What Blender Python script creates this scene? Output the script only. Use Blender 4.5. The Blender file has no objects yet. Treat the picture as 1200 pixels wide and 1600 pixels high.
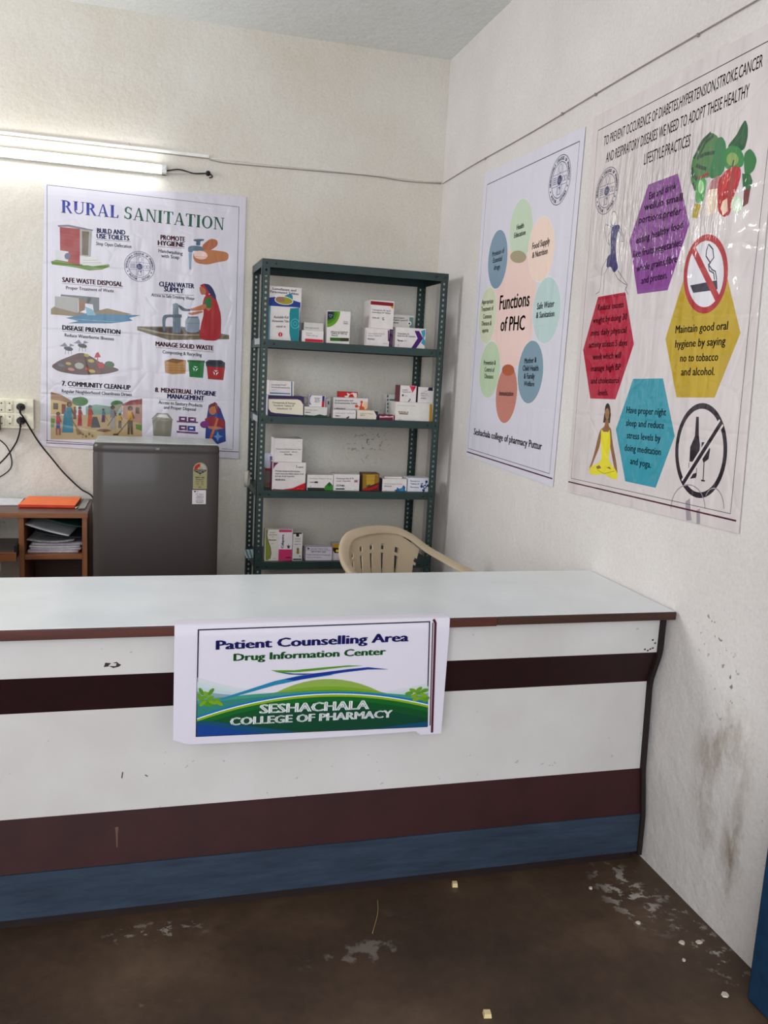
import bpy, math, random
from mathutils import Vector, Matrix
random.seed(7)
S = bpy.context.scene
COL = S.collection
PI = math.pi

# ------------------------------------------------------------------ camera
YAW, PITCH, ROLL = -.2737, -.1648, .0529
EYE = Vector((-1.488, -4.495, 1.45))
def camera():
    cp, sp, cy, sy = math.cos(PITCH), math.sin(PITCH), math.cos(YAW), math.sin(YAW)
    fwd = Vector((-sy * cp, cy * cp, sp)); right = Vector((cy, sy, 0)); up = right.cross(fwd)
    c, s = math.cos(ROLL), math.sin(ROLL)
    r2 = right * c + up * s; u2 = -right * s + up * c
    cd = bpy.data.cameras.new('camera'); cd.sensor_fit = 'VERTICAL'; cd.sensor_height = 24
    cd.lens = 24 * 1348.4 / 1600; cd.clip_start = .05
    co = bpy.data.objects.new('camera', cd); COL.objects.link(co)
    m = Matrix((r2, u2, -fwd)).transposed().to_4x4(); m.translation = EYE
    co.matrix_world = m; S.camera = co
camera()

# ------------------------------------------------------------------ world, daylight, exposure
S.view_settings.view_transform = 'Standard'; S.view_settings.look = 'None'
S.view_settings.exposure = .0; S.view_settings.gamma = 1; S.view_settings.use_curve_mapping = False
WORLD_STRENGTH = .54
w = bpy.data.worlds.new('world'); S.world = w; w.use_nodes = True
w.node_tree.nodes['Background'].inputs[0].default_value = (.80, .88, 1, 1)
w.node_tree.nodes['Background'].inputs[1].default_value = WORLD_STRENGTH
def area(name, loc, aim, sx, sy, power, col):
    l = bpy.data.lights.new(name, 'AREA'); l.shape = 'RECTANGLE'; l.size = sx; l.size_y = sy; l.energy = power; l.color = col
    o = bpy.data.objects.new(name, l); COL.objects.link(o); o.location = loc
    o.rotation_euler = (Vector(aim) - Vector(loc)).to_track_quat('-Z', 'Y').to_euler()
    return o
area('daylight_from_entrance', (-2.6, -6.9, 1.9), (-1.2, -2.0, 1.3), 2.6, 2.2, 140, (.92, .96, 1))
area('added_fill_from_left', (-4.25, -1.0, 2.15), (0, -2.0, 1.1), 1.0, .8, 62, (.93, .97, 1))  # added lamp by the left wall, lifts the right wall and ceiling; no window there
TUBE = 14.5

# ------------------------------------------------------------------ materials
def lin(c):
    f = lambda v: v / 12.92 if v <= .04045 else ((v + .055) / 1.055) ** 2.4
    return tuple(f(x / 255) for x in c[:3]) + (1,)
MC = {}
class NT:
    def __init__(s, m): s.t = m.node_tree; s.n = s.t.nodes; s.b = s.n['Principled BSDF']
    def add(s, typ, **k):
        n = s.n.new(typ)
        for a, v in k.items(): setattr(n, a, v)
        return n
    def link(s, a, b): s.t.links.new(a, b)
    def coord(s, scale=(1, 1, 1), loc=(0, 0, 0), rot=(0, 0, 0)):
        c = s.add('ShaderNodeTexCoord'); m = s.add('ShaderNodeMapping')
        m.inputs['Scale'].default_value = scale; m.inputs['Location'].default_value = loc; m.inputs['Rotation'].default_value = rot
        s.link(c.outputs['Object'], m.inputs['Vector']); return m.outputs[0]
    def noise(s, vec, scale, detail=4, rough=.55):
        n = s.add('ShaderNodeTexNoise'); n.inputs['Scale'].default_value = scale; n.inputs['Detail'].default_value = detail; n.inputs['Roughness'].default_value = rough
        s.link(vec, n.inputs['Vector']); return n.outputs['Fac']
    def ramp(s, fac, stops):
        r = s.add('ShaderNodeValToRGB'); e = r.color_ramp.elements
        while len(e) < len(stops): e.new(.5)
        for i, (p, c) in enumerate(stops): e[i].position = p; e[i].color = c if len(c) == 4 else (*c, 1)
        s.link(fac, r.inputs[0]); return r.outputs[0]
    def mix(s, fac, a, b, mode='MIX'):
        m = s.add('ShaderNodeMix', data_type='RGBA', blend_type=mode)
        for v, i in ((fac, 0), (a, 6), (b, 7)):
            if hasattr(v, 'is_output'): s.link(v, m.inputs[i])
            else: m.inputs[i].default_value = v
        return m.outputs[2]
    def math(s, op, a, b=0., clamp=False):
        m = s.add('ShaderNodeMath', operation=op, use_clamp=clamp)
        for i, v in enumerate((a, b)):
            if hasattr(v, 'is_output'): s.link(v, m.inputs[i])
            else: m.inputs[i].default_value = v
        return m.outputs[0]
    def bump(s, h, strength, dist, prev=None):
        b = s.add('ShaderNodeBump'); b.inputs['Strength'].default_value = strength; b.inputs['Distance'].default_value = dist
        s.link(h, b.inputs['Height'])
        if prev: s.link(prev, b.inputs['Normal'])
        s.link(b.outputs[0], s.b.inputs['Normal']); return b.outputs[0]
    def blob(s, c, r, lo=.6, hi=1.):      # 1 inside an ellipsoid around c, 0 outside
        g = s.add('ShaderNodeTexCoord'); v = s.add('ShaderNodeVectorMath', operation='SUBTRACT'); v.inputs[1].default_value = c
        d = s.add('ShaderNodeVectorMath', operation='DIVIDE'); d.inputs[1].default_value = r
        l = s.add('ShaderNodeVectorMath', operation='LENGTH')
        s.link(g.outputs['Object'], v.inputs[0]); s.link(v.outputs[0], d.inputs[0]); s.link(d.outputs[0], l.inputs[0])
        m = s.add('ShaderNodeMapRange'); m.inputs['From Min'].default_value = lo; m.inputs['From Max'].default_value = hi
        m.inputs['To Min'].default_value = 1; m.inputs['To Max'].default_value = 0
        s.link(l.outputs['Value'], m.inputs['Value']); return m.outputs[0]
def newmat(name, c, rough=.6, metal=0., spec=.5):
    m = bpy.data.materials.new(name); m.use_nodes = True; t = NT(m)
    t.b.inputs['Base Color'].default_value = lin(c); t.b.inputs['Roughness'].default_value = rough
    t.b.inputs['Metallic'].default_value = metal; t.b.inputs['Specular IOR Level'].default_value = spec
    return m, t
def plain(name, c, rough=.6, metal=0., spec=.3, grain=None, var=.06):
    k = (name, tuple(c), rough, metal)
    if k in MC: return MC[k]
    m, t = newmat(name, c, rough, metal, spec)
    v = t.coord(); f = t.noise(v, grain or 14, 3)
    d = tuple(max(0, x * (1 - var)) for x in c); l = tuple(min(255, x * (1 + var)) for x in c)
    t.link(t.ramp(f, [(.3, lin(d)), (.7, lin(l))]), t.b.inputs['Base Color'])
    MC[k] = m; return m
def wood(name, c1, c2, rough=.5, axis=0, scale=1.):
    m, t = newmat(name, c1, rough); sc = [22, 22, 22]; sc[axis] = 1.5
    f = t.noise(t.coord(tuple(a * scale for a in sc)), 3, 6, .65)
    t.link(t.ramp(f, [(.25, lin(c2)), (.7, lin(c1))]), t.b.inputs['Base Color']); t.bump(f, .15, .001); return m
def ink(c, fin='card'):
    g = .3 * c[0] + .59 * c[1] + .11 * c[2]
    if g < 196: c = tuple(min(255, max(0, (g + (x - g) * 1.28) * (.80 if fin != 'card' else .86))) for x in c)
    k = (tuple(c), fin)
    if k in MC: return MC[k]
    m, t = newmat('ink_' + fin, c, .5, spec=.3)
    if fin == 'vinyl': vinyl(t)
    elif fin == 'creased': vinyl(t, True)
    elif fin == 'cloth': t.b.inputs['Roughness'].default_value = .5; t.bump(t.noise(t.coord((1, 1, .35)), 16, 3), .35, .006)
    MC[k] = m; return m
def vinyl(t, heavy=False):
    # creases of a rolled and folded plastic print: long vertical ripples, fold lines, crumples
    q = 1. if heavy else .55
    a = t.noise(t.coord((9, 9, 1.2), rot=(.12, .12, 0)), 1.5, 2, .5)
    b = t.noise(t.coord((2, 2, 2)), 2.6, 2, .5)
    n = t.bump(a, .6 * q, .012); n = t.bump(b, .6 * q, .02, n)
    w = t.add('ShaderNodeTexVoronoi', feature='DISTANCE_TO_EDGE'); w.inputs['Scale'].default_value = 1
    t.link(t.coord((4.2, 4.2, 4.2)), w.inputs['Vector'])
    n = t.bump(t.math('MINIMUM', w.outputs['Distance'], .04), .5 * q, .03, n)
    c = t.add('ShaderNodeSeparateXYZ'); g = t.add('ShaderNodeTexCoord'); t.link(g.outputs['Object'], c.inputs[0])
    wob = t.math('MULTIPLY', t.noise(t.coord((1, 1, 1)), 3, 2), .03)
    for ax, off, stp in ((2, .16, .31),):      # horizontal fold lines
        f = t.math('ADD', t.math('ADD', c.outputs[ax], off), wob); f = t.math('ABSOLUTE', t.math('SUBTRACT', t.math('FRACT', t.math('DIVIDE', f, stp)), .5))
        n = t.bump(t.math('MINIMUM', f, .03), .4, .05, n)
    if heavy:
        v = t.noise(t.coord((24, 24, 4.2), rot=(.3, 0, 0)), 1.5, 3, .6)
        msk = t.blob((0, .02, .95), (.3, .46, .26), .3, 1.)
        n = t.bump(t.math('MULTIPLY', v, msk), 1., .042, n)
    t.link(n, t.b.inputs['Coat Normal']); t.b.inputs['Coat Weight'].default_value = 1. if heavy else .4; t.b.inputs['Coat Roughness'].default_value = .045 if heavy else .16; t.b.inputs['Specular IOR Level'].default_value = .2

# ------------------------------------------------------------------ mesh builder
class MB:
    def __init__(s): s.v, s.f, s.mi, s.mats, s.sm = [], [], [], [], []
    def slot(s, m):
        if m not in s.mats: s.mats.append(m)
        return s.mats.index(m)
    def face(s, pts, m, smooth=False):
        i = len(s.v); s.v += [tuple(p) for p in pts]; s.f.append(tuple(range(i, i + len(pts)))); s.mi.append(s.slot(m)); s.sm.append(smooth)
    def mesh(s, vs, fs, m, smooth=False):
        i = len(s.v); s.v += [tuple(p) for p in vs]; k = s.slot(m)
        for f in fs: s.f.append(tuple(i + a for a in f)); s.mi.append(k); s.sm.append(smooth)
    def box(s, a, b, m):
        (x0, y0, z0), (x1, y1, z1) = a, b
        x0, x1 = sorted((x0, x1)); y0, y1 = sorted((y0, y1)); z0, z1 = sorted((z0, z1))
        v = [(x, y, z) for z in (z0, z1) for y in (y0, y1) for x in (x0, x1)]
        s.mesh(v, [(0, 2, 3, 1), (4, 5, 7, 6), (0, 1, 5, 4), (2, 6, 7, 3), (0, 4, 6, 2), (1, 3, 7, 5)], m)
    def loft(s, rings, m, cap=True, smooth=True, closed=True):
        n = len(rings[0]); vs = [p for r in rings for p in r]; fs = []
        for j in range(len(rings) - 1):
            for i in range(n if closed else n - 1):
                a, b = j * n + i, j * n + (i + 1) % n; fs.append((a, b, b + n, a + n))
        if cap and closed: fs.append(tuple(reversed(range(n)))); fs.append(tuple(range((len(rings) - 1) * n, len(rings) * n)))
        s.mesh(vs, fs, m, smooth)
    def tube(s, pts, r, m, n=10, rb=None, upv=(0, 0, 1)):
        pts = [Vector(p) for p in pts]; rings = []
        rr = r if isinstance(r, (list, tuple)) else [r] * len(pts)
        prev = None
        for i, p in enumerate(pts):
            d = (pts[min(i + 1, len(pts) - 1)] - pts[max(i - 1, 0)]).normalized()
            u = prev if prev else (Vector(upv) if abs(d.dot(Vector(upv))) < .95 else Vector((1, 0, 0)))
            u = (u - d * u.dot(d)).normalized(); v = d.cross(u); prev = u
            rings.append([p + u * math.cos(2 * PI * k / n) * (rb or rr[i]) + v * math.sin(2 * PI * k / n) * rr[i] for k in range(n)])
        s.loft(rings, m)
    def lathe(s, prof, c, m, n=28):
        s.loft([[(c[0] + r * math.cos(2 * PI * k / n), c[1] + r * math.sin(2 * PI * k / n), c[2] + z) for k in range(n)] for r, z in prof], m)
    def build(s, name, parent=None, o0=(0, 0, 0), bevel=0, seg=2, fn=None, **kw):
        me = bpy.data.meshes.new(name); ox, oy, oz = o0
        vs = [(x - ox, y - oy, z - oz) for x, y, z in (map(fn, s.v) if fn else s.v)]
        me.from_pydata(vs, [], s.f); 
        for m in s.mats: me.materials.append(m)
        me.polygons.foreach_set('material_index', s.mi); me.polygons.foreach_set('use_smooth', s.sm); me.update()
        o = bpy.data.objects.new(name, me); COL.objects.link(o)
        if parent: o.parent = parent
        else: o.location = o0
        if bevel:
            b = o.modifiers.new('bevel', 'BEVEL'); b.width = bevel; b.segments = seg; b.limit_method = 'ANGLE'; b.angle_limit = .6
            for p in me.polygons: p.use_smooth = True
            wn = o.modifiers.new('wn', 'WEIGHTED_NORMAL')
        for k, v in kw.items(): o[k] = v
        return o
def thing(name, label, cat, loc, group=None):
    o = bpy.data.objects.new(name, None); COL.objects.link(o); o.location = loc; o.empty_display_size = .05
    o['label'] = label; o['category'] = cat
    if group: o['group'] = group
    return o
def spline(pts, n=8):
    P = [Vector(p) for p in pts]; P = [P[0] * 2 - P[1]] + P + [P[-1] * 2 - P[-2]]; out = []
    for i in range(1, len(P) - 2):
        for k in range(n):
            t = k / n; a, b, c, d = P[i - 1], P[i], P[i + 1], P[i + 2]
            out.append(.5 * ((2 * b) + (c - a) * t + (2 * a - 5 * b + 4 * c - d) * t * t + (3 * b - a - 3 * c + d) * t ** 3))
    out.append(P[-2]); return out

# ------------------------------------------------------------------ printed artwork (flat ink shapes in a sheet's own plane)
TC = {}
def text_mesh(txt, bold):
    k = (txt, bold)
    if k in TC: return TC[k]
    c = bpy.data.curves.new('t', 'FONT'); c.body = txt; c.size = 1; c.resolution_u = 2; c.offset = 0; c.fill_mode = 'FRONT'
    o = bpy.data.objects.new('t', c); me = o.to_mesh()
    vs = [(v.co.x, v.co.y) for v in me.vertices]; fs = [tuple(p.vertices) for p in me.polygons]
    o.to_mesh_clear(); bpy.data.objects.remove(o); bpy.data.curves.remove(c)
    x0 = min((v[0] for v in vs), default=0); x1 = max((v[0] for v in vs), default=1)
    if bold:      # a heavier face: the same letters laid a second and third time, slightly shifted
        n = len(vs); d = .042 * bold; base = list(vs); bf = list(fs)
        for q in ((-d, .0), (d, .0), (0, .4 * d)): vs += [(x + q[0], y + q[1]) for x, y in base]; fs += [tuple(i + len(vs) - n for i in f) for f in bf]
        x0 -= d; x1 += d
    TC[k] = ([((x - x0) / max(x1 - x0, 1e-6), y / .684) for x, y in vs], fs); return TC[k]
T_, t_ = .21, .07        # thick and thin strokes of the roman capitals, in letter heights
def bar(x, a=.0, b=1., w=T_): return [(x, a), (x + w, a), (x + w, b), (x, b)]
def ser(x, y, w=.34, h=.05): return [(x, y), (x + w, y), (x + w, y + h), (x, y + h)]
def arc(cx, cy, rx, ry, a0, a1, w0, w1, n=12):
    o, i_ = [], []
    for k in range(n + 1):
        f = k / n; a = math.radians(a0 + (a1 - a0) * f); w = w0 + (w1 - w0) * math.sin(PI * f)
        o.append((cx + rx * math.cos(a), cy + ry * math.sin(a))); i_.append((cx + (rx - w) * math.cos(a), cy + (ry - min(w, .09)) * math.sin(a)))
    return [[o[k], o[k + 1], i_[k + 1], i_[k]] for k in range(n)]
GL = {
 'R': (.80, [bar(.08), ser(0, 0), ser(0, .95)] + arc(.3, .74, .36, .26, 90, -90, .06, T_) + [[(.34, .52), (.5, .52), (.78, .05), (.84, 0), (.62, 0)]]),
 'U': (.82, [bar(.08, .3), ser(0, .95), bar(.66, .3, 1, t_), ser(.56, .95, .26)] + arc(.405, .34, .325, .34, 180, 360, .1, .1)),
 'A': (.86, [[(.38, 1), (.48, 1), (.80, 0), (.58, 0)], [(.38, 1), (.42, .88), (.15, 0), (.08, 0)], [(.2, .28), (.62, .28), (.62, .34), (.2, .34)], ser(0, 0, .24), ser(.52, 0, .34)]),
 'L': (.66, [bar(.08), ser(0, 0), ser(0, .95), [(.2, 0), (.62, 0), (.64, .26), (.58, .26), (.5, .06), (.2, .06)]]),
 'S': (.62, arc(.3, .73, .27, .27, 20, 270, .07, .17) + arc(.3, .27, .28, .27, 90, -160, .07, .17) + [[(.5, .72), (.56, .72), (.56, .96), (.5, .92)], [(.02, .04), (.08, .08), (.08, .3), (.02, .3)]]),
 'N': (.88, [bar(.12, 0, 1, t_), ser(.02, 0, .26), ser(.0, .95, .24), [(.1, 1), (.3, 1), (.78, .0), (.68, .0)], bar(.7, 0, 1, t_), ser(.6, .95, .27)]),
 'I': (.40, [bar(.09), ser(.02, 0), ser(.02, .95)]),
 'T': (.74, [bar(.27), ser(.19, 0, .37), ser(0, .94, .74, .06), [(0, .74), (.05, .74), (.1, .95), (0, .95)], [(.69, .74), (.74, .74), (.74, .95), (.64, .95)]]),
 'O': (.86, arc(.43, .5, .42, .51, 90, 270, .07, .19) + arc(.43, .5, .42, .51, 270, 450, .07, .19)),
}
STEP = 2.4e-5
def emblem_items(c, R):
    out = []
    def P(x, y): return (c[0] + x * R, c[1] + y * R)
    def circ(r, a0=0, a1=360, n=44): return [P(r * math.cos(math.radians(a0 + (a1 - a0) * i / n)), r * math.sin(math.radians(a0 + (a1 - a0) * i / n))) for i in range(n + (a1 - a0 != 360))]
    K = (52, 54, 112); L = (120, 120, 160)
    for r, wd in ((.99, .022), (.72, .022)): q = circ(r); out.append(('l', K, wd * R * 1.4, q + [q[0]]))
    for x in (-.2, .24): out.append(('l', K, .018 * R, [P(x, .68), P(x, -.68)]))
    for y in (.26, -.22): out.append(('l', K, .018 * R, [P(-.68, y), P(.68, y)]))
    out.append(('p', K, circ(.2))); out.append(('T', (226, 226, 236), 'Rx', P(-.11, -.1), .23 * R, .2 * R, 0, 1))
    for k in range(4): out.append(('l', L, .035 * R, [P(-.62, .14 - k * .08), P(-.28, .14 - k * .08)]))
    for x in (.38, .55): q = circ(.1); q = [(a[0] + x * R, a[1]) for a in q]; out.append(('l', K, .02 * R, q + [q[0]]))
    q = circ(.13); q = [(a[0] + .02 * R, c[1] + (a[1] - c[1]) * 1.4 + .46 * R) for a in q]; out.append(('l', K, .02 * R, q + [q[0]]))
    out.append(('l', K, .025 * R, [P(-.1, -.3), P(-.12, -.58), P(.12, -.58), P(.1, -.3), P(-.1, -.3)])); out.append(('p', K, [P(.04, -.3), P(.12, -.24), P(.13, -.36), P(.05, -.4)]))
    for a in (205, -25): out.append(('p', K, [(p[0] * .045 + c[0] * .955 + .85 * R * math.cos(math.radians(a)), p[1] * .045 + c[1] * .955 + .85 * R * math.sin(math.radians(a))) for p in circ(1, n=8)]))
    def ring(t, a0, a1, flip=False):
        for i, ch in enumerate(t):
            if ch == ' ': continue
            a = math.radians(a0 + (a1 - a0) * i / (len(t) - 1)); r = .92 if flip else .79
            rot = a + PI / 2 if flip else a - PI / 2
            wd = (.05 if ch in 'I-1' else .1); ox = -wd / 2
            out.append(('T', K, ch, P(r * math.cos(a) + ox * math.cos(rot), r * math.sin(a) + ox * math.sin(rot)), wd * R, .13 * R, rot, .8))
    ring('SESHACHALA COLLEGE OF PHARMACY', 188, -8); ring('PUTTUR - 517583', 222, 318, True)
    return out
def draw(mb, items, M, fin, flip=False):
    """lay ink shapes on a plane; M(a, b, h) gives the 3-D point at height h above the sheet"""
    lay = 1
    def put(pts, m): mb.face([M(a, b, lay * STEP) for a, b in (reversed(pts) if flip else pts)], m)
    def area2(p): return sum(p[i][0] * p[(i + 1) % len(p)][1] - p[(i + 1) % len(p)][0] * p[i][1] for i in range(len(p)))
    def ccw(p): return p if area2(p) > 0 else list(reversed(p))
    q = list(items)
    exp = []
    for it in q:
        exp += emblem_items(it[2], it[3]) if it[0] == 'emb' else [it]
    for it in exp:
        k = it[0]
        if k == 'g': lay = 1; continue
        if k == 'L': lay = it[1]; continue
        m = ink(it[1], fin)
        if k == 'q':      # an outline with rounded corners
            P = it[2]
            for _ in range(2): P = [(P[i][0] * (1 - f) + P[(i + 1) % len(P)][0] * f, P[i][1] * (1 - f) + P[(i + 1) % len(P)][1] * f) for i in range(len(P)) for f in (.2, .8)]
            put(ccw(P), m); lay += 1
        elif k == 'p': put(ccw(it[2]), m); lay += 1
        elif k == 'l':
            w, P = it[2] / 2, it[3]; L, Rr = [], []
            closed = len(P) > 3 and math.dist(P[0], P[-1]) < 1e-6
            for i, p in enumerate(P):
                a = P[i - 1] if i else (P[-2] if closed else p); b = P[i + 1] if i < len(P) - 1 else (P[1] if closed else p)
                d1 = Vector((p[0] - a[0], p[1] - a[1])); d2 = Vector((b[0] - p[0], b[1] - p[1]))
                d1 = d1.normalized() if d1.length > 1e-9 else d2.normalized(); d2 = d2.normalized() if d2.length > 1e-9 else d1
                t = (d1 + d2); t = t.normalized() if t.length > 1e-6 else d1
                s = w / max(.5, t.dot(d1)); L.append((p[0] - t.y * s, p[1] + t.x * s)); Rr.append((p[0] + t.y * s, p[1] - t.x * s))
            for i in range(len(P) - 1): put(ccw([L[i], L[i + 1], Rr[i + 1], Rr[i]]), m)
            lay += 1
        elif k in 'tTsV':
            if k == 'V': _, c, txt, A, B = it; ang = PI / 2; wd = abs(B[1] - A[1]); hh = .011; bold = 1
            else: _, c, txt, A, wd, hh, ang, bold = it
            ca, sa = math.cos(ang), math.sin(ang)
            tr = lambda x, y: (A[0] + x * wd * ca - y * hh * sa, A[1] + x * wd * sa + y * hh * ca)
            if k == 's':
                x = 0; tot = sum(GL[ch][0] + .06 for ch in txt) - .06
                for ch in txt:
                    gw, polys = GL[ch]
                    for pg in polys: put(ccw([tr((x + a) / tot, b) for a, b in pg]), m)
                    x += gw + .06
                lay += 0
            else:
                vs, fs = text_mesh(txt, bold)
                P3 = [M(*tr(x, y), (lay + (8 if k != 'T' else 2)) * STEP) for x, y in vs]
                mb.mesh(P3, [tuple(reversed(f)) for f in fs] if flip else fs, m)

# ------------------------------------------------------------------ the setting
RX0, RX1, YB, YF, H = -4.4, .0, .0, -7.0, 3.018
def wall_mat(name, base, warm):
    m, t = newmat(name, base, .85, spec=.25); v = t.coord()
    f = t.noise(v, 1.3, 4); c = t.ramp(f, [(.3, lin(warm)), (.7, lin(base))])
    g = t.noise(v, 90, 3); c = t.mix(.12, c, t.ramp(g, [(.35, (.45, .43, .4)), (.6, (1, 1, 1))]), 'MULTIPLY')
    n = t.bump(t.noise(v, 26, 5, .6), .35, .012); t.bump(t.noise(v, 4, 3), .3, .02, n)
    return m, t, c, v
m_wb, t, c, v = wall_mat('plaster_back', (221, 217, 209), (208, 198, 184))
sp = t.math('GREATER_THAN', t.noise(v, 17, 2, .5), .765); c = t.mix(t.math('MULTIPLY', sp, .25), c, (.2, .17, .14, 1))
for cc, rr in (((-.36, 0, 1.03), (.16, .2, .13)), ((-.3, 0, 1.1), (.12, .2, .1))):
    k = t.math('MULTIPLY', t.blob(cc, rr, .3, 1.), t.math('GREATER_THAN', t.noise(v, 40, 3, .6), .6)); c = t.mix(t.math('MULTIPLY', k, .5), c, (.12, .1, .08, 1))
t.link(c, t.b.inputs['Base Color'])
m_wr, t, c, v = wall_mat('plaster_right', (226, 221, 218), (212, 204, 200))
for cc, rr, col, am in (((0, -2.67, .50), (.3, .17, .18), (.24, .17, .08, 1), .7), ((0, -2.74, .25), (.3, .06, .17), (.17, .11, .05, 1), .9), ((0, -2.60, .38), (.3, .09, .22), (.25, .18, .11, 1), .5), ((0, -2.63, .25), (.3, .05, .12), (.2, .15, .1, 1), .5)):
    k = t.math('MULTIPLY', t.blob(cc, rr, .0, 1.), t.ramp(t.noise(t.coord((1, 1, .45)), 13, 5, .65), [(.42, (0, 0, 0)), (.62, (1, 1, 1))])); c = t.mix(t.math('MULTIPLY', k, am, True), c, col)
for cc, rr in (((0, -2.56, .79), (.3, .10, .10)), ((0, -2.64, .66), (.3, .08, .14)), ((0, -2.86, .42), (.2, .05, .2))):
    k = t.math('MULTIPLY', t.blob(cc, rr, .3, 1.), t.math('GREATER_THAN', t.noise(v, 48, 2, .5), .665)); c = t.mix(t.math('MULTIPLY', k, .8), c, (.13, .09, .06, 1))
t.link(c, t.b.inputs['Base Color'])
m_ce, t, c, v = wall_mat('plaster_ceiling', (236, 238, 238), (228, 228, 224)); t.link(c, t.b.inputs['Base Color'])
m_fl, t = newmat('cement_floor', (74, 58, 46), .55, spec=.35); v = t.coord()
f = t.noise(v, 2.2, 6, .6); c = t.ramp(f, [(.3, lin((54, 40, 31))), (.55, lin((78, 60, 46))), (.75, lin((104, 84, 66)))])
c = t.mix(.35, c, t.ramp(t.noise(v, 30, 4), [(.3, (.4, .38, .36)), (.7, (1, 1, 1))]), 'MULTIPLY')
for cc, rr, sc, th, am in (((-.14, -2.52, 0), (.10, .20, .2), 22, .53, .8), ((-.06, -2.72, 0), (.07, .26, .2), 30, .58, .7), ((-1.45, -2.43, 0), (.16, .05, .2), 34, .56, .5), ((-.95, -2.62, 0), (.2, .2, .2), 9, .60, .22), ((-1.6, -2.7, 0), (.3, .2, .2), 9, .62, .2)):
    k = t.math('MULTIPLY', t.blob(cc, rr, .3, 1.), t.ramp(t.noise(v, sc, 5, .62), [(th, (0, 0, 0)), (th + .05, (1, 1, 1))])); c = t.mix(t.math('MULTIPLY', k, am), c, (.48, .43, .38, 1))
t.link(c, t.b.inputs['Base Color']); t.link(t.math('MULTIPLY_ADD', f, .3), t.b.inputs['Roughness']); t.bump(t.noise(v, 40, 5), .25, .003)
t.b.inputs['Roughness'].default_value = .5
for l in list(t.t.links):
    if l.to_socket == t.b.inputs['Roughness']: t.t.links.remove(l)
def slab(name, a, b, m):
    mb = MB(); mb.box(a, b, m); return mb.build(name, kind='structure')
slab('floor', (RX0, YF, -.1), (RX1 + .12, YB + .12, 0), m_fl)
slab('ceiling', (RX0, YF, H), (RX1 + .12, YB + .12, H + .1), m_ce)
slab('wall_back', (RX0, YB, 0), (RX1 + .12, YB + .12, H), m_wb)
slab('wall_right', (0, YF, 0), (.12, YB, H), m_wr)
slab('wall_left', (RX0 - .12, YF, 0), (RX0, YB + .12, H), m_wb)
# blue painted door frame standing out from the right wall, near the camera
m_blue = plain('blue_gloss_paint', (24, 54, 82), .4, grain=30, var=.12)
mb = MB(); mb.box((-.086, -3.13, 0), (-.001, -2.95, 2.1), m_blue); mb.build('door_1', kind='structure', bevel=.008)

# wires and casing along the walls
m_wire = plain('grey_wire', (150, 138, 126), .6); m_case = plain('white_casing', (226, 226, 222), .5); m_black = plain('black_rubber', (22, 21, 23), .45)
ZC = 2.416
mb = MB(); mb.box((-2.9, -.008, ZC - .007), (-1.2, -.0005, ZC + .008), m_case); mb.box((-2.9, -.009, ZC - .011), (-1.2, -.001, ZC - .007), m_wire)
mb.build('wire_casing', bevel=.001, label='white plastic wire casing running along the back wall above the tube light', category='wire casing')
mb = MB(); mb.tube(spline([(-1.2, -.006, ZC - .014), (-1.1, -.006, ZC - .020), (-.75, -.006, ZC - .012), (-.4, -.006, ZC - .004), (-.2, -.006, ZC - .010), (-.012, -.006, ZC - .002)]), .0022, m_wire, 6)
mb.tube(spline([(-1.19, -.005, ZC - .006), (-.6, -.005, ZC - .001), (-.01, -.005, ZC + .004)]), .0018, m_case, 6)
mb.build('wall_wire', label='thin grey wire stapled along the back wall, right of the white casing', category='wire')
mb = MB(); mb.tube(spline([(-.006, -.012, ZC - .002), (-.006, -.5, ZC + .002), (-.006, -1.1, ZC - .003), (-.006, -1.8, ZC + .002), (-.006, -2.6, ZC), (-.006, -3.6, ZC)]), .0019, m_wire, 6)
for y in (-.6, -1.37, -1.62, -2.2): mb.box((-.009, y - .003, ZC - .005), (-.001, y + .003, ZC + .004), m_wire)
mb.build('wall_wire', label='thin grey wire stapled along the right wall above the two posters', category='wire')

# ------------------------------------------------------------------ tube light
m_em, t = newmat('lit_tube', (255, 255, 255), .4); t.b.inputs['Emission Color'].default_value = (.93, .98, 1, 1); t.b.inputs['Emission Strength'].default_value = TUBE
tl = thing('tube_light', 'lit white fluorescent tube light on its batten, high on the back wall at left', 'tube light', (-2.0, 0, 2.33))
o0 = (-2.0, 0, 2.33); zt = 2.327
mb = MB(); mb.box((-2.62, -.030, zt - .020), (-1.40, -.001, zt + .024), m_case); mb.build('batten', tl, o0, bevel=.003)
mb = MB(); mb.tube([(-2.60, -.052, zt), (-1.425, -.052, zt)], .0135, m_em, 16); mb.build('tube', tl, o0, label='glowing white tube')
for x in (-2.62, -1.425):
    mb = MB(); mb.box((x, -.066, zt - .020), (x + .024, -.002, zt + .016), m_case); mb.tube([(x + .004, -.052, zt), (x + .02, -.052, zt)], .016, m_case, 14); mb.build('lamp_holder', tl, o0, bevel=.002)
mb = MB(); mb.tube(spline([(-1.40, -.03, zt - .002), (-1.34, -.02, zt + .012), (-1.27, -.016, zt + .002), (-1.2, -.014, zt + .012)]), .003, m_black, 6); mb.tube(spline([(-1.40, -.03, zt - .01), (-1.32, -.018, zt - .002), (-1.24, -.014, zt + .012), (-1.2, -.014, zt + .010)]), .002, m_case, 6)
mb.build('lead_wire', tl, o0, label='dark twisted lead wire')
mb = MB(); mb.tube([(-1.205, -.022, zt + .010), (-1.205, -.0005, zt + .010)], .011, m_black, 12); mb.tube(spline([(-1.2, -.02, zt + .012), (-1.185, -.02, zt - .004), (-1.2, -.02, zt - .012)]), .003, m_black, 6); mb.build('wire_outlet', tl, o0, label='black wire outlet hole')

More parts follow.
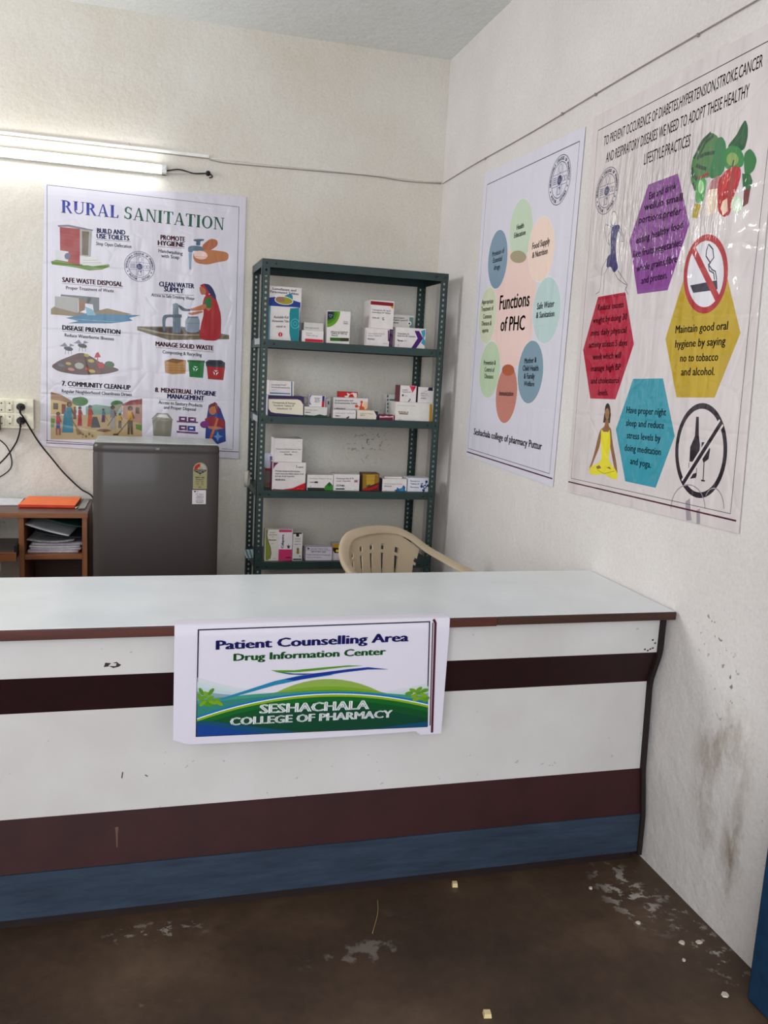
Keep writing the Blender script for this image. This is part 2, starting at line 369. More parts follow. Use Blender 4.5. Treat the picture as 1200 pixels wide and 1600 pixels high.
# ------------------------------------------------------------------ posters
def grid_sheet(mb, cor, M, m, n=14, thick=.0012, edge=None):
    (bl, br, tr, tl_) = cor
    def pt(u, v, h):
        a = (bl[0] * (1 - u) + br[0] * u) * (1 - v) + (tl_[0] * (1 - u) + tr[0] * u) * v; b = (bl[1] * (1 - u) + br[1] * u) * (1 - v) + (tl_[1] * (1 - u) + tr[1] * u) * v
        return M(a, b, h + (edge(u, v) if edge else 0))
    N = n + 1; fr = [pt(i / n, j / n, 0) for j in range(N) for i in range(N)]; bk = [pt(i / n, j / n, -thick) for j in range(N) for i in range(N)]
    mb.mesh(fr, [(j * N + i, j * N + i + 1, (j + 1) * N + i + 1, (j + 1) * N + i) for j in range(n) for i in range(n)], m, True)
    mb.mesh(bk, [(j * N + i, (j + 1) * N + i, (j + 1) * N + i + 1, j * N + i + 1) for j in range(n) for i in range(n)], m, True)
    ring = [i for i in range(N)] + [j * N + n for j in range(1, N)] + [n * N + i for i in range(n - 1, -1, -1)] + [j * N for j in range(n - 1, 0, -1)]
    a = [fr[i] for i in ring]; b = [bk[i] for i in ring]; L = len(ring)
    mb.mesh(a + b, [(i, i + L, (i + 1) % L + L, (i + 1) % L) for i in range(L)], m)
def poster(name, label, cor, M, items, base, paper, fin, flip=False, edge=None):
    o = thing(name, label, 'poster', base)
    mb = MB(); grid_sheet(mb, cor, M, ink(paper, fin), edge=edge); s = mb.build('sheet', o, base)
    mb = MB(); draw(mb, items, M, fin, flip); p = mb.build('printed_artwork', o, base)
    return o
lift = lambda u, v: .0
ART_P1 = [
('l',(60,55,70),.00208,[(-1.939,2.2098),(-1.052,2.1969)]),
('l',(60,55,70),.00208,[(-1.939,2.2098),(-1.9523,1.0122)]),
('l',(60,55,70),.00208,[(-1.052,2.1969),(-1.0543,.9993)]),
('s',(36,52,150),'RURAL',(-1.8781,2.0917),.2588,.0571,-.0043,1),
('s',(14,92,66),'SANITATION',(-1.5953,2.0895),.4736,.0582,-.0209,1),
('t',(38,54,130),'BUILD AND',(-1.719,2.0141),.1306,.0216,.0191,1.5),
('t',(38,54,130),'USE TOILETS',(-1.7207,1.989),.1507,.0216,.0159,1.5),
('l',(60,60,110),.00167,[(-1.7207,1.9832),(-1.5649,1.9867)]),
('t',(28,26,34),'Stop Open Defecation',(-1.7224,1.958),.1618,.0159,-.0074,.55),
('t',(110,22,40),'PROMOTE',(-1.4258,2.009),.1175,.022,.0009,1.5),
('t',(110,22,40),'HYGIENE',(-1.4383,1.9816),.1269,.0221,.0118,1.5),
('l',(110,22,40),.00167,[(-1.4383,1.9748),(-1.3113,1.9772)]),
('t',(28,26,34),'Handwashing',(-1.4346,1.9488),.1152,.0161,-.0356,.55),
('t',(28,26,34),'with Soap',(-1.4216,1.926),.0859,.0162,-.0175,.55),
('t',(110,22,40),'SAFE WASTE DISPOSAL',(-1.8768,1.775),.2773,.0217,-.0047,1.5),
('l',(110,22,40),.00167,[(-1.8769,1.7683),(-1.5995,1.7669)]),
('t',(28,26,34),'Proper Treatment of Waste',(-1.8592,1.7427),.2178,.0151,.0032,.55),
('t',(38,44,120),'CLEAN WATER',(-1.4306,1.788),.1691,.0224,.0124,1.5),
('t',(38,44,120),'SUPPLY',(-1.4072,1.7655),.0954,.0225,-.0178,1.5),
('l',(38,44,120),.00167,[(-1.462,1.7495),(-1.2628,1.7568)]),
('t',(28,26,34),'Access to Safe Drinking Water',(-1.467,1.7379),.2081,.0146,-.0211,.55),
('emb',(48,50,112),(-1.5224,1.8743),.0713),
('g',),
('p',(120,150,70),[(-1.926,1.8661),(-1.8921,1.8788),(-1.8193,1.8665),(-1.7375,1.858),(-1.6631,1.874),(-1.6614,1.8624),(-1.6963,1.8461),(-1.754,1.8373),(-1.8031,1.8443),(-1.8519,1.8488),(-1.9205,1.8516)]),
('p',(160,52,50),[(-1.8851,2.0264),(-1.7956,2.0263),(-1.7965,1.8574),(-1.8841,1.8712)]),
('p',(190,186,180),[(-1.7956,2.0263),(-1.7403,2.0247),(-1.7472,1.8991),(-1.7963,1.9034)]),
('p',(120,104,84),[(-1.7859,2.0164),(-1.755,2.0159),(-1.7587,1.9065),(-1.7865,1.9076)]),
('l',(190,110,100),.00067,[(-1.8852,2.0116),(-1.7957,2.0081)]),
('l',(190,110,100),.00067,[(-1.8854,1.9951),(-1.7958,1.9915)]),
('l',(190,110,100),.00067,[(-1.8855,1.9786),(-1.7959,1.9749)]),
('l',(190,110,100),.00067,[(-1.8857,1.9621),(-1.796,1.9583)]),
('l',(190,110,100),.00067,[(-1.8858,1.9456),(-1.7961,1.9417)]),
('l',(190,110,100),.00067,[(-1.886,1.9291),(-1.7961,1.9251)]),
('l',(190,110,100),.00067,[(-1.8861,1.9125),(-1.7962,1.9084)]),
('l',(190,110,100),.00067,[(-1.8863,1.8959),(-1.7963,1.8917)]),
('l',(190,110,100),.00067,[(-1.8864,1.8793),(-1.7964,1.875)]),
('p',(130,132,140),[(-1.8955,2.0336),(-1.8464,2.0398),(-1.7337,2.0269),(-1.7386,2.0215),(-1.8465,2.0299),(-1.8907,2.0259)]),
('p',(196,196,198),[(-1.9061,1.9207),(-1.8473,1.9174),(-1.8493,1.8699),(-1.9066,1.876)]),
('p',(110,110,128),[(-1.8378,1.8966),(-1.8383,1.8927),(-1.8397,1.889),(-1.8419,1.8857),(-1.8448,1.8831),(-1.8481,1.8813),(-1.8517,1.8805),(-1.8552,1.8807),(-1.8585,1.8819),(-1.8614,1.8841),(-1.8635,1.887),(-1.8649,1.8905),(-1.8653,1.8943),(-1.8648,1.8983),(-1.8634,1.902),(-1.8612,1.9053),(-1.8583,1.9079),(-1.855,1.9096),(-1.8514,1.9104),(-1.8479,1.9102),(-1.8446,1.909),(-1.8417,1.9069),(-1.8396,1.904),(-1.8382,1.9005)]),
('p',(206,204,200),[(-1.7865,1.9),(-1.7168,1.9033),(-1.7168,1.889),(-1.7003,1.8887),(-1.7004,1.871),(-1.7785,1.8589),(-1.7867,1.8624)]),
('l',(150,150,150),.00125,[(-1.7825,1.8828),(-1.7168,1.8882)]),
('l',(150,150,150),.00125,[(-1.7825,1.8711),(-1.7003,1.8778)]),
('g',),
('q',(110,130,150),[(-1.295,1.9863),(-1.2734,1.995),(-1.2255,1.9939),(-1.2138,1.976),(-1.2251,1.9681),(-1.2713,1.9711),(-1.2729,1.9598),(-1.2937,1.9598)]),
('q',(90,108,130),[(-1.2687,2.0245),(-1.2183,2.0306),(-1.2181,2.0221),(-1.2373,2.017),(-1.2352,1.9965),(-1.2578,1.9963),(-1.2546,2.0155),(-1.2686,2.016)]),
('p',(160,185,205),[(-1.292,1.9582),(-1.2746,1.9588),(-1.2786,1.8791),(-1.2874,1.8802)]),
('q',(190,120,85),[(-1.23,1.9978),(-1.1869,2.036),(-1.1534,2.0303),(-1.1511,2.0046),(-1.1901,1.9754),(-1.2165,1.9757)]),
('q',(205,140,100),[(-1.2686,1.9602),(-1.2296,1.9746),(-1.1859,1.9818),(-1.0974,1.9771),(-1.0983,1.937),(-1.1539,1.9238),(-1.2021,1.9077),(-1.2547,1.9122),(-1.2699,1.9342)]),
('p',(224,190,180),[(-1.2005,1.9501),(-1.2023,1.9448),(-1.2062,1.9399),(-1.212,1.9359),(-1.2193,1.933),(-1.2275,1.9314),(-1.2361,1.9312),(-1.2445,1.9323),(-1.2522,1.9349),(-1.2586,1.9385),(-1.2633,1.9431),(-1.2659,1.9483),(-1.2664,1.9537),(-1.2646,1.959),(-1.2607,1.9638),(-1.255,1.9678),(-1.2478,1.9707),(-1.2396,1.9724),(-1.231,1.9726),(-1.2225,1.9714),(-1.2148,1.9689),(-1.2084,1.9653),(-1.2037,1.9607),(-1.201,1.9555)]),
('l',(150,90,62),.00125,[(-1.2622,1.9435),(-1.2027,1.9441)]),
('l',(150,90,62),.00125,[(-1.2568,1.9336),(-1.2026,1.9354)]),
('l',(150,90,62),.00125,[(-1.2514,1.9237),(-1.2024,1.9268)]),
('l',(150,90,62),.00125,[(-1.246,1.9137),(-1.2023,1.9181)]),
('g',),
('p',(150,132,96),[(-1.9283,1.646),(-1.9103,1.6599),(-1.7713,1.6353),(-1.6715,1.666),(-1.5534,1.6455),(-1.7382,1.6161),(-1.9285,1.6207)]),
('p',(70,130,165),[(-1.8619,1.6081),(-1.7713,1.6336),(-1.6547,1.6388),(-1.5151,1.6437),(-1.5703,1.6271),(-1.5533,1.6152),(-1.6547,1.5957),(-1.8539,1.5831),(-1.8045,1.5973)]),
('p',(190,188,184),[(-1.9099,1.7062),(-1.8039,1.7053),(-1.8059,1.6347),(-1.9103,1.6557)]),
('p',(120,124,124),[(-1.8814,1.7175),(-1.7089,1.7146),(-1.709,1.6497),(-1.734,1.6464),(-1.738,1.6802),(-1.7999,1.6844),(-1.8039,1.7053),(-1.8855,1.708)]),
('p',(150,110,80),[(-1.8023,1.6995),(-1.7727,1.6931),(-1.7745,1.6522),(-1.8026,1.6375)]),
('p',(150,195,215),[(-1.7745,1.6692),(-1.7381,1.6546),(-1.7232,1.63),(-1.7647,1.6272)]),
('l',(150,190,210),.00167,[(-1.8374,1.6037),(-1.7714,1.6063)]),
('l',(150,190,210),.00167,[(-1.788,1.6035),(-1.7216,1.6061)]),
('l',(150,190,210),.00167,[(-1.7383,1.6033),(-1.6715,1.6059)]),
('l',(150,190,210),.00167,[(-1.6882,1.6031),(-1.621,1.6056)]),
('g',),
('p',(120,104,84),[(-1.532,1.5889),(-1.3165,1.6017),(-1.0864,1.5742),(-1.086,1.5537),(-1.3812,1.5324),(-1.5319,1.5705)]),
('p',(74,60,52),[(-1.4999,1.5852),(-1.301,1.5964),(-1.2306,1.5765),(-1.3777,1.5598)]),
('q',(176,164,140),[(-1.5226,1.5857),(-1.3816,1.5615),(-1.1004,1.5742),(-1.0864,1.5734),(-1.3815,1.5538),(-1.532,1.5794)]),
('p',(120,136,148),[(-1.364,1.7076),(-1.3488,1.7144),(-1.3372,1.7095),(-1.3358,1.6632),(-1.325,1.6562),(-1.3238,1.5709),(-1.3624,1.5685)]),
('q',(90,104,118),[(-1.3372,1.7095),(-1.3023,1.6887),(-1.2791,1.6903),(-1.2789,1.6787),(-1.3175,1.6761),(-1.3362,1.6941)]),
('q',(104,120,134),[(-1.415,1.6522),(-1.3642,1.6583),(-1.3641,1.644),(-1.3985,1.6398),(-1.3978,1.5741),(-1.4104,1.5733)]),
('p',(84,98,112),[(-1.3673,1.6573),(-1.3204,1.6604),(-1.3202,1.6449),(-1.3671,1.6419)]),
('q',(158,168,180),[(-1.2921,1.6506),(-1.2397,1.6541),(-1.2307,1.6313),(-1.2345,1.5763),(-1.3006,1.5742),(-1.3045,1.6304)]),
('l',(100,108,125),.00184,[(-1.3013,1.619),(-1.2333,1.6233)]),
('p',(116,120,140),[(-1.2921,1.6526),(-1.2397,1.656),(-1.2415,1.6481),(-1.29,1.645)]),
('q',(165,26,34),[(-1.2103,1.7609),(-1.1637,1.772),(-1.143,1.719),(-1.1269,1.6654),(-1.1275,1.5414),(-1.2358,1.5409),(-1.2273,1.6159),(-1.2126,1.6714),(-1.2213,1.7175)]),
('q',(170,26,36),[(-1.2383,1.8051),(-1.2152,1.8184),(-1.1918,1.8124),(-1.187,1.7664),(-1.2103,1.757),(-1.203,1.7884)]),
('q',(36,34,84),[(-1.2191,1.8162),(-1.1919,1.8163),(-1.172,1.7985),(-1.1548,1.761),(-1.1551,1.7376),(-1.1871,1.7703),(-1.2032,1.7962)]),
('q',(190,124,88),[(-1.2374,1.7994),(-1.2227,1.8024),(-1.203,1.7846),(-1.2065,1.765),(-1.2259,1.7617),(-1.2331,1.7747)]),
('p',(40,118,58),[(-1.2004,1.75),(-1.1789,1.7515),(-1.176,1.7019),(-1.2054,1.703),(-1.2129,1.7297)]),
('q',(194,128,90),[(-1.2057,1.7224),(-1.1976,1.7036),(-1.2207,1.6865),(-1.2634,1.6816),(-1.279,1.6825),(-1.2783,1.6923),(-1.2637,1.6952)]),
('q',(194,128,90),[(-1.2788,1.6709),(-1.2207,1.6865),(-1.2167,1.677),(-1.2593,1.6625),(-1.2786,1.6593),(-1.2912,1.6701)]),
('p',(194,128,90),[(-1.2073,1.6998),(-1.176,1.7004),(-1.1894,1.6847)]),
('l',(130,16,26),.00147,[(-1.2009,1.6722),(-1.2104,1.5463)]),
('l',(130,16,26),.00147,[(-1.1814,1.6735),(-1.1829,1.548)]),
('l',(130,16,26),.00147,[(-1.1618,1.6748),(-1.1554,1.5496)]),
('t',(28,26,34),'DISEASE PREVENTION',(-1.8787,1.5521),.2688,.0213,-.022,1.5),
('l',(28,26,34),.00167,[(-1.8788,1.5461),(-1.6099,1.5392)]),
('t',(28,26,34),'Reduce Waterborne Illnesses',(-1.8675,1.5203),.2264,.0154,-.0243,.55),
('t',(110,22,40),'MANAGE SOLID WASTE',(-1.4453,1.4998),.2831,.022,-.0223,1.5),
('l',(110,22,40),.00167,[(-1.4427,1.4929),(-1.1604,1.4856)]),
('t',(28,26,34),'Composting & Recycling',(-1.4111,1.4655),.1913,.016,-.0246,.55),
('t',(28,26,34),'7. COMMUNITY CLEAN-UP',(-1.8826,1.2856),.3205,.0227,-.0212,1.5),
('l',(28,26,34),.00167,[(-1.8521,1.2783),(-1.5622,1.2708)]),
('t',(28,26,34),'Regular Neighborhood Cleanliness Drives',(-1.8829,1.2525),.3268,.0157,-.0141,.55),
('t',(110,22,40),'8. MENSTRUAL',(-1.446,1.2741),.1837,.0224,-.0207,1.5),
('t',(38,44,120),'HYGIENE',(-1.2533,1.2706),.1082,.0227,-.0416,1.5),
('t',(38,44,120),'MANAGEMENT',(-1.3861,1.2451),.1818,.0226,-.0237,1.5),
('l',(28,26,34),.00167,[(-1.4265,1.2363),(-1.2061,1.2353)]),
('t',(28,26,34),'Access to Sanitary Products',(-1.428,1.2164),.2153,.0162,-.0367,.55),
('t',(28,26,34),'and Proper Disposal',(-1.4014,1.1922),.1567,.0162,-.0319,.55),
('l',(60,45,70),.0025,[(-1.9564,1.017),(-1.7401,1.0079)]),
('l',(80,30,60),.00333,[(-1.9565,1.0054),(-1.0243,.9846)]),
('l',(60,45,70),.00167,[(-1.1124,.9992),(-1.0551,.996)]),
('g',),
('q',(86,52,40),[(-1.9327,1.3759),(-1.8964,1.4037),(-1.8551,1.4231),(-1.7929,1.4515),(-1.7388,1.4293),(-1.6969,1.4011),(-1.6036,1.3751),(-1.6716,1.3515),(-1.7976,1.3393),(-1.8969,1.3518)]),
('p',(190,170,60),[(-1.7549,1.4347),(-1.7582,1.4305),(-1.7652,1.4285),(-1.7733,1.4296),(-1.7794,1.4333),(-1.7811,1.4381),(-1.7778,1.4424),(-1.7708,1.4443),(-1.7627,1.4433),(-1.7566,1.4396)]),
('p',(200,176,80),[(-1.7324,1.4096),(-1.7361,1.4048),(-1.744,1.4027),(-1.7532,1.4039),(-1.7601,1.408),(-1.762,1.4134),(-1.7583,1.4181),(-1.7504,1.4203),(-1.7412,1.4191),(-1.7343,1.415)]),
('p',(200,150,140),[(-1.8227,1.3638),(-1.8266,1.3596),(-1.8352,1.3579),(-1.8453,1.3593),(-1.853,1.3632),(-1.8553,1.3682),(-1.8514,1.3723),(-1.8428,1.374),(-1.8327,1.3727),(-1.825,1.3687)]),
('p',(90,110,130),[(-1.8697,1.3808),(-1.8732,1.3771),(-1.8809,1.3756),(-1.8899,1.3768),(-1.8968,1.3803),(-1.8988,1.3847),(-1.8953,1.3883),(-1.8876,1.3898),(-1.8786,1.3886),(-1.8718,1.3852)]),
('p',(190,190,180),[(-1.7802,1.3815),(-1.7859,1.3729),(-1.7975,1.3687),(-1.8107,1.3704),(-1.8203,1.3775),(-1.8228,1.3872),(-1.8172,1.3958),(-1.8056,1.4),(-1.7924,1.3982),(-1.7827,1.3912)]),
('p',(200,180,90),[(-1.7267,1.3598),(-1.7306,1.3556),(-1.7394,1.3539),(-1.7496,1.3553),(-1.7573,1.3592),(-1.7597,1.3642),(-1.7557,1.3684),(-1.747,1.3701),(-1.7368,1.3688),(-1.729,1.3648)]),
('p',(170,30,36),[(-1.6862,1.3901),(-1.6906,1.3813),(-1.699,1.3766),(-1.7082,1.3778),(-1.7147,1.3845),(-1.716,1.3941),(-1.7116,1.4029),(-1.7032,1.4076),(-1.694,1.4064),(-1.6875,1.3997)]),
('p',(60,100,50),[(-1.6381,1.3955),(-1.6441,1.3868),(-1.6567,1.3827),(-1.6712,1.3846),(-1.6818,1.3918),(-1.6847,1.4016),(-1.6787,1.4102),(-1.6661,1.4143),(-1.6517,1.4125),(-1.641,1.4053)]),
('p',(200,60,40),[(-1.7542,1.3701),(-1.7567,1.3668),(-1.762,1.3653),(-1.7681,1.3661),(-1.7727,1.369),(-1.774,1.3728),(-1.7715,1.3761),(-1.7661,1.3776),(-1.76,1.3768),(-1.7555,1.3739)]),
('p',(196,176,70),[(-1.8382,1.3913),(-1.8414,1.3876),(-1.8483,1.386),(-1.8564,1.3871),(-1.8624,1.3904),(-1.8642,1.3948),(-1.861,1.3985),(-1.8541,1.4001),(-1.8461,1.3991),(-1.84,1.3957)]),
('p',(120,60,40),[(-1.7983,1.4067),(-1.8012,1.4029),(-1.8073,1.4012),(-1.8144,1.4021),(-1.8197,1.4054),(-1.8211,1.4097),(-1.8183,1.4135),(-1.8121,1.4152),(-1.8051,1.4143),(-1.7998,1.411)]),
('p',(110,64,48),[(-1.7005,1.3591),(-1.7038,1.3553),(-1.7108,1.3537),(-1.719,1.3548),(-1.7252,1.3582),(-1.727,1.3626),(-1.7238,1.3664),(-1.7168,1.368),(-1.7086,1.3669),(-1.7024,1.3635)]),
('p',(176,30,40),[(-1.7237,1.4501),(-1.7136,1.4559),(-1.7019,1.4313),(-1.7321,1.4271)]),
('l',(170,30,36),.00417,[(-1.717,1.4305),(-1.7171,1.4)]),
('p',(44,40,48),[(-1.8297,1.4604),(-1.8336,1.4557),(-1.8421,1.4532),(-1.8528,1.4536),(-1.863,1.4567),(-1.8699,1.4617),(-1.8716,1.4673),(-1.8677,1.4719),(-1.8593,1.4744),(-1.8486,1.4741),(-1.8384,1.471),(-1.8315,1.4659)]),
('p',(150,150,165),[(-1.8506,1.4707),(-1.89,1.4736),(-1.8669,1.4921)]),
('p',(140,140,155),[(-1.8465,1.4727),(-1.8225,1.4809),(-1.8439,1.4883)]),
('l',(44,40,48),.00167,[(-1.8623,1.458),(-1.8657,1.4355)]),
('l',(44,40,48),.00167,[(-1.8507,1.4587),(-1.8509,1.4363)]),
('l',(44,40,48),.00167,[(-1.8392,1.4593),(-1.836,1.4371)]),
('p',(44,40,48),[(-1.7658,1.4778),(-1.7697,1.4731),(-1.7782,1.4706),(-1.789,1.471),(-1.7993,1.4741),(-1.8062,1.4791),(-1.808,1.4847),(-1.8041,1.4893),(-1.7956,1.4918),(-1.7848,1.4915),(-1.7745,1.4884),(-1.7676,1.4834)]),
('p',(150,150,165),[(-1.7869,1.4881),(-1.8266,1.491),(-1.8033,1.5096)]),
('p',(140,140,155),[(-1.7827,1.4901),(-1.7586,1.4984),(-1.7802,1.5058)]),
('l',(44,40,48),.00167,[(-1.7986,1.4754),(-1.802,1.4528)]),
('l',(44,40,48),.00167,[(-1.7869,1.4761),(-1.7871,1.4536)]),
('l',(44,40,48),.00167,[(-1.7753,1.4767),(-1.7721,1.4544)]),
('g',),
('p',(196,150,92),[(-1.4012,1.4288),(-1.362,1.4433),(-1.2959,1.4379),(-1.2976,1.3715),(-1.3611,1.3649),(-1.398,1.372)]),
('p',(140,96,54),[(-1.4012,1.4288),(-1.362,1.4433),(-1.2959,1.4379),(-1.3397,1.4196)]),
('l',(140,96,54),.00167,[(-1.3984,1.4094),(-1.2981,1.411)]),
('l',(140,96,54),.00167,[(-1.3982,1.3969),(-1.298,1.3984)]),
('l',(140,96,54),.00167,[(-1.3981,1.3845),(-1.2978,1.3859)]),
('p',(34,120,62),[(-1.2861,1.4367),(-1.2061,1.4373),(-1.2118,1.354),(-1.2778,1.3563)]),
('p',(24,90,48),[(-1.2897,1.44),(-1.2043,1.441),(-1.2041,1.4302),(-1.2895,1.4293)]),
('p',(165,34,38),[(-1.195,1.4181),(-1.1031,1.4173),(-1.1106,1.3479),(-1.1865,1.3498)]),
('p',(50,54,66),[(-1.2006,1.434),(-1.1847,1.4456),(-1.1218,1.4471),(-1.1034,1.4354),(-1.1047,1.4118),(-1.1967,1.4126)]),
('p',(28,30,40),[(-1.1152,1.4348),(-1.1164,1.4319),(-1.1199,1.4291),(-1.1256,1.4266),(-1.133,1.4245),(-1.1417,1.423),(-1.151,1.4221),(-1.1603,1.422),(-1.169,1.4226),(-1.1765,1.424),(-1.1822,1.4259),(-1.1859,1.4283),(-1.1871,1.4311),(-1.186,1.4339),(-1.1824,1.4367),(-1.1768,1.4393),(-1.1694,1.4414),(-1.1608,1.4429),(-1.1515,1.4438),(-1.1421,1.4439),(-1.1334,1.4432),(-1.1259,1.4419),(-1.1201,1.44),(-1.1165,1.4376)]),
('p',(236,240,238),[(-1.235,1.4013),(-1.2431,1.3929),(-1.2487,1.3839),(-1.2474,1.3901),(-1.2465,1.3963),(-1.2406,1.3991)]),
('p',(236,240,238),[(-1.256,1.3848),(-1.2589,1.3958),(-1.2637,1.405),(-1.2591,1.401),(-1.2543,1.3973),(-1.255,1.3908)]),
('p',(236,240,238),[(-1.2591,1.411),(-1.2481,1.4084),(-1.2376,1.4083),(-1.2436,1.4062),(-1.2493,1.4036),(-1.2544,1.4073)]),
('p',(236,240,238),[(-1.1342,1.3865),(-1.1423,1.378),(-1.148,1.3689),(-1.1467,1.3751),(-1.1458,1.3814),(-1.1399,1.3842)]),
('p',(236,240,238),[(-1.1554,1.3699),(-1.1584,1.381),(-1.1633,1.3903),(-1.1586,1.3861),(-1.1537,1.3824),(-1.1544,1.3759)]),
('p',(236,240,238),[(-1.1586,1.3962),(-1.1474,1.3936),(-1.1369,1.3935),(-1.1429,1.3913),(-1.1487,1.3888),(-1.1539,1.3925)]),
('g',),
('p',(150,146,130),[(-1.4572,1.1376),(-1.3584,1.1356),(-1.3663,1.0532),(-1.4513,1.0543)]),
('p',(176,172,160),[(-1.4607,1.1402),(-1.4338,1.1692),(-1.3809,1.1685),(-1.3566,1.1375),(-1.3937,1.1289)]),
('l',(100,96,84),.00167,[(-1.4607,1.1402),(-1.4338,1.1692),(-1.3809,1.1685),(-1.3566,1.1375),(-1.4607,1.1402)]),
('p',(206,204,196),[(-1.438,1.1501),(-1.4249,1.1641),(-1.3897,1.1636),(-1.3745,1.146)]),
('p',(110,60,110),[(-1.3388,1.1345),(-1.2314,1.1327),(-1.233,1.1253),(-1.337,1.1273)]),
('p',(110,60,110),[(-1.3382,1.0833),(-1.2305,1.0794),(-1.2321,1.0701),(-1.3363,1.0742)]),
('p',(92,32,92),[(-1.3276,1.1568),(-1.2883,1.1564),(-1.2879,1.1308),(-1.3272,1.1312)]),
('p',(220,210,230),[(-1.3167,1.148),(-1.2989,1.1478),(-1.2988,1.1414),(-1.3167,1.1416)]),
('p',(92,32,92),[(-1.282,1.1548),(-1.2425,1.1543),(-1.2421,1.1287),(-1.2816,1.1291)]),
('p',(220,210,230),[(-1.2711,1.146),(-1.2532,1.1457),(-1.2531,1.1393),(-1.271,1.1396)]),
('p',(92,32,92),[(-1.327,1.113),(-1.2877,1.1125),(-1.2873,1.0868),(-1.3267,1.0874)]),
('p',(220,210,230),[(-1.3162,1.1042),(-1.2983,1.1039),(-1.2982,1.0974),(-1.3161,1.0978)]),
('p',(36,66,140),[(-1.2849,1.1107),(-1.2454,1.1102),(-1.245,1.0844),(-1.2846,1.085)]),
('p',(220,210,230),[(-1.2741,1.1019),(-1.2561,1.1016),(-1.256,1.0951),(-1.274,1.0955)]),
('p',(32,60,130),[(-1.1805,1.2189),(-1.1492,1.2367),(-1.1212,1.2029),(-1.097,1.1392),(-1.0911,1.0371),(-1.1312,1.022),(-1.1955,1.0434),(-1.1926,1.1359)]),
('p',(140,24,38),[(-1.1992,1.1494),(-1.1704,1.1643),(-1.1248,1.1567),(-1.097,1.1392),(-1.0999,1.102),(-1.1601,1.1001),(-1.1921,1.1083)]),
('p',(196,130,92),[(-1.1412,1.193),(-1.1426,1.1867),(-1.1452,1.1809),(-1.1488,1.1761),(-1.1532,1.1726),(-1.1581,1.1706),(-1.1631,1.1703),(-1.1679,1.1717),(-1.1721,1.1746),(-1.1756,1.1789),(-1.178,1.1844),(-1.1791,1.1905),(-1.179,1.1969),(-1.1776,1.2032),(-1.175,1.209),(-1.1714,1.2138),(-1.167,1.2173),(-1.1622,1.2193),(-1.1572,1.2196),(-1.1524,1.2183),(-1.1482,1.2153),(-1.1447,1.211),(-1.1423,1.2056),(-1.1411,1.1995)]),
('p',(120,22,34),[(-1.1801,1.1988),(-1.1716,1.2266),(-1.14,1.2315),(-1.1254,1.1843),(-1.1388,1.1746),(-1.1487,1.2147),(-1.1668,1.2121)]),
('p',(200,110,50),[(-1.1385,1.1562),(-1.1293,1.1519),(-1.1636,1.0444),(-1.1755,1.0487)]),
('p',(120,40,120),[(-1.1751,1.1208),(-1.1758,1.116),(-1.1781,1.1115),(-1.1817,1.1075),(-1.1866,1.1045),(-1.1922,1.1024),(-1.1983,1.1016),(-1.2044,1.102),(-1.2101,1.1037),(-1.215,1.1065),(-1.2188,1.1101),(-1.2212,1.1145),(-1.2221,1.1192),(-1.2214,1.124),(-1.2191,1.1285),(-1.2155,1.1325),(-1.2107,1.1356),(-1.205,1.1376),(-1.199,1.1384),(-1.1929,1.138),(-1.1871,1.1364),(-1.1822,1.1336),(-1.1784,1.1299),(-1.176,1.1256)]),
('p',(196,130,92),[(-1.1831,1.1132),(-1.1239,1.1105),(-1.1054,1.1018),(-1.1555,1.0947),(-1.1802,1.1013)]),
('p',(120,160,210),[(-1.1325,1.0871),(-1.1248,1.0678),(-1.1064,1.0628),(-1.1245,1.0548),(-1.1314,1.0341),(-1.141,1.0543),(-1.1539,1.0614),(-1.1394,1.0674)]),
('g',),
('p',(196,198,205),[(-1.933,1.2524),(-1.5069,1.2385),(-1.5058,1.0505),(-1.9352,1.0439)]),
('p',(150,178,165),[(-1.7722,1.1889),(-1.7246,1.2011),(-1.6606,1.1945),(-1.6043,1.2059),(-1.6042,1.147),(-1.7724,1.1493)]),
('p',(206,184,146),[(-1.9342,1.1393),(-1.5065,1.1633),(-1.5057,1.0312),(-1.725,1.027),(-1.9354,1.023)]),
('p',(120,150,76),[(-1.9343,1.1268),(-1.9141,1.1234),(-1.9204,1.0817),(-1.9348,1.0813)]),
('p',(110,140,70),[(-1.5389,1.1112),(-1.507,1.108),(-1.5068,1.0782),(-1.5347,1.0858)]),
('p',(214,190,130),[(-1.9334,1.2175),(-1.8665,1.2058),(-1.8156,1.1955),(-1.8159,1.1519),(-1.9341,1.1434)]),
('p',(160,118,76),[(-1.933,1.2536),(-1.8857,1.2421),(-1.8273,1.2074),(-1.8156,1.1955),(-1.8821,1.2093),(-1.9334,1.2175)]),
('p',(90,70,50),[(-1.9223,1.2007),(-1.8997,1.2),(-1.9,1.1694),(-1.9226,1.1694)]),
('p',(120,50,44),[(-1.8838,1.1969),(-1.8647,1.1956),(-1.865,1.1501),(-1.8842,1.1493)]),
('p',(68,120,52),[(-1.7615,1.2142),(-1.7627,1.2083),(-1.7664,1.2026),(-1.7722,1.1976),(-1.7797,1.1937),(-1.7885,1.1911),(-1.7979,1.1899),(-1.8073,1.1903),(-1.816,1.1923),(-1.8235,1.1956),(-1.8292,1.2001),(-1.8328,1.2054),(-1.834,1.2113),(-1.8327,1.2172),(-1.8291,1.2229),(-1.8233,1.2278),(-1.8158,1.2317),(-1.8071,1.2344),(-1.7977,1.2355),(-1.7883,1.2351),(-1.7796,1.2332),(-1.772,1.2299),(-1.7663,1.2254),(-1.7627,1.2201)]),
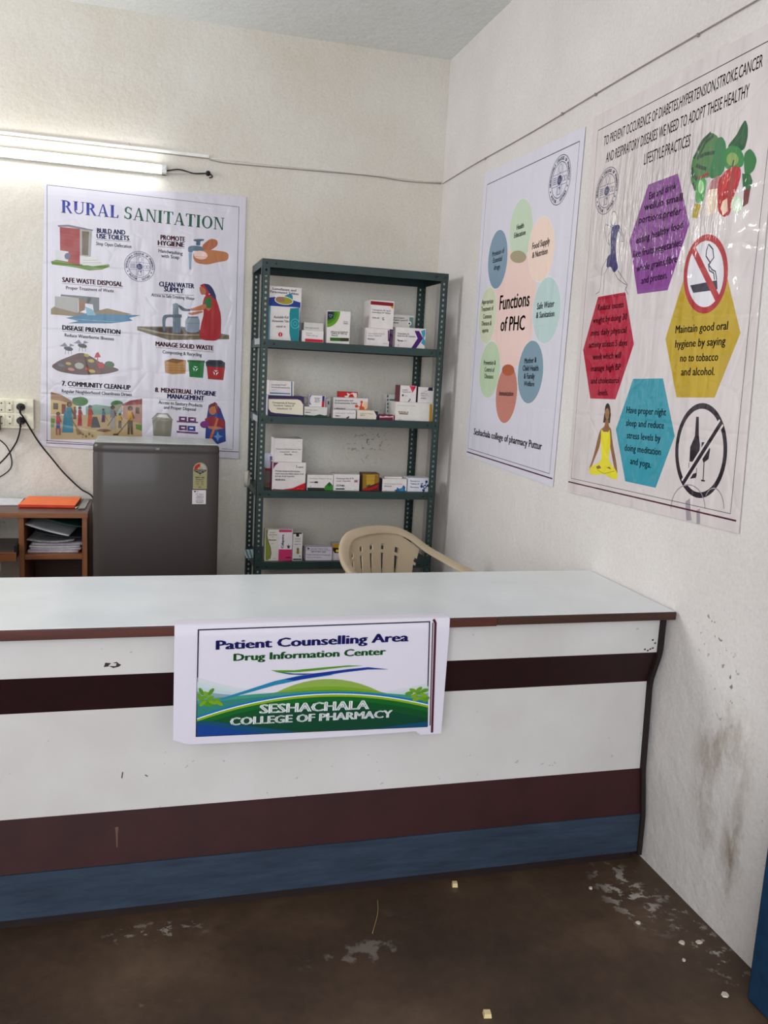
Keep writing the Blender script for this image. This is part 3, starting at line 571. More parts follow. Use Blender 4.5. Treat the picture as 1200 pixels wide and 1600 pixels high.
('p',(60,110,50),[(-1.8037,1.2187),(-1.8042,1.2155),(-1.8058,1.2124),(-1.8083,1.2098),(-1.8116,1.2076),(-1.8154,1.2063),(-1.8195,1.2057),(-1.8236,1.2059),(-1.8273,1.207),(-1.8306,1.2089),(-1.8331,1.2113),(-1.8346,1.2143),(-1.8351,1.2174),(-1.8346,1.2207),(-1.833,1.2237),(-1.8305,1.2264),(-1.8272,1.2285),(-1.8234,1.2299),(-1.8193,1.2305),(-1.8153,1.2302),(-1.8115,1.2292),(-1.8082,1.2273),(-1.8058,1.2248),(-1.8042,1.2219)]),
('p',(70,120,60),[(-1.5974,1.2083),(-1.5984,1.2037),(-1.6013,1.1993),(-1.6059,1.1955),(-1.6119,1.1924),(-1.6189,1.1904),(-1.6264,1.1895),(-1.634,1.1898),(-1.6409,1.1913),(-1.6469,1.1939),(-1.6515,1.1973),(-1.6544,1.2015),(-1.6554,1.206),(-1.6544,1.2106),(-1.6516,1.2149),(-1.647,1.2187),(-1.641,1.2218),(-1.634,1.2238),(-1.6265,1.2247),(-1.619,1.2244),(-1.612,1.223),(-1.606,1.2204),(-1.6013,1.2169),(-1.5984,1.2128)]),
('p',(190,150,130),[(-1.5982,1.2062),(-1.5068,1.2098),(-1.5062,1.1102),(-1.5981,1.1388)]),
('p',(140,62,52),[(-1.6124,1.2014),(-1.5639,1.2264),(-1.5069,1.2385),(-1.5068,1.2098),(-1.5982,1.1999)]),
('p',(90,60,54),[(-1.5385,1.1933),(-1.5189,1.1941),(-1.5188,1.1628),(-1.5384,1.1638)]),
('p',(180,176,160),[(-1.6446,1.2001),(-1.6003,1.2094),(-1.6002,1.1682),(-1.6446,1.1792)]),
('p',(40,26,26),[(-1.8186,1.1806),(-1.8193,1.178),(-1.8211,1.176),(-1.8236,1.1751),(-1.8261,1.1758),(-1.8279,1.1776),(-1.8286,1.1802),(-1.8279,1.1829),(-1.8261,1.1849),(-1.8236,1.1857),(-1.821,1.1851),(-1.8192,1.1832)]),
('p',(120,76,56),[(-1.8198,1.179),(-1.8203,1.1768),(-1.8218,1.1754),(-1.8236,1.1753),(-1.8251,1.1766),(-1.8257,1.1788),(-1.8251,1.181),(-1.8236,1.1824),(-1.8218,1.1825),(-1.8203,1.1812)]),
('p',(130,90,90),[(-1.8288,1.1746),(-1.8189,1.175),(-1.8181,1.1539),(-1.8294,1.1534)]),
('p',(120,80,70),[(-1.8289,1.1566),(-1.8181,1.157),(-1.8168,1.1252),(-1.832,1.1247)]),
('l',(120,76,56),.00265,[(-1.8199,1.1725),(-1.8152,1.159)]),
('p',(40,26,26),[(-1.7921,1.1813),(-1.7931,1.1771),(-1.796,1.1739),(-1.8,1.1727),(-1.8039,1.1736),(-1.8068,1.1765),(-1.8078,1.1806),(-1.8067,1.1848),(-1.8038,1.188),(-1.7999,1.1892),(-1.796,1.1883),(-1.7931,1.1854)]),
('p',(120,76,56),[(-1.7939,1.1787),(-1.7948,1.1753),(-1.7972,1.173),(-1.8,1.1729),(-1.8023,1.175),(-1.8032,1.1784),(-1.8023,1.1819),(-1.8,1.1841),(-1.7971,1.1842),(-1.7948,1.1822)]),
('p',(160,36,44),[(-1.8071,1.1719),(-1.7935,1.1724),(-1.7924,1.1392),(-1.808,1.1386)]),
('p',(160,36,44),[(-1.8073,1.1435),(-1.7923,1.1441),(-1.7906,1.0941),(-1.8115,1.0934)]),
('l',(120,76,56),.00415,[(-1.7948,1.1685),(-1.7884,1.1472)]),
('p',(40,26,26),[(-1.7437,1.1886),(-1.7448,1.184),(-1.7481,1.1805),(-1.7525,1.1791),(-1.7568,1.1802),(-1.76,1.1834),(-1.7612,1.188),(-1.76,1.1926),(-1.7568,1.1961),(-1.7524,1.1975),(-1.748,1.1964),(-1.7448,1.1932)]),
('p',(120,76,56),[(-1.7457,1.1859),(-1.7467,1.182),(-1.7493,1.1795),(-1.7525,1.1794),(-1.7551,1.1817),(-1.7561,1.1855),(-1.7551,1.1893),(-1.7525,1.1918),(-1.7493,1.1919),(-1.7467,1.1896)]),
('p',(180,60,44),[(-1.761,1.1782),(-1.7447,1.1789),(-1.7433,1.142),(-1.7619,1.1413)]),
('p',(186,92,50),[(-1.7611,1.1468),(-1.7433,1.1474),(-1.7411,1.092),(-1.766,1.0911)]),
('l',(120,76,56),.00459,[(-1.7463,1.1745),(-1.7386,1.1509)]),
('p',(84,84,90),[(-1.7407,1.14),(-1.7207,1.1407),(-1.704,1.0888),(-1.7488,1.0865)]),
('p',(40,26,26),[(-1.6851,1.177),(-1.6858,1.174),(-1.6879,1.1718),(-1.6907,1.1709),(-1.6935,1.1716),(-1.6956,1.1736),(-1.6963,1.1765),(-1.6956,1.1795),(-1.6935,1.1817),(-1.6907,1.1826),(-1.6879,1.1819),(-1.6858,1.1799)]),
('p',(120,76,56),[(-1.6864,1.1752),(-1.687,1.1727),(-1.6887,1.1712),(-1.6907,1.1711),(-1.6924,1.1725),(-1.693,1.1749),(-1.6924,1.1774),(-1.6907,1.179),(-1.6887,1.179),(-1.687,1.1776)]),
('p',(90,130,150),[(-1.6965,1.1703),(-1.6854,1.1707),(-1.6844,1.1473),(-1.6971,1.1468)]),
('p',(96,52,104),[(-1.6965,1.1503),(-1.6844,1.1507),(-1.6828,1.1154),(-1.6998,1.1149)]),
('l',(120,76,56),.00291,[(-1.6865,1.1679),(-1.6812,1.1529)]),
('l',(110,80,60),.00157,[(-1.6847,1.1483),(-1.6667,1.1195)]),
('p',(40,26,26),[(-1.6367,1.1898),(-1.638,1.1846),(-1.6416,1.1807),(-1.6466,1.1791),(-1.6515,1.1803),(-1.6552,1.1839),(-1.6565,1.1891),(-1.6552,1.1943),(-1.6515,1.1982),(-1.6466,1.1998),(-1.6416,1.1986),(-1.638,1.1949)]),
('p',(120,76,56),[(-1.639,1.1867),(-1.6401,1.1824),(-1.643,1.1796),(-1.6466,1.1795),(-1.6495,1.182),(-1.6507,1.1862),(-1.6495,1.1906),(-1.6466,1.1933),(-1.643,1.1935),(-1.6401,1.1909)]),
('p',(140,140,146),[(-1.6568,1.1781),(-1.6372,1.1789),(-1.6353,1.1375),(-1.6578,1.1367)]),
('p',(176,172,170),[(-1.6568,1.1391),(-1.6363,1.1399),(-1.6353,1.0799),(-1.6437,1.0797),(-1.6465,1.1249),(-1.6503,1.0795),(-1.6578,1.0792)]),
('l',(120,76,56),.00512,[(-1.6391,1.1739),(-1.6297,1.1474)]),
('l',(80,56,44),.00275,[(-1.6284,1.163),(-1.6707,1.0983)]),
('p',(130,96,76),[(-1.7249,1.0721),(-1.7049,1.0812),(-1.6687,1.0815),(-1.6526,1.0744),(-1.6848,1.0658)]),
('p',(40,26,26),[(-1.6061,1.1564),(-1.6069,1.1531),(-1.6092,1.1507),(-1.6123,1.1497),(-1.6153,1.1505),(-1.6176,1.1527),(-1.6184,1.1559),(-1.6176,1.1592),(-1.6154,1.1616),(-1.6123,1.1626),(-1.6092,1.1619),(-1.6069,1.1596)]),
('p',(120,76,56),[(-1.6075,1.1544),(-1.6082,1.1517),(-1.61,1.15),(-1.6123,1.1499),(-1.6141,1.1515),(-1.6148,1.1542),(-1.6141,1.1569),(-1.6123,1.1586),(-1.6101,1.1587),(-1.6082,1.1571)]),
('p',(200,170,60),[(-1.6187,1.1491),(-1.6064,1.1495),(-1.6052,1.1238),(-1.6192,1.1233)]),
('p',(70,64,54),[(-1.6186,1.1248),(-1.6058,1.1253),(-1.6051,1.088),(-1.6104,1.0878),(-1.6122,1.1159),(-1.6145,1.0877),(-1.6191,1.0875)]),
('l',(120,76,56),.00318,[(-1.6076,1.1465),(-1.6017,1.13)]),
('p',(40,26,26),[(-1.552,1.1887),(-1.5535,1.1825),(-1.5578,1.1779),(-1.5637,1.176),(-1.5695,1.1775),(-1.5739,1.1818),(-1.5754,1.1878),(-1.5739,1.1939),(-1.5696,1.1985),(-1.5638,1.2004),(-1.5579,1.199),(-1.5536,1.1947)]),
('p',(120,76,56),[(-1.5547,1.185),(-1.556,1.1799),(-1.5595,1.1766),(-1.5637,1.1765),(-1.5672,1.1795),(-1.5685,1.1845),(-1.5672,1.1896),(-1.5638,1.1928),(-1.5595,1.193),(-1.5561,1.19)]),
('p',(206,160,52),[(-1.5751,1.1749),(-1.5533,1.1757),(-1.551,1.1269),(-1.5759,1.126)]),
('p',(96,82,58),[(-1.5749,1.129),(-1.5521,1.1298),(-1.5507,1.059),(-1.5601,1.0587),(-1.5634,1.1121),(-1.5674,1.0585),(-1.5757,1.0583)]),
('l',(120,76,56),.006,[(-1.5554,1.1699),(-1.5448,1.1387)]),
('l',(90,64,50),.00314,[(-1.5595,1.1402),(-1.6242,1.0575)]),
('p',(60,50,46),[(-1.6445,1.059),(-1.6202,1.0619),(-1.6194,1.0535),(-1.6445,1.0527)]),
('p',(40,26,26),[(-1.8367,1.1963),(-1.8384,1.1898),(-1.8429,1.1848),(-1.8491,1.1828),(-1.8552,1.1843),(-1.8597,1.1889),(-1.8613,1.1954),(-1.8596,1.2019),(-1.8551,1.2069),(-1.8489,1.2088),(-1.8428,1.2074),(-1.8383,1.2028)]),
('p',(120,76,56),[(-1.8396,1.1924),(-1.841,1.1869),(-1.8447,1.1834),(-1.8492,1.1833),(-1.8528,1.1865),(-1.8541,1.1918),(-1.8527,1.1973),(-1.849,1.2007),(-1.8445,1.2009),(-1.8409,1.1977)]),
('p',(56,140,156),[(-1.8627,1.1815),(-1.8368,1.1825),(-1.8346,1.1304),(-1.8643,1.1293)]),
('p',(50,130,150),[(-1.863,1.1371),(-1.8346,1.1381),(-1.8314,1.0595),(-1.871,1.0583)]),
('l',(120,76,56),.00653,[(-1.8393,1.1763),(-1.8271,1.143)]),
('p',(50,130,150),[(-1.8728,1.1581),(-1.8433,1.1674),(-1.8362,1.0594),(-1.8834,1.058)]),
('l',(110,80,60),.00314,[(-1.8571,1.1586),(-1.8163,1.0851)]),
('p',(150,120,84),[(-1.8222,1.0912),(-1.8104,1.0832),(-1.7828,1.0527),(-1.8125,1.0484)]),
('p',(40,26,26),[(-1.8911,1.1494),(-1.8924,1.1445),(-1.8957,1.1409),(-1.9003,1.1394),(-1.9049,1.1405),(-1.9082,1.1439),(-1.9093,1.1487),(-1.9081,1.1536),(-1.9047,1.1573),(-1.9001,1.1587),(-1.8956,1.1576),(-1.8923,1.1542)]),
('p',(120,76,56),[(-1.8933,1.1465),(-1.8943,1.1424),(-1.897,1.1398),(-1.9003,1.1397),(-1.903,1.1421),(-1.904,1.1461),(-1.9029,1.1501),(-1.9002,1.1527),(-1.8969,1.1528),(-1.8943,1.1505)]),
('p',(170,44,48),[(-1.9086,1.1385),(-1.8928,1.1391),(-1.8916,1.1004),(-1.9097,1.0997)]),
('p',(50,60,130),[(-1.9089,1.102),(-1.8924,1.1026),(-1.8921,1.0465),(-1.8989,1.0463),(-1.9008,1.0886),(-1.9042,1.0462),(-1.9102,1.046)]),
('l',(120,76,56),.00485,[(-1.8943,1.1345),(-1.887,1.1096)]),
('p',(150,96,70),[(-1.9126,1.0778),(-1.8872,1.0787),(-1.889,1.0453),(-1.911,1.0446)]),
('p',(206,184,146),[(-1.9029,1.074),(-1.8989,1.0741),(-1.8992,1.045),(-1.9023,1.0449)]),
('p',(80,64,50),[(-1.7958,1.0586),(-1.7972,1.0565),(-1.8006,1.0555),(-1.804,1.0563),(-1.8054,1.0583),(-1.804,1.0604),(-1.8006,1.0614),(-1.7972,1.0606)]),
('p',(86,69,53),[(-1.7812,1.0494),(-1.7826,1.0473),(-1.786,1.0463),(-1.7893,1.0471),(-1.7907,1.0491),(-1.7893,1.0512),(-1.786,1.0522),(-1.7826,1.0514)]),
('p',(92,74,56),[(-1.7665,1.0401),(-1.7679,1.038),(-1.7713,1.0371),(-1.7747,1.0378),(-1.7761,1.0399),(-1.7747,1.042),(-1.7713,1.043),(-1.7679,1.0422)]),
('p',(98,79,59),[(-1.7517,1.052),(-1.7531,1.0498),(-1.7565,1.0489),(-1.7599,1.0496),(-1.7613,1.0517),(-1.7599,1.0538),(-1.7565,1.0548),(-1.7531,1.054)]),
('p',(104,84,62),[(-1.737,1.0427),(-1.7384,1.0406),(-1.7418,1.0396),(-1.7452,1.0404),(-1.7466,1.0424),(-1.7452,1.0446),(-1.7418,1.0455),(-1.7384,1.0448)]),
('p',(110,89,65),[(-1.782,1.0527),(-1.7834,1.0506),(-1.7868,1.0496),(-1.7901,1.0504),(-1.7915,1.0524),(-1.7901,1.0545),(-1.7867,1.0555),(-1.7834,1.0547)]),
('p',(116,94,68),[(-1.7673,1.0435),(-1.7687,1.0414),(-1.7721,1.0404),(-1.7755,1.0412),(-1.7769,1.0432),(-1.7754,1.0453),(-1.7721,1.0463),(-1.7687,1.0455)]),
('p',(122,99,71),[(-1.7525,1.0553),(-1.7539,1.0532),(-1.7573,1.0522),(-1.7607,1.053),(-1.7621,1.055),(-1.7607,1.0571),(-1.7573,1.0581),(-1.7539,1.0573)]),
('p',(128,104,74),[(-1.7378,1.0461),(-1.7392,1.0439),(-1.7426,1.043),(-1.746,1.0437),(-1.7473,1.0458),(-1.7459,1.0479),(-1.7425,1.0489),(-1.7392,1.0481)]),
('p',(134,109,77),[(-1.7828,1.056),(-1.7842,1.0539),(-1.7875,1.053),(-1.7909,1.0537),(-1.7923,1.0558),(-1.7909,1.0579),(-1.7875,1.0588),(-1.7841,1.0581)]),
('p',(140,114,80),[(-1.7681,1.0468),(-1.7695,1.0447),(-1.7729,1.0437),(-1.7762,1.0445),(-1.7776,1.0465),(-1.7762,1.0487),(-1.7728,1.0496),(-1.7695,1.0489)]),
('p',(146,119,83),[(-1.7533,1.0586),(-1.7547,1.0565),(-1.7581,1.0555),(-1.7615,1.0563),(-1.7629,1.0583),(-1.7614,1.0605),(-1.7581,1.0614),(-1.7547,1.0607)]),
('p',(152,124,86),[(-1.7385,1.0494),(-1.74,1.0473),(-1.7434,1.0463),(-1.7467,1.0471),(-1.7481,1.0491),(-1.7467,1.0512),(-1.7433,1.0522),(-1.7399,1.0515)]),
('p',(158,129,89),[(-1.7836,1.0384),(-1.785,1.0363),(-1.7884,1.0353),(-1.7918,1.0361),(-1.7932,1.0381),(-1.7918,1.0402),(-1.7884,1.0412),(-1.785,1.0404)]),
]
ART_P2 = [
('l',(45,40,60),.00331,[(.6457,2.2938),(1.5286,2.2839)]),
('l',(80,70,90),.00221,[(.6457,2.2938),(.6305,1.0941)]),
('l',(60,50,70),.00221,[(1.5286,2.2839),(1.5109,1.0887)]),
('l',(60,40,50),.00221,[(.6305,1.0941),(1.5112,1.0869)]),
('l',(80,20,50),.00551,[(.6208,1.0769),(1.5387,1.0713)]),
('emb',(48,50,112),(1.3906,2.1772),.0895),
('g',),
('p',(238,206,198),[(1.2773,1.7126),(1.2749,1.6713),(1.2659,1.6315),(1.2503,1.5941),(1.2285,1.5602),(1.2009,1.5308),(1.1681,1.5067),(1.1309,1.4889),(1.0903,1.478),(1.0473,1.4747),(1.0032,1.4793),(.9595,1.4918),(.9175,1.5122),(.8788,1.54),(.8448,1.5743),(.8169,1.6142),(.7961,1.6582),(.7832,1.7047),(.7788,1.7521),(.7831,1.7987),(.7957,1.8427),(.8161,1.8826),(.8434,1.9171),(.8765,1.9451),(.9142,1.966),(.9551,1.9792),(.9978,1.9845),(1.0409,1.9821),(1.0832,1.9723),(1.1234,1.9556),(1.1606,1.9326),(1.1938,1.9042),(1.2222,1.8712),(1.2452,1.8346),(1.2623,1.7953),(1.2731,1.7543)]),
('p',(197,214,190),[(1.1834,2.0214),(1.1803,1.9964),(1.1724,1.9731),(1.1601,1.9526),(1.1436,1.9357),(1.1238,1.9231),(1.1013,1.9154),(1.077,1.9132),(1.0521,1.9165),(1.0276,1.9254),(1.0046,1.9396),(.9843,1.9584),(.9676,1.981),(.9553,2.0065),(.9482,2.0335),(.9465,2.0609),(.9503,2.0873),(.9593,2.1114),(.9732,2.1322),(.9911,2.1487),(1.0123,2.1602),(1.0357,2.1663),(1.0602,2.1669),(1.0847,2.162),(1.1083,2.152),(1.1299,2.1373),(1.1486,2.1186),(1.1639,2.0967),(1.175,2.0725),(1.1816,2.0471)]),
('l',(232,228,226),.00276,[(1.1834,2.0214),(1.1803,1.9964),(1.1724,1.9731),(1.1601,1.9526),(1.1436,1.9357),(1.1238,1.9231),(1.1013,1.9154),(1.077,1.9132),(1.0521,1.9165),(1.0276,1.9254),(1.0046,1.9396),(.9843,1.9584),(.9676,1.981),(.9553,2.0065),(.9482,2.0335),(.9465,2.0609),(.9503,2.0873),(.9593,2.1114),(.9732,2.1322),(.9911,2.1487),(1.0123,2.1602),(1.0357,2.1663),(1.0602,2.1669),(1.0847,2.162),(1.1083,2.152),(1.1299,2.1373),(1.1486,2.1186),(1.1639,2.0967),(1.175,2.0725),(1.1816,2.0471),(1.1834,2.0214)]),
('p',(240,212,198),[(1.3941,1.9231),(1.3913,1.8984),(1.3837,1.8754),(1.3715,1.8549),(1.3552,1.8379),(1.3354,1.8251),(1.3129,1.8172),(1.2885,1.8146),(1.2634,1.8175),(1.2386,1.8258),(1.2152,1.8395),(1.1945,1.8577),(1.1774,1.8799),(1.1647,1.9049),(1.1571,1.9316),(1.1551,1.9588),(1.1585,1.9849),(1.1674,2.009),(1.1812,2.0298),(1.1991,2.0463),(1.2203,2.058),(1.2438,2.0644),(1.2685,2.0653),(1.2933,2.0608),(1.3171,2.0511),(1.339,2.0369),(1.3581,2.0186),(1.3736,1.9972),(1.3851,1.9735),(1.392,1.9485)]),
('l',(232,228,226),.00276,[(1.3941,1.9231),(1.3913,1.8984),(1.3837,1.8754),(1.3715,1.8549),(1.3552,1.8379),(1.3354,1.8251),(1.3129,1.8172),(1.2885,1.8146),(1.2634,1.8175),(1.2386,1.8258),(1.2152,1.8395),(1.1945,1.8577),(1.1774,1.8799),(1.1647,1.9049),(1.1571,1.9316),(1.1551,1.9588),(1.1585,1.9849),(1.1674,2.009),(1.1812,2.0298),(1.1991,2.0463),(1.2203,2.058),(1.2438,2.0644),(1.2685,2.0653),(1.2933,2.0608),(1.3171,2.0511),(1.339,2.0369),(1.3581,2.0186),(1.3736,1.9972),(1.3851,1.9735),(1.392,1.9485),(1.3941,1.9231)]),
('p',(188,210,208),[(1.4893,1.6922),(1.4865,1.6668),(1.4789,1.6429),(1.4665,1.6213),(1.4498,1.603),(1.4295,1.5887),(1.4063,1.5791),(1.3812,1.5749),(1.3553,1.5762),(1.3296,1.5831),(1.3054,1.5955),(1.2839,1.6128),(1.2661,1.6343),(1.2528,1.659),(1.2448,1.6858),(1.2425,1.7133),(1.246,1.7403),(1.2551,1.7654),(1.2692,1.7875),(1.2876,1.8055),(1.3095,1.8187),(1.3338,1.8267),(1.3592,1.8291),(1.3848,1.826),(1.4094,1.8176),(1.432,1.8044),(1.4517,1.7871),(1.4679,1.7662),(1.4798,1.7429),(1.487,1.7178)]),
('l',(232,228,226),.00276,[(1.4893,1.6922),(1.4865,1.6668),(1.4789,1.6429),(1.4665,1.6213),(1.4498,1.603),(1.4295,1.5887),(1.4063,1.5791),(1.3812,1.5749),(1.3553,1.5762),(1.3296,1.5831),(1.3054,1.5955),(1.2839,1.6128),(1.2661,1.6343),(1.2528,1.659),(1.2448,1.6858),(1.2425,1.7133),(1.246,1.7403),(1.2551,1.7654),(1.2692,1.7875),(1.2876,1.8055),(1.3095,1.8187),(1.3338,1.8267),(1.3592,1.8291),(1.3848,1.826),(1.4094,1.8176),(1.432,1.8044),(1.4517,1.7871),(1.4679,1.7662),(1.4798,1.7429),(1.487,1.7178),(1.4893,1.6922)]),
('p',(164,190,206),[(1.3852,1.4637),(1.3824,1.4384),(1.3747,1.414),(1.3624,1.3917),(1.3459,1.3724),(1.3259,1.3569),(1.3032,1.3459),(1.2786,1.34),(1.2532,1.3396),(1.2282,1.3448),(1.2046,1.3555),(1.1836,1.3712),(1.1663,1.3914),(1.1536,1.4151),(1.1459,1.4411),(1.1438,1.4682),(1.1474,1.4952),(1.1563,1.5207),(1.1702,1.5435),(1.1883,1.5627),(1.2098,1.5773),(1.2335,1.5869),(1.2584,1.591),(1.2835,1.5897),(1.3075,1.5831),(1.3296,1.5715),(1.3489,1.5556),(1.3646,1.536),(1.3761,1.5135),(1.3831,1.4891)]),
('l',(232,228,226),.00276,[(1.3852,1.4637),(1.3824,1.4384),(1.3747,1.414),(1.3624,1.3917),(1.3459,1.3724),(1.3259,1.3569),(1.3032,1.3459),(1.2786,1.34),(1.2532,1.3396),(1.2282,1.3448),(1.2046,1.3555),(1.1836,1.3712),(1.1663,1.3914),(1.1536,1.4151),(1.1459,1.4411),(1.1438,1.4682),(1.1474,1.4952),(1.1563,1.5207),(1.1702,1.5435),(1.1883,1.5627),(1.2098,1.5773),(1.2335,1.5869),(1.2584,1.591),(1.2835,1.5897),(1.3075,1.5831),(1.3296,1.5715),(1.3489,1.5556),(1.3646,1.536),(1.3761,1.5135),(1.3831,1.4891),(1.3852,1.4637)]),
('p',(230,160,148),[(1.1543,1.3695),(1.1513,1.3442),(1.1438,1.3199),(1.1319,1.2974),(1.1161,1.2778),(1.097,1.262),(1.0754,1.2506),(1.0522,1.2442),(1.0284,1.2433),(1.0049,1.2479),(.983,1.2579),(.9636,1.273),(.9477,1.2925),(.9361,1.3156),(.9293,1.3411),(.9277,1.3678),(.9313,1.3945),(.94,1.4199),(.9532,1.4429),(.9704,1.4623),(.9906,1.4774),(1.013,1.4875),(1.0365,1.4923),(1.06,1.4918),(1.0825,1.4859),(1.1032,1.4751),(1.1212,1.4598),(1.1358,1.4408),(1.1464,1.4188),(1.1527,1.3947)]),
('l',(232,228,226),.00276,[(1.1543,1.3695),(1.1513,1.3442),(1.1438,1.3199),(1.1319,1.2974),(1.1161,1.2778),(1.097,1.262),(1.0754,1.2506),(1.0522,1.2442),(1.0284,1.2433),(1.0049,1.2479),(.983,1.2579),(.9636,1.273),(.9477,1.2925),(.9361,1.3156),(.9293,1.3411),(.9277,1.3678),(.9313,1.3945),(.94,1.4199),(.9532,1.4429),(.9704,1.4623),(.9906,1.4774),(1.013,1.4875),(1.0365,1.4923),(1.06,1.4918),(1.0825,1.4859),(1.1032,1.4751),(1.1212,1.4598),(1.1358,1.4408),(1.1464,1.4188),(1.1527,1.3947),(1.1543,1.3695)]),
('p',(190,210,176),[(.9513,1.4668),(.9479,1.4411),(.9397,1.4165),(.9269,1.3939),(.91,1.3744),(.8897,1.3587),(.8668,1.3476),(.8423,1.3417),(.8171,1.3414),(.7924,1.3467),(.7693,1.3575),(.749,1.3734),(.7324,1.3937),(.7203,1.4175),(.7134,1.4437),(.712,1.471),(.7161,1.4981),(.7255,1.5238),(.7398,1.5468),(.7581,1.5661),(.7796,1.581),(.8034,1.5907),(.8282,1.5951),(.853,1.5939),(.8767,1.5873),(.8984,1.5757),(.9172,1.5597),(.9324,1.5399),(.9434,1.5172),(.9498,1.4925)]),
('l',(232,228,226),.00276,[(.9513,1.4668),(.9479,1.4411),(.9397,1.4165),(.9269,1.3939),(.91,1.3744),(.8897,1.3587),(.8668,1.3476),(.8423,1.3417),(.8171,1.3414),(.7924,1.3467),(.7693,1.3575),(.749,1.3734),(.7324,1.3937),(.7203,1.4175),(.7134,1.4437),(.712,1.471),(.7161,1.4981),(.7255,1.5238),(.7398,1.5468),(.7581,1.5661),(.7796,1.581),(.8034,1.5907),(.8282,1.5951),(.853,1.5939),(.8767,1.5873),(.8984,1.5757),(.9172,1.5597),(.9324,1.5399),(.9434,1.5172),(.9498,1.4925),(.9513,1.4668)]),
('p',(210,214,186),[(.8687,1.7009),(.8655,1.6754),(.858,1.6512),(.8464,1.6292),(.8314,1.6106),(.8134,1.596),(.7931,1.5861),(.7714,1.5815),(.7493,1.5825),(.7277,1.5891),(.7077,1.6011),(.6901,1.6179),(.6758,1.6389),(.6655,1.6632),(.6598,1.6895),(.6588,1.7166),(.6626,1.7433),(.6711,1.7683),(.6837,1.7905),(.6999,1.8089),(.7188,1.8227),(.7396,1.8313),(.7614,1.8345),(.7832,1.8323),(.804,1.8247),(.823,1.8122),(.8394,1.7953),(.8527,1.7749),(.8622,1.7517),(.8676,1.7267)]),
('l',(232,228,226),.00276,[(.8687,1.7009),(.8655,1.6754),(.858,1.6512),(.8464,1.6292),(.8314,1.6106),(.8134,1.596),(.7931,1.5861),(.7714,1.5815),(.7493,1.5825),(.7277,1.5891),(.7077,1.6011),(.6901,1.6179),(.6758,1.6389),(.6655,1.6632),(.6598,1.6895),(.6588,1.7166),(.6626,1.7433),(.6711,1.7683),(.6837,1.7905),(.6999,1.8089),(.7188,1.8227),(.7396,1.8313),(.7614,1.8345),(.7832,1.8323),(.804,1.8247),(.823,1.8122),(.8394,1.7953),(.8527,1.7749),(.8622,1.7517),(.8676,1.7267),(.8687,1.7009)]),
('p',(158,184,204),[(.9469,1.9329),(.9436,1.9076),(.9358,1.8838),(.9238,1.8626),(.9079,1.8449),(.8889,1.8315),(.8675,1.8229),(.8446,1.8198),(.8211,1.8222),(.7981,1.8302),(.7767,1.8435),(.7579,1.8616),(.7426,1.8837),(.7315,1.9087),(.7252,1.9356),(.7239,1.9629),(.7279,1.9895),(.7367,2.0141),(.75,2.0355),(.7671,2.0528),(.7872,2.0653),(.8093,2.0725),(.8324,2.0742),(.8555,2.0704),(.8776,2.0613),(.8978,2.0475),(.9153,2.0294),(.9295,2.008),(.9397,1.9842),(.9455,1.9588)]),
('l',(232,228,226),.00276,[(.9469,1.9329),(.9436,1.9076),(.9358,1.8838),(.9238,1.8626),(.9079,1.8449),(.8889,1.8315),(.8675,1.8229),(.8446,1.8198),(.8211,1.8222),(.7981,1.8302),(.7767,1.8435),(.7579,1.8616),(.7426,1.8837),(.7315,1.9087),(.7252,1.9356),(.7239,1.9629),(.7279,1.9895),(.7367,2.0141),(.75,2.0355),(.7671,2.0528),(.7872,2.0653),(.8093,2.0725),(.8324,2.0742),(.8555,2.0704),(.8776,2.0613),(.8978,2.0475),(.9153,2.0294),(.9295,2.008),(.9397,1.9842),(.9455,1.9588),(.9469,1.9329)]),
('p',(202,190,160),[(1.1425,1.9234),(1.1347,1.9138),(1.1121,1.9082),(1.0788,1.9076),(1.0411,1.9124),(1.0064,1.9216),(.982,1.9336),(.9732,1.9458),(.9818,1.9557),(1.006,1.9613),(1.0405,1.9614),(1.0781,1.9561),(1.1115,1.9468),(1.1343,1.9351)]),
('p',(206,120,84),[(1.1086,1.4692),(1.1024,1.459),(1.0845,1.4508),(1.0582,1.4463),(1.0285,1.4465),(1.0013,1.4514),(.9822,1.4601),(.9752,1.4708),(.982,1.4813),(1.0009,1.4895),(1.0279,1.4938),(1.0575,1.4932),(1.0839,1.4882),(1.1021,1.4796)]),
('L',24),
('t',(28,26,34),'Health',(1.0213,2.0468),.0723,.0202,-.0028,.5),
('t',(28,26,34),'Education',(1.0023,2.0164),.1135,.0202,.0,.5),
('t',(28,26,34),'Food Supply',(1.1931,1.9482),.1571,.025,.028,.5),
('t',(28,26,34),'& Nutrition',(1.1996,1.9141),.1386,.0231,.0188,.5),
('t',(28,26,34),'Safe Water',(1.2829,1.7094),.1512,.0247,.0265,.5),
('t',(28,26,34),'& Sanitation',(1.2803,1.6762),.1606,.0228,.0037,.5),
('t',(28,26,34),'Mother &',(1.2045,1.4986),.1129,.0215,.0496,.5),
('t',(28,26,34),'Child Health',(1.1912,1.4694),.1497,.0217,.016,.5),
('t',(28,26,34),'& Family',(1.209,1.4378),.1026,.0216,.0244,.5),
('t',(28,26,34),'Welfare',(1.2145,1.4089),.0983,.0196,.0132,.5),
('t',(28,26,34),'Immunization',(.9669,1.3592),.152,.021,.0303,.5),
('t',(28,26,34),'Prevention &',(.7588,1.4893),.1422,.0198,.0098,.5),
('t',(28,26,34),'Control of',(.7763,1.4593),.1141,.0197,-.0009,.5),
('t',(28,26,34),'Diseases',(.7821,1.4292),.1028,.0197,.0039,.5),
('t',(28,26,34),'Provision of',(.7715,1.9647),.1352,.0216,.0281,.5),
('t',(28,26,34),'Essential',(.7853,1.9364),.101,.0215,.001,.5),
('t',(28,26,34),'drugs',(.7999,1.904),.0713,.0215,-.0056,.5),
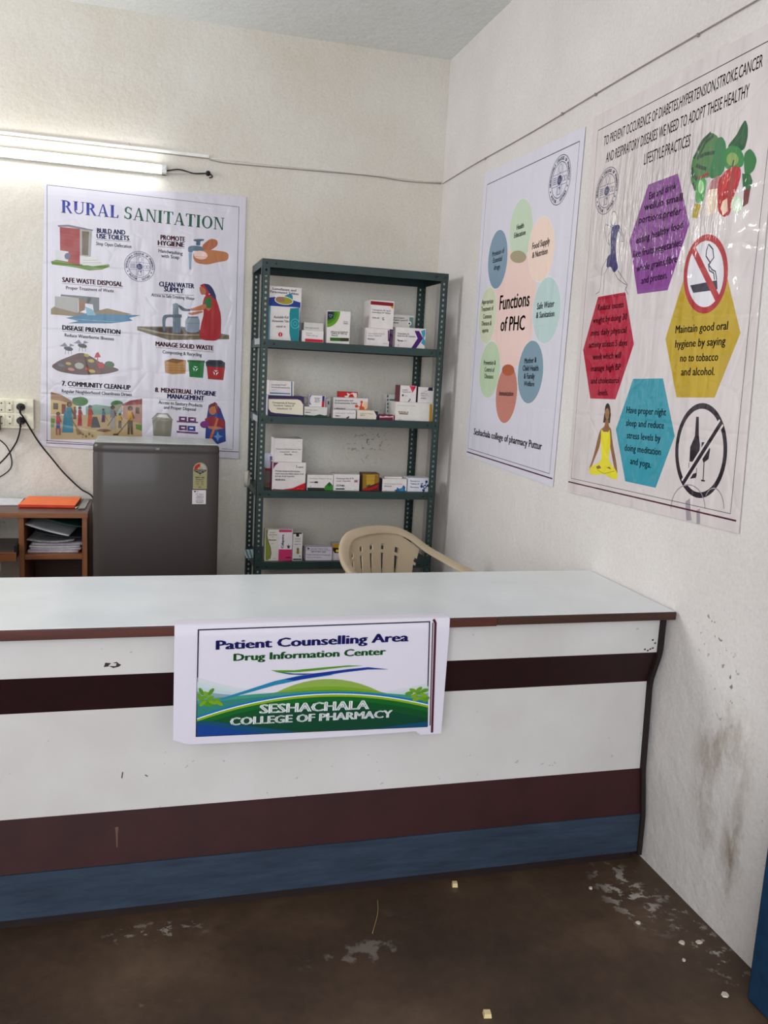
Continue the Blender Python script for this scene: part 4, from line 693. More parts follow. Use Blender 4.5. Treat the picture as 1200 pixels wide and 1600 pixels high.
('t',(28,26,34),'Appropriate',(.6826,1.7629),.1392,.0198,-.018,.5),
('t',(28,26,34),'Treatment of',(.6828,1.7305),.1448,.0199,-.0041,.5),
('t',(28,26,34),'Common',(.7101,1.697),.1017,.0198,-.0187,.5),
('t',(28,26,34),'Diseases &',(.7012,1.6661),.1164,.02,-.0146,.5),
('t',(28,26,34),'injuries',(.7132,1.6344),.076,.0199,.0039,.5),
('t',(28,26,34),'Functions',(.8969,1.7265),.3107,.061,.0026,.6),
('t',(28,26,34),'of PHC',(.925,1.6353),.254,.0587,-.0075,.6),
('t',(28,26,34),'Seshachala college of pharmacy Puttur',(.6962,1.1663),.7322,.0293,.0038,.7),
]
ART_P3 = [
('l',(45,40,60),.00275,[(1.6592,2.2889),(2.5075,2.3006)]),
('l',(70,66,84),.00157,[(1.6592,2.2889),(1.6859,1.0948)]),
('l',(70,66,84),.00196,[(2.5544,2.0712),(2.5586,1.7093)]),
('t',(28,26,34),'TO PREVENT OCCURENCE OF DIABETES,HYPERTENSION,STROKE,CANCER',(1.7078,2.2274),.7882,.0313,.0218,.15),
('t',(28,26,34),'AND RESPIRATORY DISEASES WE NEED TO ADOPT THESE HEALTHY',(1.7336,2.1684),.7217,.0323,.0233,.15),
('t',(28,26,34),'LIFESTYLE PRACTICES',(1.9766,2.1134),.2385,.033,.0168,.15),
('emb',(48,50,112),(1.7578,2.0749),.0752),
('g',),
('p',(150,70,160),[(2.0145,2.0484),(2.1692,2.0514),(2.254,1.8976),(2.1784,1.7212),(2.0132,1.7209),(1.935,1.8921)]),
('t',(52,16,60),'Eat and drink',(2.0259,2.0023),.1427,.021,.0526,.6),
('t',(52,16,60),'well,in small',(2.0026,1.9732),.2026,.0213,-.0133,.6),
('t',(52,16,60),'portions,prefer',(1.9797,1.9382),.2284,.0216,-.0258,.6),
('t',(52,16,60),'eating healthy food',(1.9763,1.8767),.248,.0216,.0629,.6),
('t',(52,16,60),'like fruits,vegetables',(1.967,1.8345),.2577,.0217,.031,.6),
('t',(52,16,60),'whole grains,fibre',(1.9925,1.7892),.2194,.0216,.0424,.6),
('t',(52,16,60),'and protein.',(2.0294,1.7498),.1409,.0214,.0454,.6),
('g',),
('q',(104,150,96),[(2.2339,2.0756),(2.2668,2.1221),(2.3081,2.1341),(2.348,2.1115),(2.3659,2.0485),(2.344,2.0106),(2.2727,2.016),(2.2637,1.9896),(2.2381,2.0143),(2.2323,2.0558)]),
('l',(46,84,58),.00961,[(2.2404,2.0782),(2.2778,2.1177),(2.3087,2.1311)]),
('l',(46,84,58),.00961,[(2.2589,2.0724),(2.2891,2.1113),(2.3237,2.1209)]),
('l',(46,84,58),.00961,[(2.2684,2.0764),(2.2916,2.0794),(2.3355,2.074)]),
('l',(46,84,58),.00961,[(2.2547,2.0573),(2.2808,2.0462),(2.3061,2.0373)]),
('l',(46,84,58),.00961,[(2.2377,2.0547),(2.2452,2.0332),(2.2656,2.0173)]),
('l',(46,84,58),.00961,[(2.2527,2.0117),(2.2586,1.9986),(2.2655,1.9893)]),
('p',(176,60,60),[(2.2682,2.0218),(2.3179,2.0272),(2.3194,2.0191),(2.2727,2.016)]),
('q',(60,140,90),[(2.3356,2.1086),(2.3609,2.1105),(2.3841,2.0863),(2.3899,2.0209),(2.3739,2.0049),(2.3285,2.0057),(2.3157,2.0393),(2.3358,2.0547)]),
('q',(24,92,56),[(2.3859,2.0765),(2.4245,2.0996),(2.4362,2.1171),(2.4527,2.1313),(2.4672,2.1079),(2.4705,2.0818),(2.4628,2.0525),(2.426,2.0585)]),
('l',(50,130,84),.00206,[(2.4049,2.0743),(2.4463,2.0946),(2.4526,2.1241)]),
('q',(60,150,80),[(2.3747,2.0695),(2.4041,2.0782),(2.443,2.0641),(2.4659,2.0354),(2.4647,2.0099),(2.3971,2.0157),(2.3758,2.0465)]),
('p',(170,200,120),[(2.4424,2.0347),(2.4424,2.0304),(2.4406,2.0267),(2.4373,2.024),(2.4327,2.0222),(2.4269,2.0217),(2.4205,2.0224),(2.4138,2.0243),(2.4073,2.0273),(2.4015,2.0311),(2.3968,2.0356),(2.3934,2.0404),(2.3917,2.0451),(2.3917,2.0495),(2.3935,2.0532),(2.397,2.056),(2.4018,2.0577),(2.4076,2.0582),(2.4141,2.0574),(2.4207,2.0554),(2.4271,2.0523),(2.4328,2.0485),(2.4375,2.0441),(2.4407,2.0394)]),
('q',(40,128,66),[(2.4615,2.0436),(2.4829,2.0536),(2.5028,2.0385),(2.518,2.0174),(2.511,1.9936),(2.4924,1.9863),(2.4743,1.9897)]),
('p',(36,110,64),[(2.4645,1.9953),(2.498,1.987),(2.51,1.9685),(2.5052,1.9475),(2.4745,1.9566)]),
('q',(210,150,150),[(2.3387,2.0038),(2.3666,2.0101),(2.3816,1.9978),(2.3739,1.9704),(2.3233,1.9616),(2.325,1.9887)]),
('p',(240,216,196),[(2.3268,1.9786),(2.3665,1.9756),(2.3783,1.9119),(2.333,1.9088),(2.3203,1.9601)]),
('q',(186,24,34),[(2.3636,1.9915),(2.3852,2.0123),(2.4149,2.0198),(2.4331,2.0199),(2.4555,2.0118),(2.4613,1.9885),(2.4499,1.9609),(2.4365,1.9351),(2.4342,1.8977),(2.4069,1.8941),(2.3775,1.9158)]),
('p',(214,60,50),[(2.3928,2.0052),(2.4106,2.0093),(2.405,1.9726),(2.3827,1.9574)]),
('p',(240,200,180),[(2.3957,1.938),(2.4136,1.9426),(2.4229,1.9089),(2.4058,1.9),(2.3896,1.9198)]),
('l',(50,60,34),.00549,[(2.424,2.0366),(2.4193,2.0208)]),
('p',(200,40,60),[(2.4338,2.016),(2.4585,2.0038),(2.4547,1.9675),(2.4382,1.9592)]),
('q',(100,190,110),[(2.2691,2.0167),(2.314,2.0123),(2.3119,1.9694),(2.3056,1.9487),(2.2742,1.9518),(2.2663,1.9852)]),
('p',(176,220,160),[(2.3046,1.9904),(2.305,1.9857),(2.3045,1.9815),(2.303,1.9781),(2.3006,1.9757),(2.2976,1.9744),(2.294,1.9744),(2.2903,1.9757),(2.2865,1.9781),(2.2831,1.9815),(2.2801,1.9858),(2.2779,1.9905),(2.2765,1.9954),(2.2761,2.0001),(2.2767,2.0043),(2.2782,2.0077),(2.2806,2.0102),(2.2837,2.0114),(2.2872,2.0113),(2.291,2.01),(2.2947,2.0076),(2.2982,2.0041),(2.3011,1.9999),(2.3033,1.9952)]),
('p',(216,190,56),[(2.2688,1.9526),(2.2993,1.9457),(2.2889,1.9093),(2.2635,1.9151)]),
('p',(120,40,50),[(2.4806,1.9555),(2.5052,1.9475),(2.5025,1.9151),(2.4832,1.9089)]),
('p',(200,226,190),[(2.4794,1.9169),(2.4797,1.9116),(2.4784,1.9069),(2.4757,1.9031),(2.4718,1.9004),(2.4669,1.8991),(2.4612,1.8993),(2.4553,1.9009),(2.4496,1.9038),(2.4443,1.9079),(2.4399,1.9129),(2.4367,1.9184),(2.4349,1.924),(2.4347,1.9294),(2.436,1.9342),(2.4388,1.9381),(2.4428,1.9407),(2.4478,1.9419),(2.4535,1.9416),(2.4594,1.9399),(2.4651,1.9369),(2.4703,1.9328),(2.4746,1.9279),(2.4777,1.9225)]),
('p',(230,240,225),[(2.4727,1.918),(2.4729,1.9151),(2.4721,1.9125),(2.4706,1.9104),(2.4684,1.909),(2.4657,1.9083),(2.4626,1.9084),(2.4593,1.9093),(2.4561,1.9109),(2.4532,1.9132),(2.4508,1.9159),(2.449,1.9189),(2.4481,1.9219),(2.4479,1.9249),(2.4487,1.9275),(2.4502,1.9295),(2.4524,1.931),(2.4552,1.9316),(2.4583,1.9315),(2.4616,1.9306),(2.4648,1.9289),(2.4677,1.9267),(2.47,1.924),(2.4718,1.921)]),
('g',),
('l',(96,90,110),.00196,[(1.8387,1.9732),(1.8375,1.9664),(1.8347,1.9607),(1.8303,1.9565),(1.8249,1.9543),(1.8189,1.9543),(1.813,1.9566),(1.8077,1.9608),(1.8035,1.9666),(1.8009,1.9735),(1.8002,1.9807),(1.8013,1.9875),(1.8043,1.9932),(1.8087,1.9974),(1.8142,1.9995),(1.8201,1.9994),(1.826,1.9971),(1.8313,1.9928),(1.8354,1.987),(1.8379,1.9803),(1.8387,1.9732)]),
('p',(236,226,222),[(1.8364,1.9736),(1.8349,1.9661),(1.8311,1.9602),(1.8255,1.9568),(1.819,1.9565),(1.8125,1.9593),(1.8071,1.9648),(1.8035,1.9721),(1.8024,1.9802),(1.804,1.9878),(1.8079,1.9937),(1.8135,1.997),(1.8201,1.9972),(1.8265,1.9944),(1.8319,1.9889),(1.8353,1.9816)]),
('q',(44,38,110),[(1.8152,1.9531),(1.8586,1.9536),(1.8685,1.9404),(1.8506,1.9213),(1.85,1.8835),(1.8638,1.8387),(1.8816,1.8126),(1.8552,1.7971),(1.8317,1.8228),(1.8008,1.8202),(1.8027,1.8587),(1.8244,1.8619),(1.8121,1.9098),(1.8126,1.9371)]),
('l',(96,90,110),.00196,[(1.8123,1.9508),(1.7884,1.9595),(1.774,1.9642),(1.7679,1.954),(1.7834,1.9134),(1.8101,1.8909)]),
('l',(96,90,110),.00196,[(1.8126,1.9371),(1.7976,1.9281),(1.7973,1.9117),(1.8119,1.8935)]),
('l',(96,90,110),.00196,[(1.8585,1.9364),(1.8877,1.9112),(1.8856,1.8944)]),
('l',(96,90,110),.00196,[(1.8698,1.9392),(1.899,1.9071),(1.8962,1.8942),(1.8832,1.8958)]),
('l',(96,90,110),.00196,[(1.8008,1.8506),(1.7723,1.82),(1.7747,1.7637),(1.7691,1.7443),(1.7443,1.7386)]),
('l',(96,90,110),.00196,[(1.8141,1.8217),(1.793,1.8014),(1.7967,1.7509),(1.7941,1.7342)]),
('l',(96,90,110),.00196,[(1.8605,1.7983),(1.8861,1.7771),(1.9151,1.7639),(1.9432,1.7538)]),
('l',(96,90,110),.00196,[(1.8787,1.8048),(1.9121,1.7803),(1.9484,1.7534),(1.9404,1.7406),(1.9571,1.7235)]),
('l',(96,90,110),.00196,[(1.9437,1.7511),(1.9361,1.7356)]),
('g',),
('p',(226,194,62),[(2.26,1.763),(2.4364,1.7629),(2.5323,1.5887),(2.4561,1.4183),(2.2807,1.4112),(2.1931,1.5797)]),
('p',(226,222,228),[(2.4445,1.7409),(2.4444,1.7248),(2.4416,1.7094),(2.4363,1.6952),(2.4286,1.6826),(2.4186,1.6719),(2.4066,1.6636),(2.3929,1.6578),(2.378,1.6548),(2.3622,1.6548),(2.3459,1.6577),(2.3298,1.6637),(2.3143,1.6724),(2.2999,1.6837),(2.2871,1.6973),(2.2764,1.7126),(2.2682,1.7294),(2.2626,1.7469),(2.26,1.7645),(2.2604,1.7818),(2.2638,1.7981),(2.27,1.8128),(2.2788,1.8256),(2.29,1.8359),(2.303,1.8436),(2.3176,1.8484),(2.333,1.8502),(2.349,1.849),(2.365,1.8449),(2.3805,1.8381),(2.3951,1.8288),(2.4084,1.8174),(2.42,1.8041),(2.4296,1.7894),(2.437,1.7736),(2.442,1.7573)]),
('p',(44,40,60),[(2.2887,1.7267),(2.3802,1.7298),(2.3995,1.7057),(2.3073,1.7047)]),
('p',(44,40,60),[(2.3838,1.7304),(2.4097,1.731),(2.4155,1.7073),(2.4033,1.7054)]),
('l',(60,56,80),.00392,[(2.3538,1.8319),(2.3479,1.8145),(2.3482,1.8008),(2.3709,1.7804),(2.3645,1.7742)]),
('l',(60,56,80),.00392,[(2.3538,1.8319),(2.3756,1.8159),(2.3836,1.7926),(2.364,1.7765),(2.3819,1.7613),(2.3978,1.7553),(2.408,1.732)]),
('l',(60,56,80),.00392,[(2.3645,1.7742),(2.3708,1.76),(2.3911,1.7514),(2.3983,1.7328)]),
('l',(190,50,58),.01725,[(2.4445,1.7409),(2.4446,1.7275),(2.4429,1.7146),(2.4395,1.7024),(2.4345,1.6911),(2.4278,1.6809),(2.4196,1.6721),(2.4101,1.6649),(2.3994,1.6593),(2.3877,1.6555),(2.3752,1.6537),(2.3622,1.6539),(2.349,1.6561),(2.3357,1.6603),(2.3227,1.6664),(2.3103,1.6744),(2.2987,1.6841),(2.2883,1.6953),(2.2792,1.7078),(2.2716,1.7212),(2.2658,1.7354),(2.2619,1.7499),(2.26,1.7645),(2.2601,1.7788),(2.2622,1.7926),(2.2662,1.8054),(2.2721,1.817),(2.2797,1.8272),(2.2888,1.8358),(2.2993,1.8426),(2.3108,1.8474),(2.323,1.8503),(2.3359,1.8511),(2.349,1.8499),(2.3621,1.8467),(2.3749,1.8417),(2.3872,1.835),(2.3988,1.8266),(2.4095,1.8169),(2.419,1.8059),(2.4272,1.794),(2.4339,1.7813),(2.4391,1.768),(2.4427,1.7545),(2.4445,1.7409)]),
('l',(190,50,58),.02039,[(2.2867,1.825),(2.4228,1.6794)]),
('t',(28,26,34),'Maintain good oral',(2.2409,1.5945),.2377,.0219,.0185,.5),
('t',(28,26,34),'hygiene by saying',(2.2468,1.5529),.2293,.0219,.0262,.5),
('t',(28,26,34),'no to tobacco',(2.2796,1.5129),.1731,.0217,.0249,.5),
('t',(28,26,34),'and alcohol.',(2.291,1.4742),.1542,.0217,.0272,.5),
('g',),
('p',(190,24,66),[(1.764,1.7277),(1.939,1.7316),(2.0218,1.567),(1.9421,1.3892),(1.7734,1.384),(1.6905,1.5505)]),
('l',(150,14,46),.00235,[(1.7619,1.7199),(1.9446,1.7238)]),
('t',(112,8,36),'Reduce excess',(1.769,1.6819),.1683,.0199,.0154,.8),
('t',(112,8,36),'weight by doing 30',(1.7436,1.64),.2219,.02,.0207,.8),
('t',(112,8,36),'mins daily physical',(1.737,1.5979),.2322,.0202,.0207,.8),
('t',(112,8,36),'activity atleast 5 days',(1.7301,1.5573),.2508,.0203,.0191,.8),
('t',(112,8,36),'week which will',(1.7643,1.5164),.1863,.02,.0338,.8),
('t',(112,8,36),'manage high BP',(1.7598,1.4762),.1968,.0201,.0447,.8),
('t',(112,8,36),'and cholesterol',(1.7675,1.4348),.1864,.0201,.0397,.8),
('t',(112,8,36),'levels.',(1.8259,1.3963),.0668,.0198,.069,.8),
('g',),
('p',(84,178,196),[(2.037,1.458),(2.2021,1.4637),(2.2927,1.2998),(2.2235,1.1375),(2.0503,1.1331),(1.9622,1.2929)]),
('t',(24,40,60),'Have proper night',(2.0163,1.3492),.221,.0208,.0285,.5),
('t',(24,40,60),'sleep and reduce',(2.0218,1.3087),.2121,.0208,.0363,.5),
('t',(24,40,60),'stress levels by',(2.0332,1.2697),.1901,.0208,.0374,.5),
('t',(24,40,60),'doing meditation',(2.0271,1.2296),.2054,.0208,.0351,.5),
('t',(24,40,60),'and yoga.',(2.0683,1.1915),.1189,.0207,.0143,.5),
('g',),
('p',(40,30,34),[(1.9179,1.3487),(1.9184,1.3394),(1.9167,1.3312),(1.9129,1.3249),(1.9073,1.3213),(1.9008,1.3208),(1.894,1.3236),(1.8879,1.3293),(1.883,1.3372),(1.8802,1.3464),(1.8796,1.3557),(1.8814,1.364),(1.8853,1.3703),(1.8909,1.3738),(1.8975,1.3742),(1.9042,1.3713),(1.9103,1.3656),(1.915,1.3577)]),
('p',(40,30,34),[(1.879,1.3406),(1.9211,1.3432),(1.9208,1.3094),(1.8759,1.3083)]),
('p',(186,140,104),[(1.9117,1.3398),(1.912,1.3325),(1.91,1.3261),(1.9062,1.3217),(1.9009,1.3198),(1.8951,1.3209),(1.8896,1.3247),(1.8853,1.3307),(1.8829,1.338),(1.8826,1.3454),(1.8846,1.3518),(1.8885,1.3562),(1.8938,1.358),(1.8996,1.3568),(1.905,1.353),(1.9093,1.347)]),
('q',(168,122,84),[(1.8916,1.3215),(1.9094,1.3227),(1.9162,1.2977),(1.9328,1.2922),(1.9453,1.255),(1.9853,1.186),(2.0009,1.1487),(1.9799,1.1572),(1.9343,1.2369),(1.9216,1.2811),(1.8703,1.2768),(1.8708,1.2306),(1.8306,1.1618),(1.8178,1.1335),(1.8084,1.1383),(1.8358,1.1978),(1.8578,1.2816),(1.8874,1.2955)]),
('q',(228,214,40),[(1.8679,1.2893),(1.8816,1.2778),(1.9154,1.2783),(1.9241,1.2915),(1.9386,1.2374),(1.9317,1.1911),(1.9608,1.1718),(1.9926,1.1589),(2.004,1.1323),(1.9631,1.1295),(1.9107,1.1397),(1.8609,1.1273),(1.8106,1.1266),(1.8146,1.151),(1.8706,1.1696),(1.8906,1.1864),(1.8721,1.2423)]),
('p',(168,122,84),[(1.8555,1.156),(1.8773,1.1645),(1.8927,1.1565),(1.8686,1.1489)]),
('p',(168,122,84),[(1.9237,1.1615),(1.9451,1.167),(1.9574,1.16)]),
('l',(150,140,20),.00157,[(1.8691,1.146),(1.9163,1.1405),(1.9799,1.1572)]),
('g',),
('l',(38,28,40),.01569,[(2.5272,1.2797),(2.5283,1.2643),(2.5277,1.249),(2.5254,1.234),(2.5214,1.2195),(2.5157,1.2058),(2.5085,1.193),(2.4998,1.1815),(2.4897,1.1714),(2.4784,1.1628),(2.466,1.156),(2.4528,1.1511),(2.4389,1.1482),(2.4246,1.1473),(2.4101,1.1487),(2.3957,1.1521),(2.3816,1.1577),(2.3681,1.1653),(2.3555,1.1749),(2.344,1.1862),(2.3338,1.1992),(2.3251,1.2135),(2.3182,1.2289),(2.3131,1.245),(2.3101,1.2617),(2.309,1.2785),(2.31,1.2952),(2.313,1.3113),(2.3179,1.3267),(2.3247,1.341),(2.3331,1.3539),(2.3431,1.3653),(2.3544,1.3749),(2.3668,1.3826),(2.38,1.3883),(2.3938,1.392),(2.4079,1.3935),(2.4222,1.3929),(2.4363,1.3903),(2.45,1.3857),(2.4632,1.3793),(2.4756,1.3711),(2.487,1.3613),(2.4973,1.3501),(2.5063,1.3376),(2.5138,1.3242),(2.5199,1.3099),(2.5244,1.295),(2.5272,1.2797)]),
('p',(38,28,40),[(2.384,1.3619),(2.3964,1.3627),(2.4057,1.3122),(2.4162,1.2846),(2.4183,1.2396),(2.3762,1.2347),(2.372,1.2754),(2.3883,1.3082)]),
('l',(90,80,100),.00235,[(2.3743,1.232),(2.3772,1.2032),(2.3901,1.1903)]),
('p',(38,28,40),[(2.3907,1.2001),(2.4131,1.2078),(2.4142,1.1935),(2.3866,1.1873)]),
('l',(38,28,40),.00235,[(2.411,1.2364),(2.4149,1.1984)]),
('p',(38,28,40),[(2.4221,1.2947),(2.4389,1.2953),(2.4629,1.2799),(2.4606,1.2516),(2.4401,1.2388),(2.4243,1.2617)]),
('l',(38,28,40),.00392,[(2.4425,1.2424),(2.4474,1.1909)]),
('p',(38,28,40),[(2.4372,1.1919),(2.4579,1.1924),(2.4533,1.1884),(2.4403,1.1875)]),
('l',(222,212,214),.02667,[(2.4971,1.3544),(2.3585,1.1712)]),
('l',(38,28,40),.01333,[(2.4971,1.3544),(2.3585,1.1712)]),
('l',(186,176,184),.00314,[(2.3127,1.089),(2.312,1.1047),(2.3155,1.1202),(2.3231,1.1348),(2.3342,1.1475),(2.3482,1.1579),(2.3643,1.1654),(2.3818,1.1696),(2.3996,1.1704),(2.4168,1.1679),(2.4328,1.1623),(2.4467,1.1538),(2.4579,1.1428),(2.4659,1.13),(2.4704,1.116)]),
('l',(186,176,184),.00314,[(2.4668,1.152),(2.4731,1.1624),(2.4812,1.1703),(2.4909,1.1753),(2.5014,1.1771),(2.5121,1.1756),(2.5225,1.171),(2.5318,1.1636),(2.5397,1.1538),(2.5456,1.1422),(2.5492,1.1294)]),
('p',(196,188,194),[(2.3787,1.12),(2.3967,1.1327),(2.4158,1.0725),(2.3923,1.0681)]),
('p',(196,188,194),[(2.4337,1.1049),(2.448,1.1121),(2.4557,1.0702),(2.4406,1.0674)]),
('l',(70,66,84),.00157,[(1.6861,1.0936),(2.5777,1.1206),(2.5583,1.7114)]),
('l',(84,22,52),.00471,[(1.6664,1.0783),(2.6038,1.1063)]),
]
